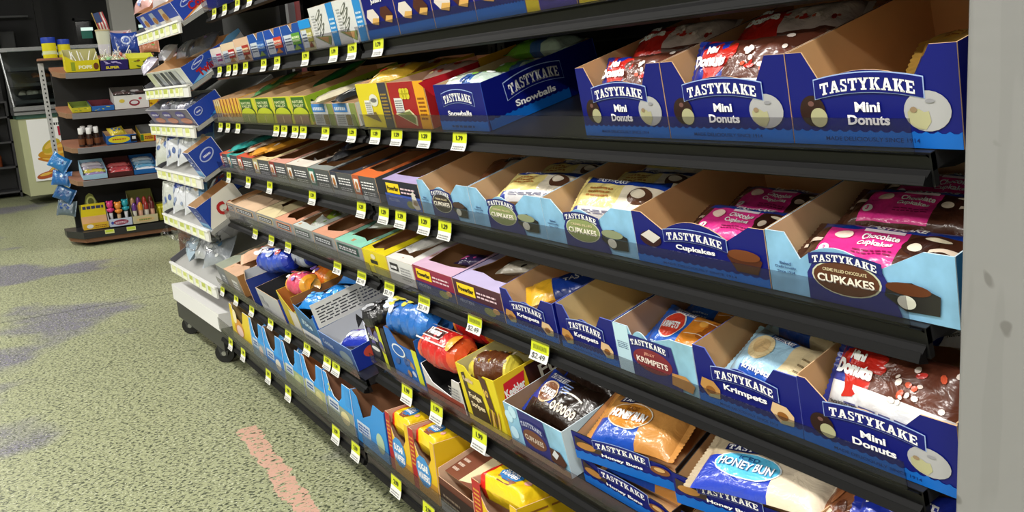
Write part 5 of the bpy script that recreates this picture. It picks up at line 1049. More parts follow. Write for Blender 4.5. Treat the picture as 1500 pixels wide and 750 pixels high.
def ovalF(b,F,x,y,rx,ry): ell(b,F,x,y,rx,ry,pr('#a9b8e0'),2,rot=.3); ell(b,F,x,y,rx*.88,ry*.75,pr('#2c44a4'),3,rot=.3); squig(b,F,x-rx*.5,y-ry*.25,x+rx*.5,y+ry*.25,pr('#d5dcf0'),4,1,3,.7)
# top rack shelf
def r_cof(b,F,d,h):
    pg(b,F,[(0,0),(d,0),(d,.62*h),(.12*d,.02*h)],pr('#e6e2da'),1); pg(b,F,[(0,0),(.1*d,0),(d,.6*h),(d,.7*h)],pr('#d88a3a'),1.5); text(b,F,'Coffee',.42*d,.4*h,.46*d,.42*h,pr('#a81a24'),3,rot=.05,bold=.04); ovalF(b,F,.24*d,.72*h,.15*d,.18*h)
rbox(0,-.52,.50,.2,.062,'blue and white coffee cake carton on the top rack shelf',pr('#2442a4'),pr('#2442a4'),
     fdec=lambda b,F,w,h:[quad(b,F,0,0,w,.3*h,pr('#d5d3d0'),1)]+[pg(b,F,[(x*w,.05*h),((x+.16)*w,.05*h),((x+.12)*w,.9*h),((x+.02)*w,.9*h)],pr(c),2) for x,c in ((.08,'#b4b6c4'),(.34,'#9aa4b8'),(.62,'#b8a890'))]+[ell(b,F,(x+.08)*w,.45*h,.05*w,.2*h,pr('#a8733a'),3) for x in (.08,.34,.62)],rdec=r_cof)
for k,(x,d,y,lb) in enumerate(((-.43,.06,10,'pink wrapped cake pack in front on the top rack shelf'),(-.3,.09,-8,'pink and white cake pack standing out of the coffee cake carton'),(-.17,.06,6,'white and pink cake pack at the right of the top rack shelf'))):
    rp(0,x,d,.055,.14,.09,.045,['#d9a8a4','#e0b8b4','#d8ccd0'][k],lb,y,20,dec=scrib(['#c44a54','#f0e6e2','#8a98c8'],k,8),seed=k)
# second rack shelf
def r_twi(b,F,d,h):
    pg(b,F,[(0,.0),(.95*d,0),(d,.3*h),(d,.95*h),(.18*d,.0)],pr('#d8d8d8'),1); pg(b,F,[(0,0),(.2*d,0),(d,.8*h),(d,h),(.8*d,h)],pr('#6aa8d8'),2); text(b,F,'Twinkies',.40*d,.36*h,.5*d,.4*h,pr('#a81a1e'),4,rot=.1,bold=.05); ovalF(b,F,.24*d,.76*h,.13*d,.15*h)
rbox(1,-.5,.49,.22,.06,'white carton with red lettering on its side, second rack shelf from the top',pr('#d0d2cc'),pr('#2246a4'),
     fdec=lambda b,F,w,h:[quad(b,F,.0,0,.14*w,h,pr('#c3c8a8'),1)]+[pg(b,F,[(x*w,.1*h),((x+.1)*w,.05*h),((x+.06)*w,.9*h),((x-.02)*w,.9*h)],pr(c),2+j*.2) for j,(x,c) in enumerate(((.2,'#2e3036'),(.3,'#8a8f98'),(.42,'#33363c'),(.55,'#70747c'),(.66,'#2c3038'),(.78,'#b4b8bc')))],rdec=r_twi,hs=(.06,.05))
for k,(x,d,c) in enumerate(((-.56,.05,'#b8b4c4'),(-.5,.11,'#c3c4cc'),(-.4,.15,'#8f98ac'),(-.28,.16,'#3c4048'),(-.16,.15,'#4a4e56'))):
    rp(1,x,d,.045,.12,.08,.04,c,['grey-violet','pale grey','slate','dark','dark grey'][k]+' wrapped pack on the second rack shelf, '+['first','second','third','fourth','fifth'][k]+' from the left',8*k-12,15,dec=scrib(['#e8e6ee','#7a6aa0','#4a5a80'],k+3,6),seed=k+5)
# third rack shelf: tray
rbox(2,-.6,.59,.11,.06,'grey-lined tray with a purple printed front on the third rack shelf',pr('#6a6478'),pr('#2040a0'),inn=mat('#8f9094',.6),
     fdec=lambda b,F,w,h:[(ell(b,F,x*w,.68*h,.1*w,.22*h,pr('#4a4290'),2),squig(b,F,(x-.07)*w,.6*h,(x+.07)*w,.78*h,pr('#d0cce4'),3,1,2,.7),ell(b,F,(x+.05)*w,.3*h,.12*w,.18*h,pr('#a8684c'),2)) for x in (.17,.48,.79)],rdec=lambda b,F,d,h:(ovalF(b,F,.25*d,.6*h,.14*d,.2*h),pg(b,F,[(.4*d,0),(d,0),(d,.4*h)],pr('#3f86c8'),1)))
for k,(x,d) in enumerate(((-.3,.06),(-.19,.055),(-.09,.07),(-.42,.06))):
    rp(2,x,d,.032,.09,.06,.032,['#8f9298','#a9a8b4','#5a6078','#6a6a78'][k],['grey','pale violet','blue-grey','dark grey'][k]+' crinkled pack in the grey-lined rack tray',15*k,10,dec=scrib(['#e0e0e8','#3a4a88','#b09080'],k+9,6),seed=k+11)
# fourth and fifth rack shelves: leaning flat packs
def mf_lean(u,v,s): return film('#2244a0') if v > .45 else (film('#c9ccd2') if u < .6 else film('#5a86b0'))
for i,xs,dsc in ((3,(-.53,-.40,-.27,-.13),'fourth rack shelf'),(4,(-.53,-.40,-.27),'fifth rack shelf')):
    for k,x in enumerate(xs):
        rp(i,x,.06+.01*k,.056,.12,.115,.026,mf_lean if k else '#bcc0b8',['first','second','third','fourth'][k]+' blue-topped white pack leaning on the '+dsc+', counted from the left',24,46,0,dec=scrib(['#e6e9ee','#8a98b4','#4a5f90','#b8a890'],k+i,7),seed=k+20+i)
def r_cor(b,F,d,h): ovalF(b,F,.26*d,.7*h,.16*d,.2*h)
def bx(i,x,w,d,h,lb,red):
    rbox(i,x,w,d,h,lb,pr('#1f3f9c'),pr('#e0dcd0') if red else pr('#24429c'),fdec=lambda b,F,w_,h_:(ovalF(b,F,.5*w_,.6*h_,.3*w_,.18*h_),quad(b,F,0,0,w_,.25*h_,pr('#6aa4d0'),1)),
     rdec=lambda b,F,d_,h_:(pg(b,F,[(0,h_),(0,.1*h_),(.42*d_,h_)],pr('#22429c'),1),text(b,F,'Co',.55*d_,.42*h_,.42*d_,.5*h_,pr('#b02a2a'),3,bold=.05)) if red else ovalF(b,F,.5*d_,.6*h_,.3*d_,.2*h_))
bx(3,-.075,.07,.09,.09,'small dark blue carton at the right end of the fourth rack shelf',False)
bx(4,-.12,.11,.14,.085,'blue carton with red lettering on a cream side, fifth rack shelf',True)
for k,(x,d,c,lb) in enumerate(((-.45,.16,'#7a4a8a','purple pack at the back of the fourth rack shelf'),(-.36,.18,'#a83a3a','red pack at the back of the fourth rack shelf'),(-.27,.17,'#b4b8b4','clear grey pack at the back of the fourth rack shelf'))):
    rp(3,x,d,.05,.10,.08,.03,c,lb,20*k,40,dec=scrib(['#e0e0e8','#3a6ac0'],k,5),seed=k+31)
for k,(x,d,c,lb) in enumerate(((-.4,.15,'#b9bcb0','pale crinkled pack at the back of the fifth rack shelf'),(-.2,.17,'#2f55c0','bright blue pack at the back of the fifth rack shelf'),(-.1,.2,'#3a62d0','blue pack spilling onto the tan boxes from the fifth rack shelf'))):
    rp(4,x,d,.04,.11,.08,.035,c,lb,25*k,25,dec=scrib(['#e0e4ee','#c04a4a','#8a98c0'],k+2,6),seed=k+36)
for k,(x,d,c,lb) in enumerate(((-.45,.09,'#a8bccc','pale blue crinkled bag on the lowest rack shelf'),(-.3,.1,'#b8bcc0','silver crinkled bag on the lowest rack shelf'),(-.16,.1,'#9aa0a8','grey crinkled bag at the right of the lowest rack shelf'))):
    rp(5,x,d,.03,.13,.10,.045,c,lb,20*k-15,25,dec=scrib(['#eef0f2','#5a86b8'],k+4,6),seed=k+41)

# ================================================================== candy stand across the aisle end
G0 = Matrix.Translation((-6.33,.552,0)) @ Matrix.Rotation(R(90),4,'Z')       # local x runs to the right in view, y goes back
WOOD = mat('#8a5c44', .55, var=.12, vscale=9); LIP = mat('#77767a', .45)
st = thing('candy_stand', 'black five-tier candy stand with brown shelves at the end of the aisle', 'display stand', G0)
b = MB(); b.box((-.02,.30,.07),(.62,.34,1.1),BLACK); b.obj('back_panel', st)
b = MB(); b.box((-.075,.42,.2),(-.045,.46,1.165),mat('#b9b9b8',.45)); 
for k in range(32): b.box((-.064,.4185,.24+k*.028),(-.056,.4195,.252+k*.028),BLACK)
b.obj('slotted_upright', st)
b = MB(); b.box((.60,.02,.08),(.63,.32,1.08),mat('#5f4030',.6)); b.obj('side_panel', st)
CZ = [1.078,.832,.618,.412]
def gM(i,x=0,y=0,h=0,yaw=0,pitch=0,roll=0,tl=11):
    z = CZ[i] if i < 4 else .0965
    return G0 @ Matrix.Translation((0,0,z)) @ Matrix.Rotation(R(tl if i<4 else 3),4,'X') @ Matrix.Translation((x,y,h)) @ Euler((R(pitch),R(roll),R(yaw)),'XYZ').to_matrix().to_4x4()
for i in range(4):
    M = G0.inverted() @ gM(i); b = MB()
    pts = [(.035,0),(.61,0),(.61,.28),(-.03,.28),(-.03,.10),(.005,.015)]
    b.prism(pts, lambda a,c: M @ Vector((a,c,-.001)), M.to_3x3() @ Vector((0,0,1)), .016, WOOD); sh = b.obj('shelf', st)
    b = MB(); b.box((.035,-.008,-.03),(.61,-.001,.004),LIP,M); b.obj('price_rail', sh)
    b = MB(); b.prism([(-.032,.10),(.004,.013),(.035,-.003),(.037,.001),(.007,.02),(-.028,.104)], lambda a,c: M @ Vector((a,c,.004)), M.to_3x3() @ Vector((0,0,1)), .03, mat('#8a6a50',.5)); b.obj('edge_trim', sh)
b = MB(); b.prism([(-.01,0),(.66,0),(.66,.36),(-.09,.36),(-.09,.2)], lambda a,c:(a,c,.094),(0,0,1),.042,mat('#232325',.35)); b.obj('base_deck', st)
b = MB(); b.prism([(.0,.012),(.65,.012),(.65,.35),(-.075,.35),(-.075,.2)], lambda a,c:(a,c,.052),(0,0,1),.026,mat('#7a5238',.5)); b.obj('wood_kick', st)
b = MB(); b.prism([(.06,.08),(.62,.08),(.62,.34),(.0,.34),(.0,.25)], lambda a,c:(a,c,.026),(0,0,1),.026,BLACK); b.obj('plinth', st)
def gbox(i,x,w,d,h,label,c,y=.02,fdec=None,nm='candy_box',fill=None,hs=None,inn=None,fprof=None,side=None,edge=None,yaw=0):
    r = thing(nm,label,'box',gM(i,x,y,.0045,yaw)); hs = hs or (h,h); inn = inn or KL; side = side or pr(c)
    b = MB(); b.prism(fprof or rct(0,0,w,h), lambda a,e:(a,0,e),(0,-1,0),T*1.3,pr(c),inn,edge)
    if fdec: fdec(b, frame((0,-.0003,0),(1,0,0),(0,0,1),(0,-1,0)), w, h)
    b.obj('front_panel', r); b = MB()
    for sx,n in ((0,(-1,0,0)),(w,(1,0,0))): b.prism([(T,0),(d-T,0),(d-T,hs[1]),(T,hs[0])], lambda a,e:(sx,a,e), n, T*1.3, side, inn, edge)
    b.prism(rct(0,0,w,hs[1]), lambda a,e:(a,d,e),(0,1,0),T*1.3,side,inn,edge); b.box((T,T,.0),(w-T,d-T,.0015),inn); b.obj('carton_body', r)
    return r
def lolly(i,x,y,h,lean,c,label,L=.075,r=.014,grp='lollipops'):
    t = thing('lollipop',label,'lollipop',gM(i,x,y,h,rnd.uniform(-60,60),lean,rnd.uniform(-25,25)),grp)
    b = MB(); b.cyl((0,0,.0),(0,0,L),.0028,mat('#eeeeea',.4),8); b.obj('stick', t); b = MB(); b.blob((0,0,-.004),r,film(c),1,1,.9); b.obj('candy', t)
# top tier
gbox(0,.045,.192,.12,.075,'yellow box of lollipops with white sticks at the left of the top tier','#cfc21e',fprof=[(0,0),(.192,0),(.192,.075),(.17,.068),(.05,.068),(.0,.10)],fdec=lambda b,F,w,h:(text(b,F,'POPS',.58*w,.36*h,.4*w,.3*h,pr('#eeeec8'),2,bold=.05),ell(b,F,.9*w,.4*h,.08*w,.28*h,pr('#6a3a1c'),2),quad(b,F,.16*w,.1*h,.28*w,.8*h,pr('#8a9a2a'),1)),hs=(.07,.12),inn=mat('#b8b47a',.6))
for k in range(7): lolly(0,.075+.021*k,.04+.04*(k%2),.05,rnd.uniform(-25,20),['#d8b0b0','#c9a8a8','#e0c4b4'][k%3],'white-sticked lollipop standing in the yellow box on the top tier')
gbox(0,.245,.16,.12,.062,'dark purple candy box on the top tier with pale lollipops above','#2a2160',fdec=lambda b,F,w,h:(text(b,F,'SUPER',.42*w,.25*h,.5*w,.26*h,pr('#d8c83a'),2,bold=.05),scrib(['#8a78c0','#b4a8dc','#5a4a9c'],3,7)(b,lambda x_,y_,l=0:F(x_+w/2,y_+.65*h,l),w,h*.6)))
for k in range(9):
    lolly(0,.265+.028*(k%5),.03+.05*(k//5),.066+.004*(k//5),rnd.uniform(30,60),['#c9d8b0','#8ac48a','#d8d0b8'][k%3],'pale green lollipop lying over the purple candy box',grp='pale lollipops')
gbox(0,.412,.155,.11,.065,'yellow-green sour candy box at the right of the top tier','#c9c828',fdec=lambda b,F,w,h: scrib(['#8aa82a','#7a5a2a','#d8d84a','#e0c42a','#5a6a1c'],6,10)(b,lambda x_,y_,l=0:F(x_+w/2,y_+h/2,l),w,h),hs=(.06,.08),inn=pr('#dcdc5a'))
gbox(0,.57,.028,.06,.05,'small black box with a white label at the right end of the top tier','#141416',fdec=lambda b,F,w,h: quad(b,F,.2*w,.25*h,.75*w,.75*h,pr('#d0d0d0'),1))
for k in range(9): lolly(0,.33+.03*(k%5),.15+.05*(k//5),.03+.03*(k//5),rnd.uniform(0,35),['#d8a890','#c46a5a','#e0c8b0'][k%3],'reddish lollipop heaped at the back of the top tier',r=.017,grp='reddish lollipops')
def canister(M,r,h,label,c1,c2,c3):
    t = thing('canister',label,'can',M,'snack canisters'); b = MB(); b.lathe([(r*.97,0),(r,.004),(r,h*.72)],(0,0,0),pr(c1)); b.lathe([(r*1.003,h*.18),(r*1.003,h*.34)],(0,0,0),pr(c3)); b.obj('can_body', t)
    b = MB(); b.lathe([(r*1.02,h*.72),(r*1.02,h*.95),(r*.98,h)],(0,0,0),pr(c2)); b.obj('blue_band', t)
    return t
b = MB(); b.prism(rct(-.08,.30,.62,.42), lambda a,c:(a,c,1.19),(0,0,1),.012,WOOD); b.obj('top_ledge', st)
canister(G0 @ Matrix.Translation((-.0,.36,1.191)),.042,.13,'yellow canister with a blue band at the left back corner of the candy stand','#d2c81e','#1c3a9c','#c9cfa0')
canister(G0 @ Matrix.Translation((.086,.37,1.191)),.038,.115,'second yellow canister with a blue band, right of the first','#cfc622','#1c3a9c','#c2c890')
t = thing('candy_tub','pale printed tub holding a small flag at the back of the top tier','tub',G0 @ Matrix.Translation((.33,.36,1.191))); b = MB(); b.lathe([(.036,0),(.044,.155)],(0,0,0),pr('#c9cdb8')); b.lathe([(.0375,.01),(.041,.07)],(0,0,0),pr('#c9c9cf')); b.lathe([(.0455,.155),(.0455,.165)],(0,0,0),pr('#b9a880')); b.obj('tub_body', t)
t = thing('small_flag','small red and white striped flag with a blue corner, standing in the pale tub','flag',G0 @ Matrix.Translation((.33,.413,1.305)) @ Matrix.Rotation(R(-14),4,'Y'))
b = MB(); b.cyl((0,0,-.1),(0,0,.17),.003,mat('#b9a060',.5),8); b.obj('stick', t); b = MB(); n=12
for k in range(7):
    vs=[]; 
    for j in range(n+1): 
        for e in (0,1): vs.append((.004+.012*(k+e)*.75, .008*math.sin(j*.7), .16-.125*j/n))
    b.add(vs,[[2*j,2*j+1,2*j+3,2*j+2] for j in range(n)],mat('#b0484c',.7) if k%2==0 else mat('#dcd6d0',.7))
vs=[(.003,-.009,.162),(.04,-.009,.162),(.04,-.012,.10),(.003,-.012,.10)]; b.poly(vs,mat('#2c3f6c',.7)); o=b.obj('cloth', t); o.modifiers.new('thick','SOLIDIFY').thickness=.001
pack(G0 @ Matrix.Translation((.47,.36,1.25)) @ Euler((R(80),0,R(0))).to_matrix().to_4x4(),.16,.15,.05,one('#1d3f94'),'dark blue bag with a pale oval behind the lollipops',dec=lambda b,F,L,W:(ell(b,F,0,.1*W,.2*L,.22*W,film('#b8c4e0'),1,rings=3),ell(b,F,0,.1*W,.14*L,.14*W,film('#3a5ab0'),2,rings=3)),seed=300)
pack(G0 @ Matrix.Translation((.60,.34,1.23)) @ Euler((R(80),0,0)).to_matrix().to_4x4(),.11,.11,.04,one('#c98a6a'),'orange and green bag at the back right of the candy stand',dec=scrib(['#6fae4a','#c4583a','#e0d8c8'],3,7),seed=301)
pack(G0 @ Matrix.Translation((.43,.40,1.31)) @ Euler((R(85),0,0)).to_matrix().to_4x4(),.14,.08,.03,one('#b9a0a0'),'pinkish bag above the dark blue bag on the candy stand',dec=scrib(['#c46a6a','#6a5a5a'],4,6),seed=302)
# second tier
gbox(1,.042,.108,.2,.03,'flat green and yellow candy box at the left of the second tier','#b8b02a',fdec=scrib and (lambda b,F,w,h: scrib(['#d8cf3a','#7a8a2a','#a84a2a'],2,7)(b,lambda x_,y_,l=0:F(x_+w/2,y_+h/2,l),w,h)),inn=pr('#6a7a34'))
gbox(1,.155,.13,.2,.032,'flat blue and yellow candy box, second on the second tier','#2a62a8',fdec=lambda b,F,w,h: scrib(['#d0c83a','#3a7ac0','#e0e0a0'],4,6)(b,lambda x_,y_,l=0:F(x_+w/2,y_+h/2,l),w,h),inn=pr('#7a3a44'))
gbox(1,.29,.205,.16,.085,'white candy box with a dark red emblem on the second tier','#d5d3d2',fdec=lambda b,F,w,h:(ell(b,F,.58*w,.42*h,.16*w,.24*h,pr('#8a2a3a'),1),ell(b,F,.58*w,.44*h,.11*w,.13*h,pr('#d0ccd0'),2),ell(b,F,.22*w,.6*h,.08*w,.14*h,pr('#d0b84a'),2),ell(b,F,.76*w,.72*h,.05*w,.09*h,pr('#b04a5a'),2)),hs=(.08,.11),edge=WHITE,inn=mat('#55504a',.7))
for k in range(8): rp_ = pack(gM(1,.33+.02*k,.05+.02*(k%3),.075,30*k,20),.06,.03,.02,one(['#4a3a3a','#8a8a90','#b8b4b4'][k%3]),['dark','grey','pale'][k%3]+' wrapped sweet heaped in the white candy box',name='wrapped_sweet',cat='sweet',group='sweets in the white candy box',seed=k,nu=8,nv=6)
for o_ in [o for o in C.objects if o.get('group')=='sweets in the white candy box']: o_['label']='wrapped sweet heaped in the white candy box on the second tier'
gbox(1,.5,.095,.14,.05,'yellow candy box with purple lollipops at the right of the second tier','#cfa51e',fdec=lambda b,F,w,h: scrib(['#8a5a1c','#e0c84a','#a83a2a'],5,6)(b,lambda x_,y_,l=0:F(x_+w/2,y_+h/2,l),w,h))
for k in range(12): lolly(1,.512+.024*(k%4),.04+.04*(k//4),.04+.004*(k//4),rnd.uniform(-20,25),['#6a5aa8','#b8b4d8','#c87a6a','#8f86c0'][k%4],'purple or pale lollipop in the yellow box on the second tier',L=.06,r=.016,grp='second-tier lollipops')
# third tier
for k,(x,y) in enumerate(((.07,.05),(.115,.045),(.16,.06),(.09,.10),(.135,.11))):
    t = thing('drink_bottle','small dark bottle with a white cap on the third tier of the candy stand','bottle',gM(2,x,y,.001,tl=11),'dark bottles with white caps'); b = MB(); b.lathe([(.018,0),(.019,.06),(.012,.075),(.012,.08)],(0,0,0),mat('#2c1a14',.25,coat=.5)); b.lathe([(.0192,.015),(.0196,.05)],(0,0,0),pr('#6a4028')); b.obj('bottle_body', t)
    b = MB(); b.lathe([(.014,.08),(.015,.115),(.012,.118)],(0,0,0),mat('#dcdcdc',.4)); b.obj('cap', t)
gbox(2,.21,.18,.15,.055,'blue and yellow candy box on the third tier beside the bottles','#1f5aa0',fdec=lambda b,F,w,h:(ell(b,F,.42*w,.5*h,.36*w,.42*h,pr('#d2c42a'),1),squig(b,F,.2*w,.45*h,.65*w,.62*h,pr('#a83a2a'),2,1,3,.8),quad(b,F,.8*w,.1*h,w,.9*h,pr('#14141a'),2),quad(b,F,.85*w,.4*h,.97*w,.75*h,pr('#d0d0d0'),3)))
pack(gM(2,.28,.09,.06,25,40),.09,.07,.03,one('#d2c040'),'yellow pack sticking out of the blue and yellow candy box',dec=scrib(['#e8e4a0','#3a6ab0'],3,5),name='candy_pack',seed=310)
gbox(2,.415,.18,.16,.05,'yellow, red and green candy box at the right of the third tier','#c9a82a',fdec=lambda b,F,w,h:(quad(b,F,.45*w,0,.8*w,h,pr('#b02a22'),1),quad(b,F,.0,.1*h,.1*w,.9*h,pr('#3a6a2a'),1),squig(b,F,.5*w,.3*h,.95*w,.75*h,pr('#e0c040'),2,2,3,.7),squig(b,F,.14*w,.3*h,.42*w,.75*h,pr('#8a2a2a'),2,2,5,.7)),inn=mat('#7a7c7a',.6),hs=(.05,.075))
# fourth tier
def tubes_(x,w,c,cols,lb,n=4):
    gbox(3,x,w,.18,.06,lb,c,hs=(.05,.085),inn=pr(c),fprof=[(0,0),(w,0),(w,.03),(0,.03)],nm='candy_tray',y=.02)
    for k in range(n):
        pack(gM(3,x+w/2,.045+.04*k,.012+.012*k,0,12),w*.86,.04,.032,one(cols[k%len(cols)]),'%s roll pack, %s in the %s' % (['nearest','second','third','rear'][k] if n==4 else ['nearest','middle','rear'][k],'lying',lb.split(' on')[0]),dec=scrib(['#e8e4ec',cols[(k+1)%len(cols)]],k,6),name='candy_roll',cat='sweet',seed=k,nu=14,nv=8)
tubes_(.042,.142,'#9cc4dc',['#8a7aa8','#c9c04a','#b9b0c4','#d8d4dc'],'pale blue tray of pastel rolls on the fourth tier')
tubes_(.19,.15,'#4a2224',['#b84a4e','#a83a42','#c05a5a'],'dark tray of red rolls on the fourth tier',3)
tubes_(.345,.145,'#1f62a8',['#c9d0d8','#5a9ac0','#8ab4d0','#b9c8d4'],'bright blue tray of white and blue rolls on the fourth tier')
tubes_(.495,.1,'#3a1a20',['#8a2a3c','#6a2030','#9a4a54'],'dark tray of maroon rolls on the fourth tier',3)
# base tier
t = thing('candy_display','yellow-fronted card display with a green domed back on the base tier','box',gM(4,.0,.05,.003)); b = MB()
b.prism([(.0,0),(.15,0),(.15,.15),(.115,.15),(.09,.21),(.07,.22),(.05,.205),(.035,.15),(0,.15)],lambda a,c:(a,.09,c),(0,-1,0),.002,pr('#6a6f34')); F=frame((0,.0897,0),(1,0,0),(0,0,1),(0,-1,0)); ell(b,F,.075,.16,.028,.04,pr('#aab06a'),1); ell(b,F,.075,.165,.018,.024,pr('#5a5f2c'),2); b.obj('back_card', t)
b = MB(); b.prism([(0,0),(.15,0),(.15,.04),(.0,.04)],lambda a,c:(a,0,c),(0,-1,0),.002,pr('#c9a22a'),KD); F=frame((0,-.0003,0),(1,0,0),(0,0,1),(0,-1,0)); ell(b,F,.04,.02,.02,.013,pr('#d8d8d0'),1); squig(b,F,.07,.008,.14,.03,pr('#8a5a1c'),1,2,3); b.prism([(0,.07),(.15,.07),(.15,.155),(.01,.155)],lambda a,c:(a,.06,c),(0,-1,0),.002,pr('#d6c21c'),KD); F=frame((0,.0597,0),(1,0,0),(0,0,1),(0,-1,0)); squig(b,F,.015,.122,.14,.142,pr('#35355a'),1,1,5,.95); b.prism(rct(0,.0,.15,.075),lambda a,c:(a,.04+.02*c/.075,c),(0,-1,0),.002,KR,KD); b.obj('front_card', t)
def toy(x,y,c,c2,label,z=.05):
    t = thing('candy_toy',label,'sweet',gM(4,x,y,z)); b = MB(); b.blob((0,0,.085),.021,film(c),1,.8,1.2); b.blob((0,0,.05),.017,film(c),1.1,.8,1)
    for s_ in (-1,1): b.blob((s_*.014,0,.105),.008,film(c)); b.blob((s_*.017,0,.052),.006,film(c),1,1,1.6)
    b.obj('figure', t); b = MB(); b.lathe([(.009,-.03),(.012,.03)],(0,0,0),mat(c2,.4)); b.obj('handle', t)
gbox(4,.155,.135,.13,.05,'white and blue display box holding three figure-topped candies on the base tier','#b4bcd0',y=.03,fdec=lambda b,F,w,h:(ell(b,F,.5*w,.5*h,.34*w,.34*h,pr('#8a3a50'),1),squig(b,F,.25*w,.35*h,.75*w,.65*h,pr('#e0d0dc'),2,2,3),ell(b,F,.12*w,.5*h,.06*w,.2*h,pr('#3a4a9a'),1)),hs=(.05,.15),inn=BLACK)
toy(.176,.085,'#d0307c','#e4e4ea','pink figure-topped candy at the left of the white and blue box'); toy(.222,.075,'#e08c30','#d8b890','orange figure-topped candy in the middle of the white and blue box',.045); toy(.268,.085,'#1f9cae','#e4e4ea','teal figure-topped candy at the right of the white and blue box')
gbox(4,.295,.155,.15,.05,'cream box of tall coloured candy tubes on the base tier','#b9b08a',y=.03,fdec=lambda b,F,w,h:(ell(b,F,.5*w,.45*h,.36*w,.28*h,pr('#c9a878'),1),squig(b,F,.25*w,.35*h,.75*w,.6*h,pr('#7a8a4a'),2,1,3,.8)),hs=(.06,.2),inn=pr('#6a6a34'))
for k in range(8):
    cc = ['#5a2a7a','#d09028','#8a2420','#5a1a1c','#c9a070','#7a3a8a','#b83a2a','#6a2a1c'][k]
    t = thing('candy_tube',['purple','orange','red','maroon','tan','violet','bright red','brown'][k]+' topped candy tube standing in the cream box','sweet',gM(4,.317+.037*(k%4),.06+.05*(k//4),.035+.03*(k//4))); b = MB(); b.lathe([(.012,-.03),(.013,.05)],(0,0,0),mat('#d0a088' if k%2 else '#c9c4b8',.35)); b.obj('tube', t); b = MB(); b.lathe([(.015,.05),(.014,.085),(.006,.1)],(0,0,0),film(cc)); b.obj('cap', t)
for k,(x,y,z) in enumerate(((.462,.05,.0),(.462,.13,.0))):
    t = thing('candy_display',['low yellow-green candy rack at the right of the base tier','olive candy rack behind the yellow-green one on the base tier'][k],'box',gM(4,x,y,z+.003)); b = MB(); b.box((0,0,0),(.11,.06,.012),pr('#8a8f22')); c_ = ['#c9c41e','#7a7c30'][k]
    b.box((0,.05,.0),(.11,.06,.10),pr(c_)); b.obj('stand', t)
    for j in range(5): b = MB(); b.cyl((.012+.021*j,.025,.012),(.012+.021*j,.025,.075),.009,film(c_)); b.blob((.012+.021*j,.025,.08),.011,film('#d8d43a' if k==0 else '#8a8a3a')); b.obj('candy_stick', t)
for k,(x,lb) in enumerate(((.115,'left of two price cards on the base edge of the candy stand'),(.245,'right of two price cards on the base edge of the candy stand'))):
    b = MB(); b.box((x,-.004,.068),(x+.055,-.0015,.094),pr('#c9cf8a')); quad(b,frame((0,-.0045,0),(1,0,0),(0,0,1),(0,-1,0)),x+.004,.078,x+.051,.091,pr('#b8c83a'),1); o=b.obj('price_tag'); o.matrix_basis=G0; tag(o,lb,'price tag')
# blue bags clipped to the stand's left side
for k,(z,y,rl) in enumerate(((.53,.22,12),(.43,.22,-10),(.33,.22,8),(.235,.22,-12))):
    pack(G0 @ Matrix.Translation((-.055,y,z)) @ Euler((R(75),R(20+rl),R(-35))).to_matrix().to_4x4(),.11,.10,.038,one(['#1a72b4','#1c5fa0','#1f5488','#5a6a74'][k]),['topmost','second','third','lowest'][k]+' blue snack bag hanging on the left side of the candy stand',dec=scrib(['#7ab0d8','#0f3f80','#d8e4ec'],k,5),seed=320+k)
# brown carton of red and green packs behind the rack
t = thing('kraft_carton','brown carton of red and green packs behind the top of the white rack','box',Matrix.Translation((-5.2,1.0,1.03)) @ Matrix.Rotation(R(90),4,'Z')); b = MB(); w_,d_,h_ = .30,.2,.07
for p_,f_,n_ in ((rct(0,0,w_,h_),lambda a,c:(a,0,c),(0,-1,0)),(rct(0,0,d_,h_),lambda a,c:(0,a,c),(-1,0,0)),(rct(0,0,d_,h_),lambda a,c:(w_,a,c),(1,0,0)),(rct(0,0,w_,h_),lambda a,c:(a,d_,c),(0,1,0))): b.prism(p_,f_,n_,.003,KD,KR)
b.box((0,0,0),(w_,d_,.003),KD); b.obj('carton_body', t)
for k in range(5):
    x = .012+.0565*k; b = MB(); b.box((0,0,0),(.054,.07,.09),pr(['#7a2a3a','#b8a890','#7a1f1c','#5f9c2c','#56a81e'][k])); quad(b,frame((0,-.0003,0),(1,0,0),(0,0,1),(0,-1,0)),.006,.05,.048,.084,pr(['#c9b8b8','#c4c0a8','#8a2a24','#a8cf7a','#6ac02a'][k]),1); o = b.obj('snack_box'); o.matrix_basis = Matrix.Translation((-5.2,1.0,1.03)) @ Matrix.Rotation(R(90),4,'Z') @ Matrix.Translation((x,.02,.004)); tag(o,['plum','tan','dark red','pale green','bright green'][k]+' pack standing in the brown carton behind the rack','box')
sb = thing('low_counter','dark counter behind the rack carrying the brown carton','counter',Matrix.Translation((-5.5,.96,0))); b = MB(); b.box((0,0,0),(.4,.6,1.0),mat('#6a4634',.6)); b.obj('counter_body', sb); b = MB(); b.box((-.02,-.02,1.0),(.42,.62,1.028),mat('#4a342a',.5)); b.obj('counter_top', sb)

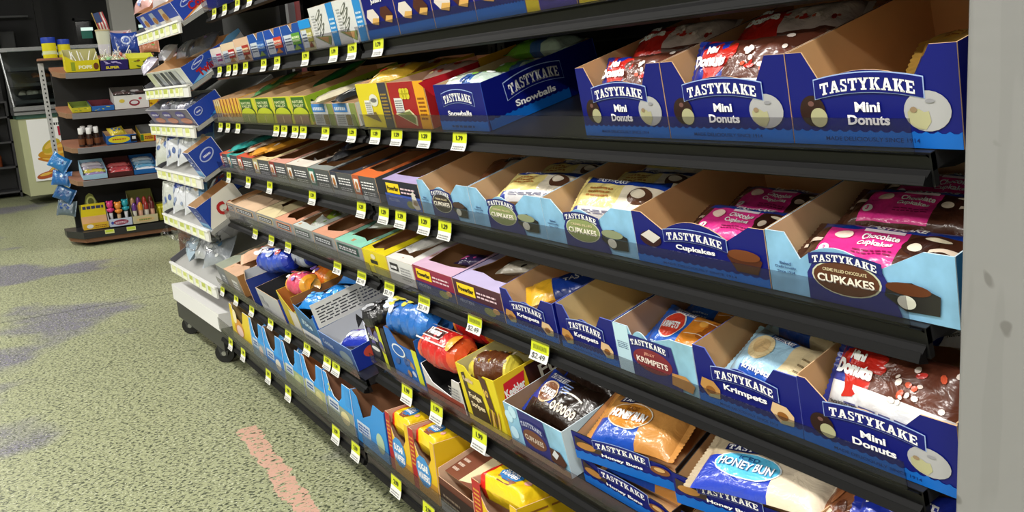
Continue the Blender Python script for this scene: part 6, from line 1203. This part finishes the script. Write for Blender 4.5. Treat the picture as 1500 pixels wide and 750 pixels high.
# ================================================================== heated food case, dark shelving and fixtures beyond
H0 = Matrix.Translation((-9.5,.44,0)) @ Matrix.Rotation(R(90),4,'Z'); CHR = mat('#b4b6b8',.25,metal=.8)
hc = thing('food_case','chrome and glass heated food case on a pale green cabinet with a food poster','display case',H0)
b = MB(); b.prism([(-.01,.0),(.62,.0),(.62,.55),(-.05,.55)], lambda a,c:(a,c,.79),(0,0,1),.70,mat('#a8ab84',.5)); b.obj('cabinet', hc)
b = MB(); b.box((-.02,-.012,.79),(.75,.58,.825),mat('#1f4a3c',.4)); b.obj('green_band', hc)
b = MB(); b.box((-.03,-.03,.825),(.8,.6,.90),CHR); b.box((-.03,-.034,.85),(.8,-.03,.862),BLACK); b.obj('chrome_base', hc)
b = MB()
for p_,q_ in (((-.02,-.03,.9),(-.06,.02,1.40)),((.78,-.03,.9),(.78,.02,1.40))): b.cyl(p_,q_,.012,CHR,8)
b.box((-.08,-.02,1.385),(.8,.02,1.42),CHR); b.box((-.08,.02,1.40),(.8,.56,1.42),CHR); b.obj('chrome_frame', hc)
b = MB(); b.box((-.03,.54,.9),(.78,.56,1.4),mat('#4a4c4c',.4)); b.obj('case_back', hc)
b = MB(); b.box((-.0,-.026,.9),(.77,-.022,1.39),GLASS); b.obj('front_glass', hc)
for z in (.93,1.08,1.22): b = MB(); b.box((-.02,.02,z),(.77,.5,z+.02),mat('#26282a',.3)); b.box((-.02,.0,z-.004),(.77,.02,z+.024),mat('#3a3c3e',.3)); b.obj('case_shelf', hc)
b = MB(); F = frame((.115,-.0125,.16),(1,0,0),(0,0,1),(0,-1,0)); PW,PH = .40,.62
b.box((.055,-.012,.22),(.455,-.001,.78),pr('#e4e4e2')); F = frame((.055,-.0125,.24),(1,0,0),(0,0,1),(0,-1,0))
text(b,F,'H',.29,.42,.09,.085,pr('#a8203a'),2,bold=.06); squig(b,F,.22,.475,.36,.5,pr('#3a3a3c'),2,1,4,.9)
for k,(cx,cy,rx,ry,ro,cl) in enumerate(((.2,.22,.15,.05,.05,'#c08a1c'),(.17,.29,.09,.05,.6,'#b8a02a'),(.27,.28,.1,.04,.2,'#c9882a'),(.16,.16,.12,.022,-.2,'#b5701c'),(.2,.10,.13,.025,.6,'#b06a1c'),(.1,.03,.09,.03,.2,'#a8522a'))): ell(b,F,cx,cy,rx,ry,pr(cl),1+k*.3,rot=ro); ell(b,F,cx-.01,cy+.008,rx*.6,ry*.4,pr('#d8b04a'),1.2+k*.3,rot=ro)
b.obj('poster', hc)
for k,(x,z,c,lb) in enumerate(((.25,1.10,'#a8632c','fried food piled on the middle shelf of the heated case'),(.45,.95,'#b07a40','fried food piled at the right of the lower case shelf'),(.15,.95,'#c9c4b4','foil trays on the lower shelf of the heated case'))):
    q = random.Random(k); t = thing('food_tray',lb,'food',H0 @ Matrix.Translation((x,.17,z+.0205))); b = MB(); b.lathe([(.10,0),(.13,.03),(.135,.032)],(0,0,0),mat('#8a8c90',.3,.7)); b.obj('tray', t); b = MB()
    for j in range(9): b.blob((q.uniform(-.08,.08),q.uniform(-.07,.07),.03+q.uniform(0,.03)),.035,mat(c,.6),1,1,.7,8,5)
    b.obj('food', t)
b = MB(); b.box((0,0,0),(.16,.06,.02),mat('#f0f0ee',.4,emit=.8)); o = b.obj('lamp_tube'); o.matrix_basis = H0 @ Matrix.Translation((.3,.25,1.355)); tag(o,'small white warming lamp under the top of the food case','lamp')
D0 = Matrix.Translation((-10.6,-.35,0)) @ Matrix.Rotation(R(90),4,'Z'); ds = thing('dark_shelving','dark shelving unit left of the food case at the far end','shelves',D0)
b = MB(); b.box((0,.4,0),(.75,.43,2.0),CHAR); b.obj('back_panel', ds)
for x in (0,.38,.74): b = MB(); b.box((x,0,0),(x+.02,.4,.95),mat('#2e2e30',.5)); b.obj('upright', ds)
for z in (.05,.30,.55,.80,.95): b = MB(); b.box((0,0,z),(.76,.4,z+.018),mat('#3c3c3e',.5)); b.obj('shelf', ds)
for k,(x,z,c) in enumerate(((.52,.319,'#6a3020'),(.60,.319,'#7a3a1c'),(.47,.569,'#5a5a5c'),(.60,.569,'#4a4a4e'),(.1,.569,'#6a1a20'))):
    b = MB(); b.lathe([(.032,0),(.034,.1),(.02,.13),(.02,.14)],(0,0,0),mat(c,.4)); o = b.obj('jar'); o.matrix_basis = D0 @ Matrix.Translation((x,.1,z+.0005)); tag(o,['rust red jar on the low dark shelf','orange-brown jar beside the rust red one','grey jar on the middle dark shelf','dark grey jar beside the grey one','dark red jar at the left of the middle dark shelf'][k],'jar')
# dim equipment standing against the far wall
for k,(y,w,z,h,c,lb) in enumerate(((.30,.17,1.35,.32,'#3f4042','tall grey cabinet door against the far wall at the left'),(.50,.15,1.35,.38,'#55575a','lighter grey cabinet beside the tall grey one at the far wall'))):
    t = thing('wall_cabinet',lb,'cabinet',Matrix.Translation((-11.9,y,0))); b = MB(); b.box((-.08,0,0),(.0,w,z+h),mat(c,.45)); b.obj('cabinet_body', t); b = MB(); b.box((.0,.012,.3),(.008,w-.012,z+h-.03),mat(c,.35)); b.obj('cabinet_door', t)
t = thing('dark_post','dark post beside the grey cabinets at the far wall','post',Matrix.Translation((-11.5,.86,0))); b = MB(); b.box((0,0,0),(.06,.07,2.7),mat('#1b1b1c',.6)); b.obj('post_body', t)
b = MB(); b.box((-11.9,.1,1.88),(-11.88,.82,1.90),mat('#5a5c5e',.4)); tag(b.obj('wall_hanging_bar'),'thin grey bar across the far wall above the cabinets','bar')
# grey cabinet and red board seen past the left end of the shelving
t = thing('grey_cooler','grey panelled cooler with a white corner post behind the shelving','cooler',Matrix.Translation((-4.49,1.14,0))); b = MB(); b.box((.22,0,0),(.93,.5,1.5),mat('#707072',.5,var=.08,vscale=4)); b.obj('cooler_body', t); b = MB(); b.box((.0,-.01,0),(.2,.05,1.6),mat('#b9b9b8',.5)); b.obj('corner_post', t)
b = MB(); b.box((.775,-.004,.05),(.785,.0,1.49),BLACK); b.obj('door_seam', t)
t = thing('red_board','dark red board standing behind the left shelving section','board',Matrix.Translation((-3.54,1.16,0))); b = MB(); b.box((0,0,0),(.5,.03,1.5),mat('#6a1416',.5)); b.obj('board_face', t)
t = thing('back_counter','grey counter with a dark machine past the end of the rack','counter',Matrix.Translation((-6.6,1.75,0))); b = MB(); b.box((0,0,0),(.3,.9,.98),mat('#3a3a3c',.5)); b.obj('counter_body', t); b = MB(); b.box((-.02,-.02,.98),(.32,.92,1.0),mat('#8a8a88',.4)); b.obj('counter_top', t)
t = thing('counter_machine','grey boxy machine on the back counter past the rack','machine',Matrix.Translation((-6.55,1.85,1.0015))); b = MB(); b.box((0,0,0),(.2,.4,.10),mat('#5a5a5c',.4)); b.box((.2,.03,.015),(.204,.3,.08),BLACK); b.obj('machine_body', t)
t = thing('blue_sign','small blue sign on the back counter past the rack','sign',Matrix.Translation((-6.33,1.74,1.0015))); b = MB(); b.box((0,0,0),(.01,.13,.16),pr('#2a3f7a')); squig(b,frame((.0105,0,0),(0,1,0),(0,0,1),(1,0,0)),.015,.06,.115,.13,pr('#8fa4d0'),1,1,2,.8); b.obj('sign_face', t)
t = thing('light_box','white lit panel strip above the back counter','lamp',Matrix.Translation((-6.7,1.72,1.27))); b = MB(); b.box((0,0,0),(.03,.42,.075),mat('#e6e6e4',.4,emit=.35)); b.obj('panel', t); b = MB(); b.box((-.012,-.02,-1.27),(.0,.0,.09),CHAR); b.box((-.012,.42,-1.27),(.0,.44,.09),CHAR); b.obj('posts', t)

# ================================================================== price tags on the rails
YEL, PWH = pr('#c3cc22'), pr('#dcdcd8')
TAGS = dict(S6=[-2.785,-2.662,-2.525,-2.404],S5=[-2.791,-2.684,-2.61,-2.504,-2.332,-2.217,-2.005,-1.825,-1.722,-1.591],
 S4=[-2.834,-2.745,-2.631,-2.263,-2.199,-2.113,-2.054,-1.905,-1.749,-1.627,-1.528,-1.412,-1.285],S3=[-2.808,-2.587,-2.378,-2.037,-1.735,-1.62,-1.541,-1.44,-1.361],
 S2=[-2.583,-2.425,-2.277,-1.918,-1.774,-1.629,-1.472,-1.281,-1.084],L1=[-2.87,-2.704,-2.534,-2.349,-2.198,-2.051,-1.911,-1.855],R1=[-1.52,-1.395,-1.239],S0=[-2.773,-2.628,-2.371,-2.196,-1.852,-1.734,-1.525,-1.384])
PRICE = dict(S2=['$2.19','$2.49'],S4=['1.29','1.79'],S5=['1.79'],S3=['1.29','1.79','1.99'],S6=['1.29'],L1=['1.29'],R1=['1.99'],S0=['2.99'])
allt = []
for sh,xs in TAGS.items():
    f = S[sh]; z = ZL[sh]; hh = f.z - z
    for i,x in enumerate(xs):
        s_ = 'bare rail'
        for a,c,n in BX.get(sh,[]):
            if a-.004 <= x <= c+.004: s_ = n
        w = .047; b = MB(); p = PRICE[sh][-1 if (x > -1.35) else 0]
        prof = [(-.0105,hh*.99),(-.0105,hh*.9),(-.0115,hh*.62),(-.0125,hh*.42),(-.0145,hh*.2),(-.0175,hh*.02)]
        vs = [(xx, y, c) for y,c in prof for xx in (0,w)]
        b.add(vs[:8],[[0,1,3,2],[2,3,5,4],[4,5,7,6]],YEL); b.add(vs[6:],[[0,1,3,2],[2,3,5,4]],PWH); vb=[(a,y+.0006,c) for a,y,c in vs]; b.add(vb,[[2*k,2*k+2,2*k+3,2*k+1] for k in range(5)],PWH)
        Fy = lambda a,c,l=0: Vector((a,-.0109 - .0016*max(0,1-c/hh) - l*LS, c)); Fw = lambda a,c,l=0: Vector((a,-.0128-.0055*(1-c/(hh*.42)) - l*LS, c))
        if p[0]=='$': squig(b,Fy,.006,hh*.55,.042,hh*.85,pr('#8f9620'),2,1,i,.8); text(b,Fw,p,w/2,hh*.24,.034,hh*.28,BLACK,2,bold=.0)
        else: text(b,Fy,p,w/2,hh*.68,.022,hh*.26,pr('#3a3c10'),2,bold=.04); squig(b,Fw,.006,hh*.1,.042,hh*.32,pr('#8a8a88'),2,2,i,.5)
        o = b.obj('price_tag'); o.location = (x-w/2, f.y, z); allt.append((o, s_))
from collections import Counter
shn = dict(S6='topmost rail',S5='second rail',S4='donut shelf rail',S3='cupcake shelf rail',S2='middle shelf rail',L1='lower left rail',R1='lower right rail',S0='base rail')
cnt = Counter(s for _,s in allt); seen = Counter()
for o,s_ in allt:
    n = cnt[s_]; k = seen[s_]; seen[s_] += 1
    pre = '' if n==1 else (['left of two','right of two'][k] if n==2 else ['left of three','middle of three','right of three'][k] if n==3 else 'number %d of the row of' % (k+1)) + ' '
    lb = (pre + 'price tag%s under the %s' % ('s' if n>1 else '', s_)).strip()
    if len(lb.split()) < 13: lb = lb.replace('price tag', 'yellow-topped price tag')
    tag(o, lb, 'price tag', 'price tags on the rails')

# small settling moves so that soft packs rest against their trays without poking through: name -> scale, shift
SETTLE = {"cake_pack":[0.91,-0.1227,0.0679,0.0523],"cake_pack.001":[0.88,-0.1006,0.0863,0.0687],"cake_pack.002":[0.88,-0.1054,0.0946,0.0714],"cake_pack.003":[0.88,-0.0821,0.0856,0.0685],"cake_pack.004":[0.855,-0.1094,0.1129,0.0872],"candy_roll":[0.97,-0.1909,0.02,0.0135],"candy_roll.001":[0.97,-0.192,0.0199,0.0141],"candy_roll.002":[0.97,-0.1932,0.02,0.0147],"candy_roll.003":[0.97,-0.1943,0.0199,0.0153],"candy_roll.004":[0.97,-0.1909,0.0246,0.0135],"candy_roll.005":[0.97,-0.192,0.0244,0.0141],"candy_roll.006":[0.97,-0.1932,0.0245,0.0147],"candy_roll.007":[0.97,-0.1909,0.0292,0.0135],"candy_roll.008":[0.97,-0.192,0.029,0.0141],"candy_roll.009":[0.97,-0.1932,0.0291,0.0147],"candy_roll.010":[0.97,-0.1943,0.029,0.0153],"candy_roll.011":[0.91,-0.5728,0.0989,0.0406],"candy_roll.012":[0.91,-0.5761,0.0986,0.0424],"candy_roll.013":[0.91,-0.5795,0.0988,0.0441],"candy_toy":[1.0,0.0011,0.0,0.0059],"candy_toy.002":[1.0,0.0006,0.0,0.0029],"candy_tube":[1.0,0.0006,0.0,0.0029],"candy_tube.001":[1.0,0.0006,0.0,0.0029],"candy_tube.002":[1.0,0.0006,0.0,0.0029],"candy_tube.003":[1.0,0.0006,0.0,0.0029],"cupcake_pack":[0.91,-0.0926,0.0561,0.0767],"cupcake_pack.001":[0.91,-0.1143,0.0698,0.0666],"cupcake_pack.002":[0.94,-0.0748,0.06,0.0483],"cupcake_pack.003":[0.97,-0.0403,0.0214,0.0218],"cupcake_pack.004":[0.88,-0.1299,0.0924,0.0887],"cupcake_pack.005":[0.97,-0.0344,0.0363,0.0217],"cupcake_pack.006":[1.0,-0.012,0.0,0.0],"cupcake_pack.007":[1.0,0.0,-0.0066,0.0013],"cupcake_pack.008":[0.88,-0.0706,0.0891,0.0981],"cupcake_pack.009":[1.0,-0.006,0.001,-0.0039],"cupcake_pack.010":[1.0,0.0,-0.0016,0.0058],"cupcake_pack.011":[1.0,-0.006,0.008,0.0125],"cupcake_pack.012":[0.88,-0.1339,0.0785,0.0637],"cupcake_pack.013":[0.88,-0.1339,0.0885,0.0637],"donut_pack":[0.91,-0.0742,0.0571,0.0776],"donut_pack.001":[0.88,-0.1167,0.0907,0.1096],"donut_pack.002":[1.0,0.006,0.0,0.0],"donut_pack.003":[0.88,-0.0953,0.1015,0.11],"donut_pack.004":[0.91,-0.0474,0.0612,0.0556],"donut_pack.005":[0.94,-0.0255,0.0419,0.036],"granola_bar":[0.94,-0.1698,0.0522,0.0704],"granola_bar.002":[1.0,0.0,-0.0048,-0.0054],"granola_bar.005":[0.97,-0.086,0.0352,0.0304],"granola_bar.006":[1.0,0.0,-0.0008,0.0029],"granola_bar.007":[1.0,0.0,-0.0008,0.0029],"lollipop.007":[1.0,-0.0096,0.0,0.008],"lollipop.008":[1.0,-0.0096,0.0,0.008],"lollipop.009":[1.0,-0.0059,0.0,0.0011],"lollipop.010":[1.0,-0.0059,0.0,0.0011],"lollipop.011":[1.0,-0.0059,0.0,0.0011],"lollipop.013":[1.0,0.0011,0.0,0.0059],"lollipop.016":[1.0,-0.0089,0.0,0.0119],"lollipop.017":[0.97,-0.2172,0.0274,0.0306],"lollipop.018":[1.0,-0.0059,-0.006,0.0011],"lollipop.019":[1.0,0.0019,0.0,0.0098],"lollipop.020":[1.0,-0.0089,0.0,0.0119],"lollipop.021":[1.0,0.0,-0.006,0.0],"lollipop.022":[1.0,-0.0059,0.0,0.0011],"lollipop.023":[1.0,-0.0081,0.0,0.0158],"lollipop.025":[1.0,0.0,0.006,0.0],"lollipop.026":[1.0,0.0,0.012,0.0],"lollipop.027":[1.0,0.0,-0.006,0.0],"lollipop.028":[0.94,-0.3791,0.0622,0.0668],"lollipop.029":[1.0,0.0,0.006,0.0],"lollipop.030":[1.0,0.0,-0.006,0.0],"lollipop.031":[1.0,-0.0032,-0.006,0.0149],"lollipop.032":[1.0,0.0051,-0.006,-0.0051],"lollipop.033":[1.0,0.0,0.006,0.0],"lollipop.034":[1.0,0.0,-0.012,0.0],"lollipop.035":[1.0,0.0053,-0.006,0.0274],"lollipop.036":[1.0,0.0,-0.012,0.0],"paper_bag":[0.97,-0.0819,0.0127,0.0244],"snack_bag":[1.0,-0.006,-0.0036,0.0135],"snack_bag.001":[0.97,-0.0605,0.0236,0.0276],"snack_bag.002":[0.97,-0.0501,0.0224,0.0272],"snack_bag.003":[0.88,-0.1541,0.0851,0.1201],"snack_bag.004":[0.88,-0.1537,0.084,0.1017],"snack_bag.005":[0.91,-0.1211,0.0714,0.0779],"snack_bag.006":[1.0,0.0,-0.0036,0.0135],"snack_bag.007":[0.97,-0.0268,0.0233,0.0266],"snack_bag.011":[0.91,-0.1878,0.0544,0.0494],"snack_bag.012":[0.91,-0.1879,0.0624,0.0376],"snack_bag.013":[0.97,-0.0666,0.0189,0.0267],"snack_bag.014":[0.91,-0.1784,0.062,0.0281],"snack_bag.015":[1.0,-0.012,-0.0016,0.0058],"snack_bag.020":[1.0,-0.006,-0.0036,0.0135],"snack_bag.021":[1.0,0.0,0.0117,-0.001],"snack_bag.022":[1.0,0.0,-0.0016,0.0058],"snack_bag.023":[1.0,0.0,-0.0016,0.0058],"snack_bag.024":[0.94,-0.2185,0.0411,0.0772],"snack_bag.025":[1.0,-0.006,0.0117,-0.001],"snack_bag.026":[0.94,-0.1928,0.0491,0.0616],"snack_bag.039":[1.0,0.0,-0.0094,0.012],"snack_bag.045":[1.0,0.006,0.001,-0.0039],"snack_bag.048":[0.97,-0.1979,0.0187,0.0475],"snack_bag.049":[1.0,0.0027,0.0,0.0137],"snack_bag.050":[1.0,-0.0108,0.006,0.0021],"snack_bar.002":[1.0,-0.012,0.0,0.0],"snack_bar.008":[1.0,-0.012,0.0,0.0],"snack_bar.009":[1.0,0.0,-0.0036,0.0135],"snack_bar.010":[0.97,-0.0372,0.0093,0.0483],"snack_bar.012":[1.0,0.0,-0.0016,0.0058],"snack_bar.013":[0.91,-0.1528,0.0737,0.0622],"snack_bar.014":[0.91,-0.1471,0.0701,0.0656],"snack_bar.015":[1.0,-0.006,0.0,0.0],"snack_bar.016":[1.0,0.0,0.001,-0.0039],"snack_bar.017":[1.0,0.0,0.001,-0.0039],"snack_bar.018":[1.0,0.0,0.001,-0.0039],"snack_bar.019":[1.0,0.0,0.001,-0.0039],"snack_bar.020":[1.0,-0.006,0.001,-0.0039],"snack_bar.021":[1.0,0.0,-0.0008,0.0029],"snack_bar.023":[1.0,-0.012,0.0,0.0],"snack_bar.024":[0.97,-0.0496,0.0226,0.0176],"snack_sleeve":[0.827,-0.2801,0.1107,0.0753],"snack_sleeve.001":[0.91,-0.1569,0.08,0.0419],"snack_sleeve.003":[0.88,-0.192,0.0868,0.0706],"snack_sleeve.006":[0.88,-0.1678,0.1008,0.0748],"snack_sleeve.007":[0.88,-0.1476,0.0799,0.0531],"wrapped_sweet":[1.0,0.0085,0.0,0.0126],"wrapped_sweet.001":[1.0,-0.0008,0.0,-0.0039],"wrapped_sweet.002":[0.91,-0.5842,0.0713,0.0997],"wrapped_sweet.003":[0.94,-0.3791,0.0447,0.0692],"wrapped_sweet.004":[0.94,-0.3779,0.0579,0.0507],"wrapped_sweet.005":[1.0,0.0027,0.0,0.0137],"wrapped_sweet.006":[1.0,0.0085,0.0,0.0126],"wrapped_sweet.007":[0.88,-0.7778,0.1104,0.1096]}
for n_, (s_, x_, y_, z_) in SETTLE.items():
    o = bpy.data.objects.get(n_)
    if o: o.matrix_basis = Matrix.Translation((x_, y_, z_)) @ Matrix.Scale(s_, 4) @ o.matrix_basis
SETTLE = {"candy_toy.002":[1.0,0.0006,0.0,0.0029],"donut_pack.001":[1.0,0.0,-0.0016,0.0058],"snack_bag.008":[0.93,-0.049,0.0584,0.0339],"snack_bag.010":[0.97,-0.02,0.0285,0.0255],"snack_bag.029":[1.0,0.0,0.001,-0.0039],"snack_bag.030":[1.0,0.0,-0.0058,-0.0016],"snack_sleeve.004":[0.902,-0.134,0.0579,0.0426],"snack_sleeve.005":[0.93,-0.0951,0.0478,0.042],"snack_sleeve.008":[1.0,0.005,0.0117,-0.001],"snack_sleeve.009":[0.97,-0.0639,0.0185,0.0195],"snack_sleeve.010":[0.93,-0.1604,0.0446,0.032],"snack_sleeve.011":[1.0,0.0,0.0058,0.0016],"snack_sleeve.012":[1.0,0.005,0.0083,0.0116],"snack_sleeve.013":[0.93,-0.1415,0.0352,0.0454],"snack_sleeve.014":[1.0,-0.005,0.0,0.0],"snack_sleeve.015":[1.0,-0.005,0.005,0.0045],"wafer_pack.006":[1.0,0.0,0.0035,0.0103],"wrapped_sweet":[1.0,0.0006,0.0,0.0029]}
for n_, (s_, x_, y_, z_) in SETTLE.items():
    o = bpy.data.objects.get(n_)
    if o: o.matrix_basis = Matrix.Translation((x_, y_, z_)) @ Matrix.Scale(s_, 4) @ o.matrix_basis
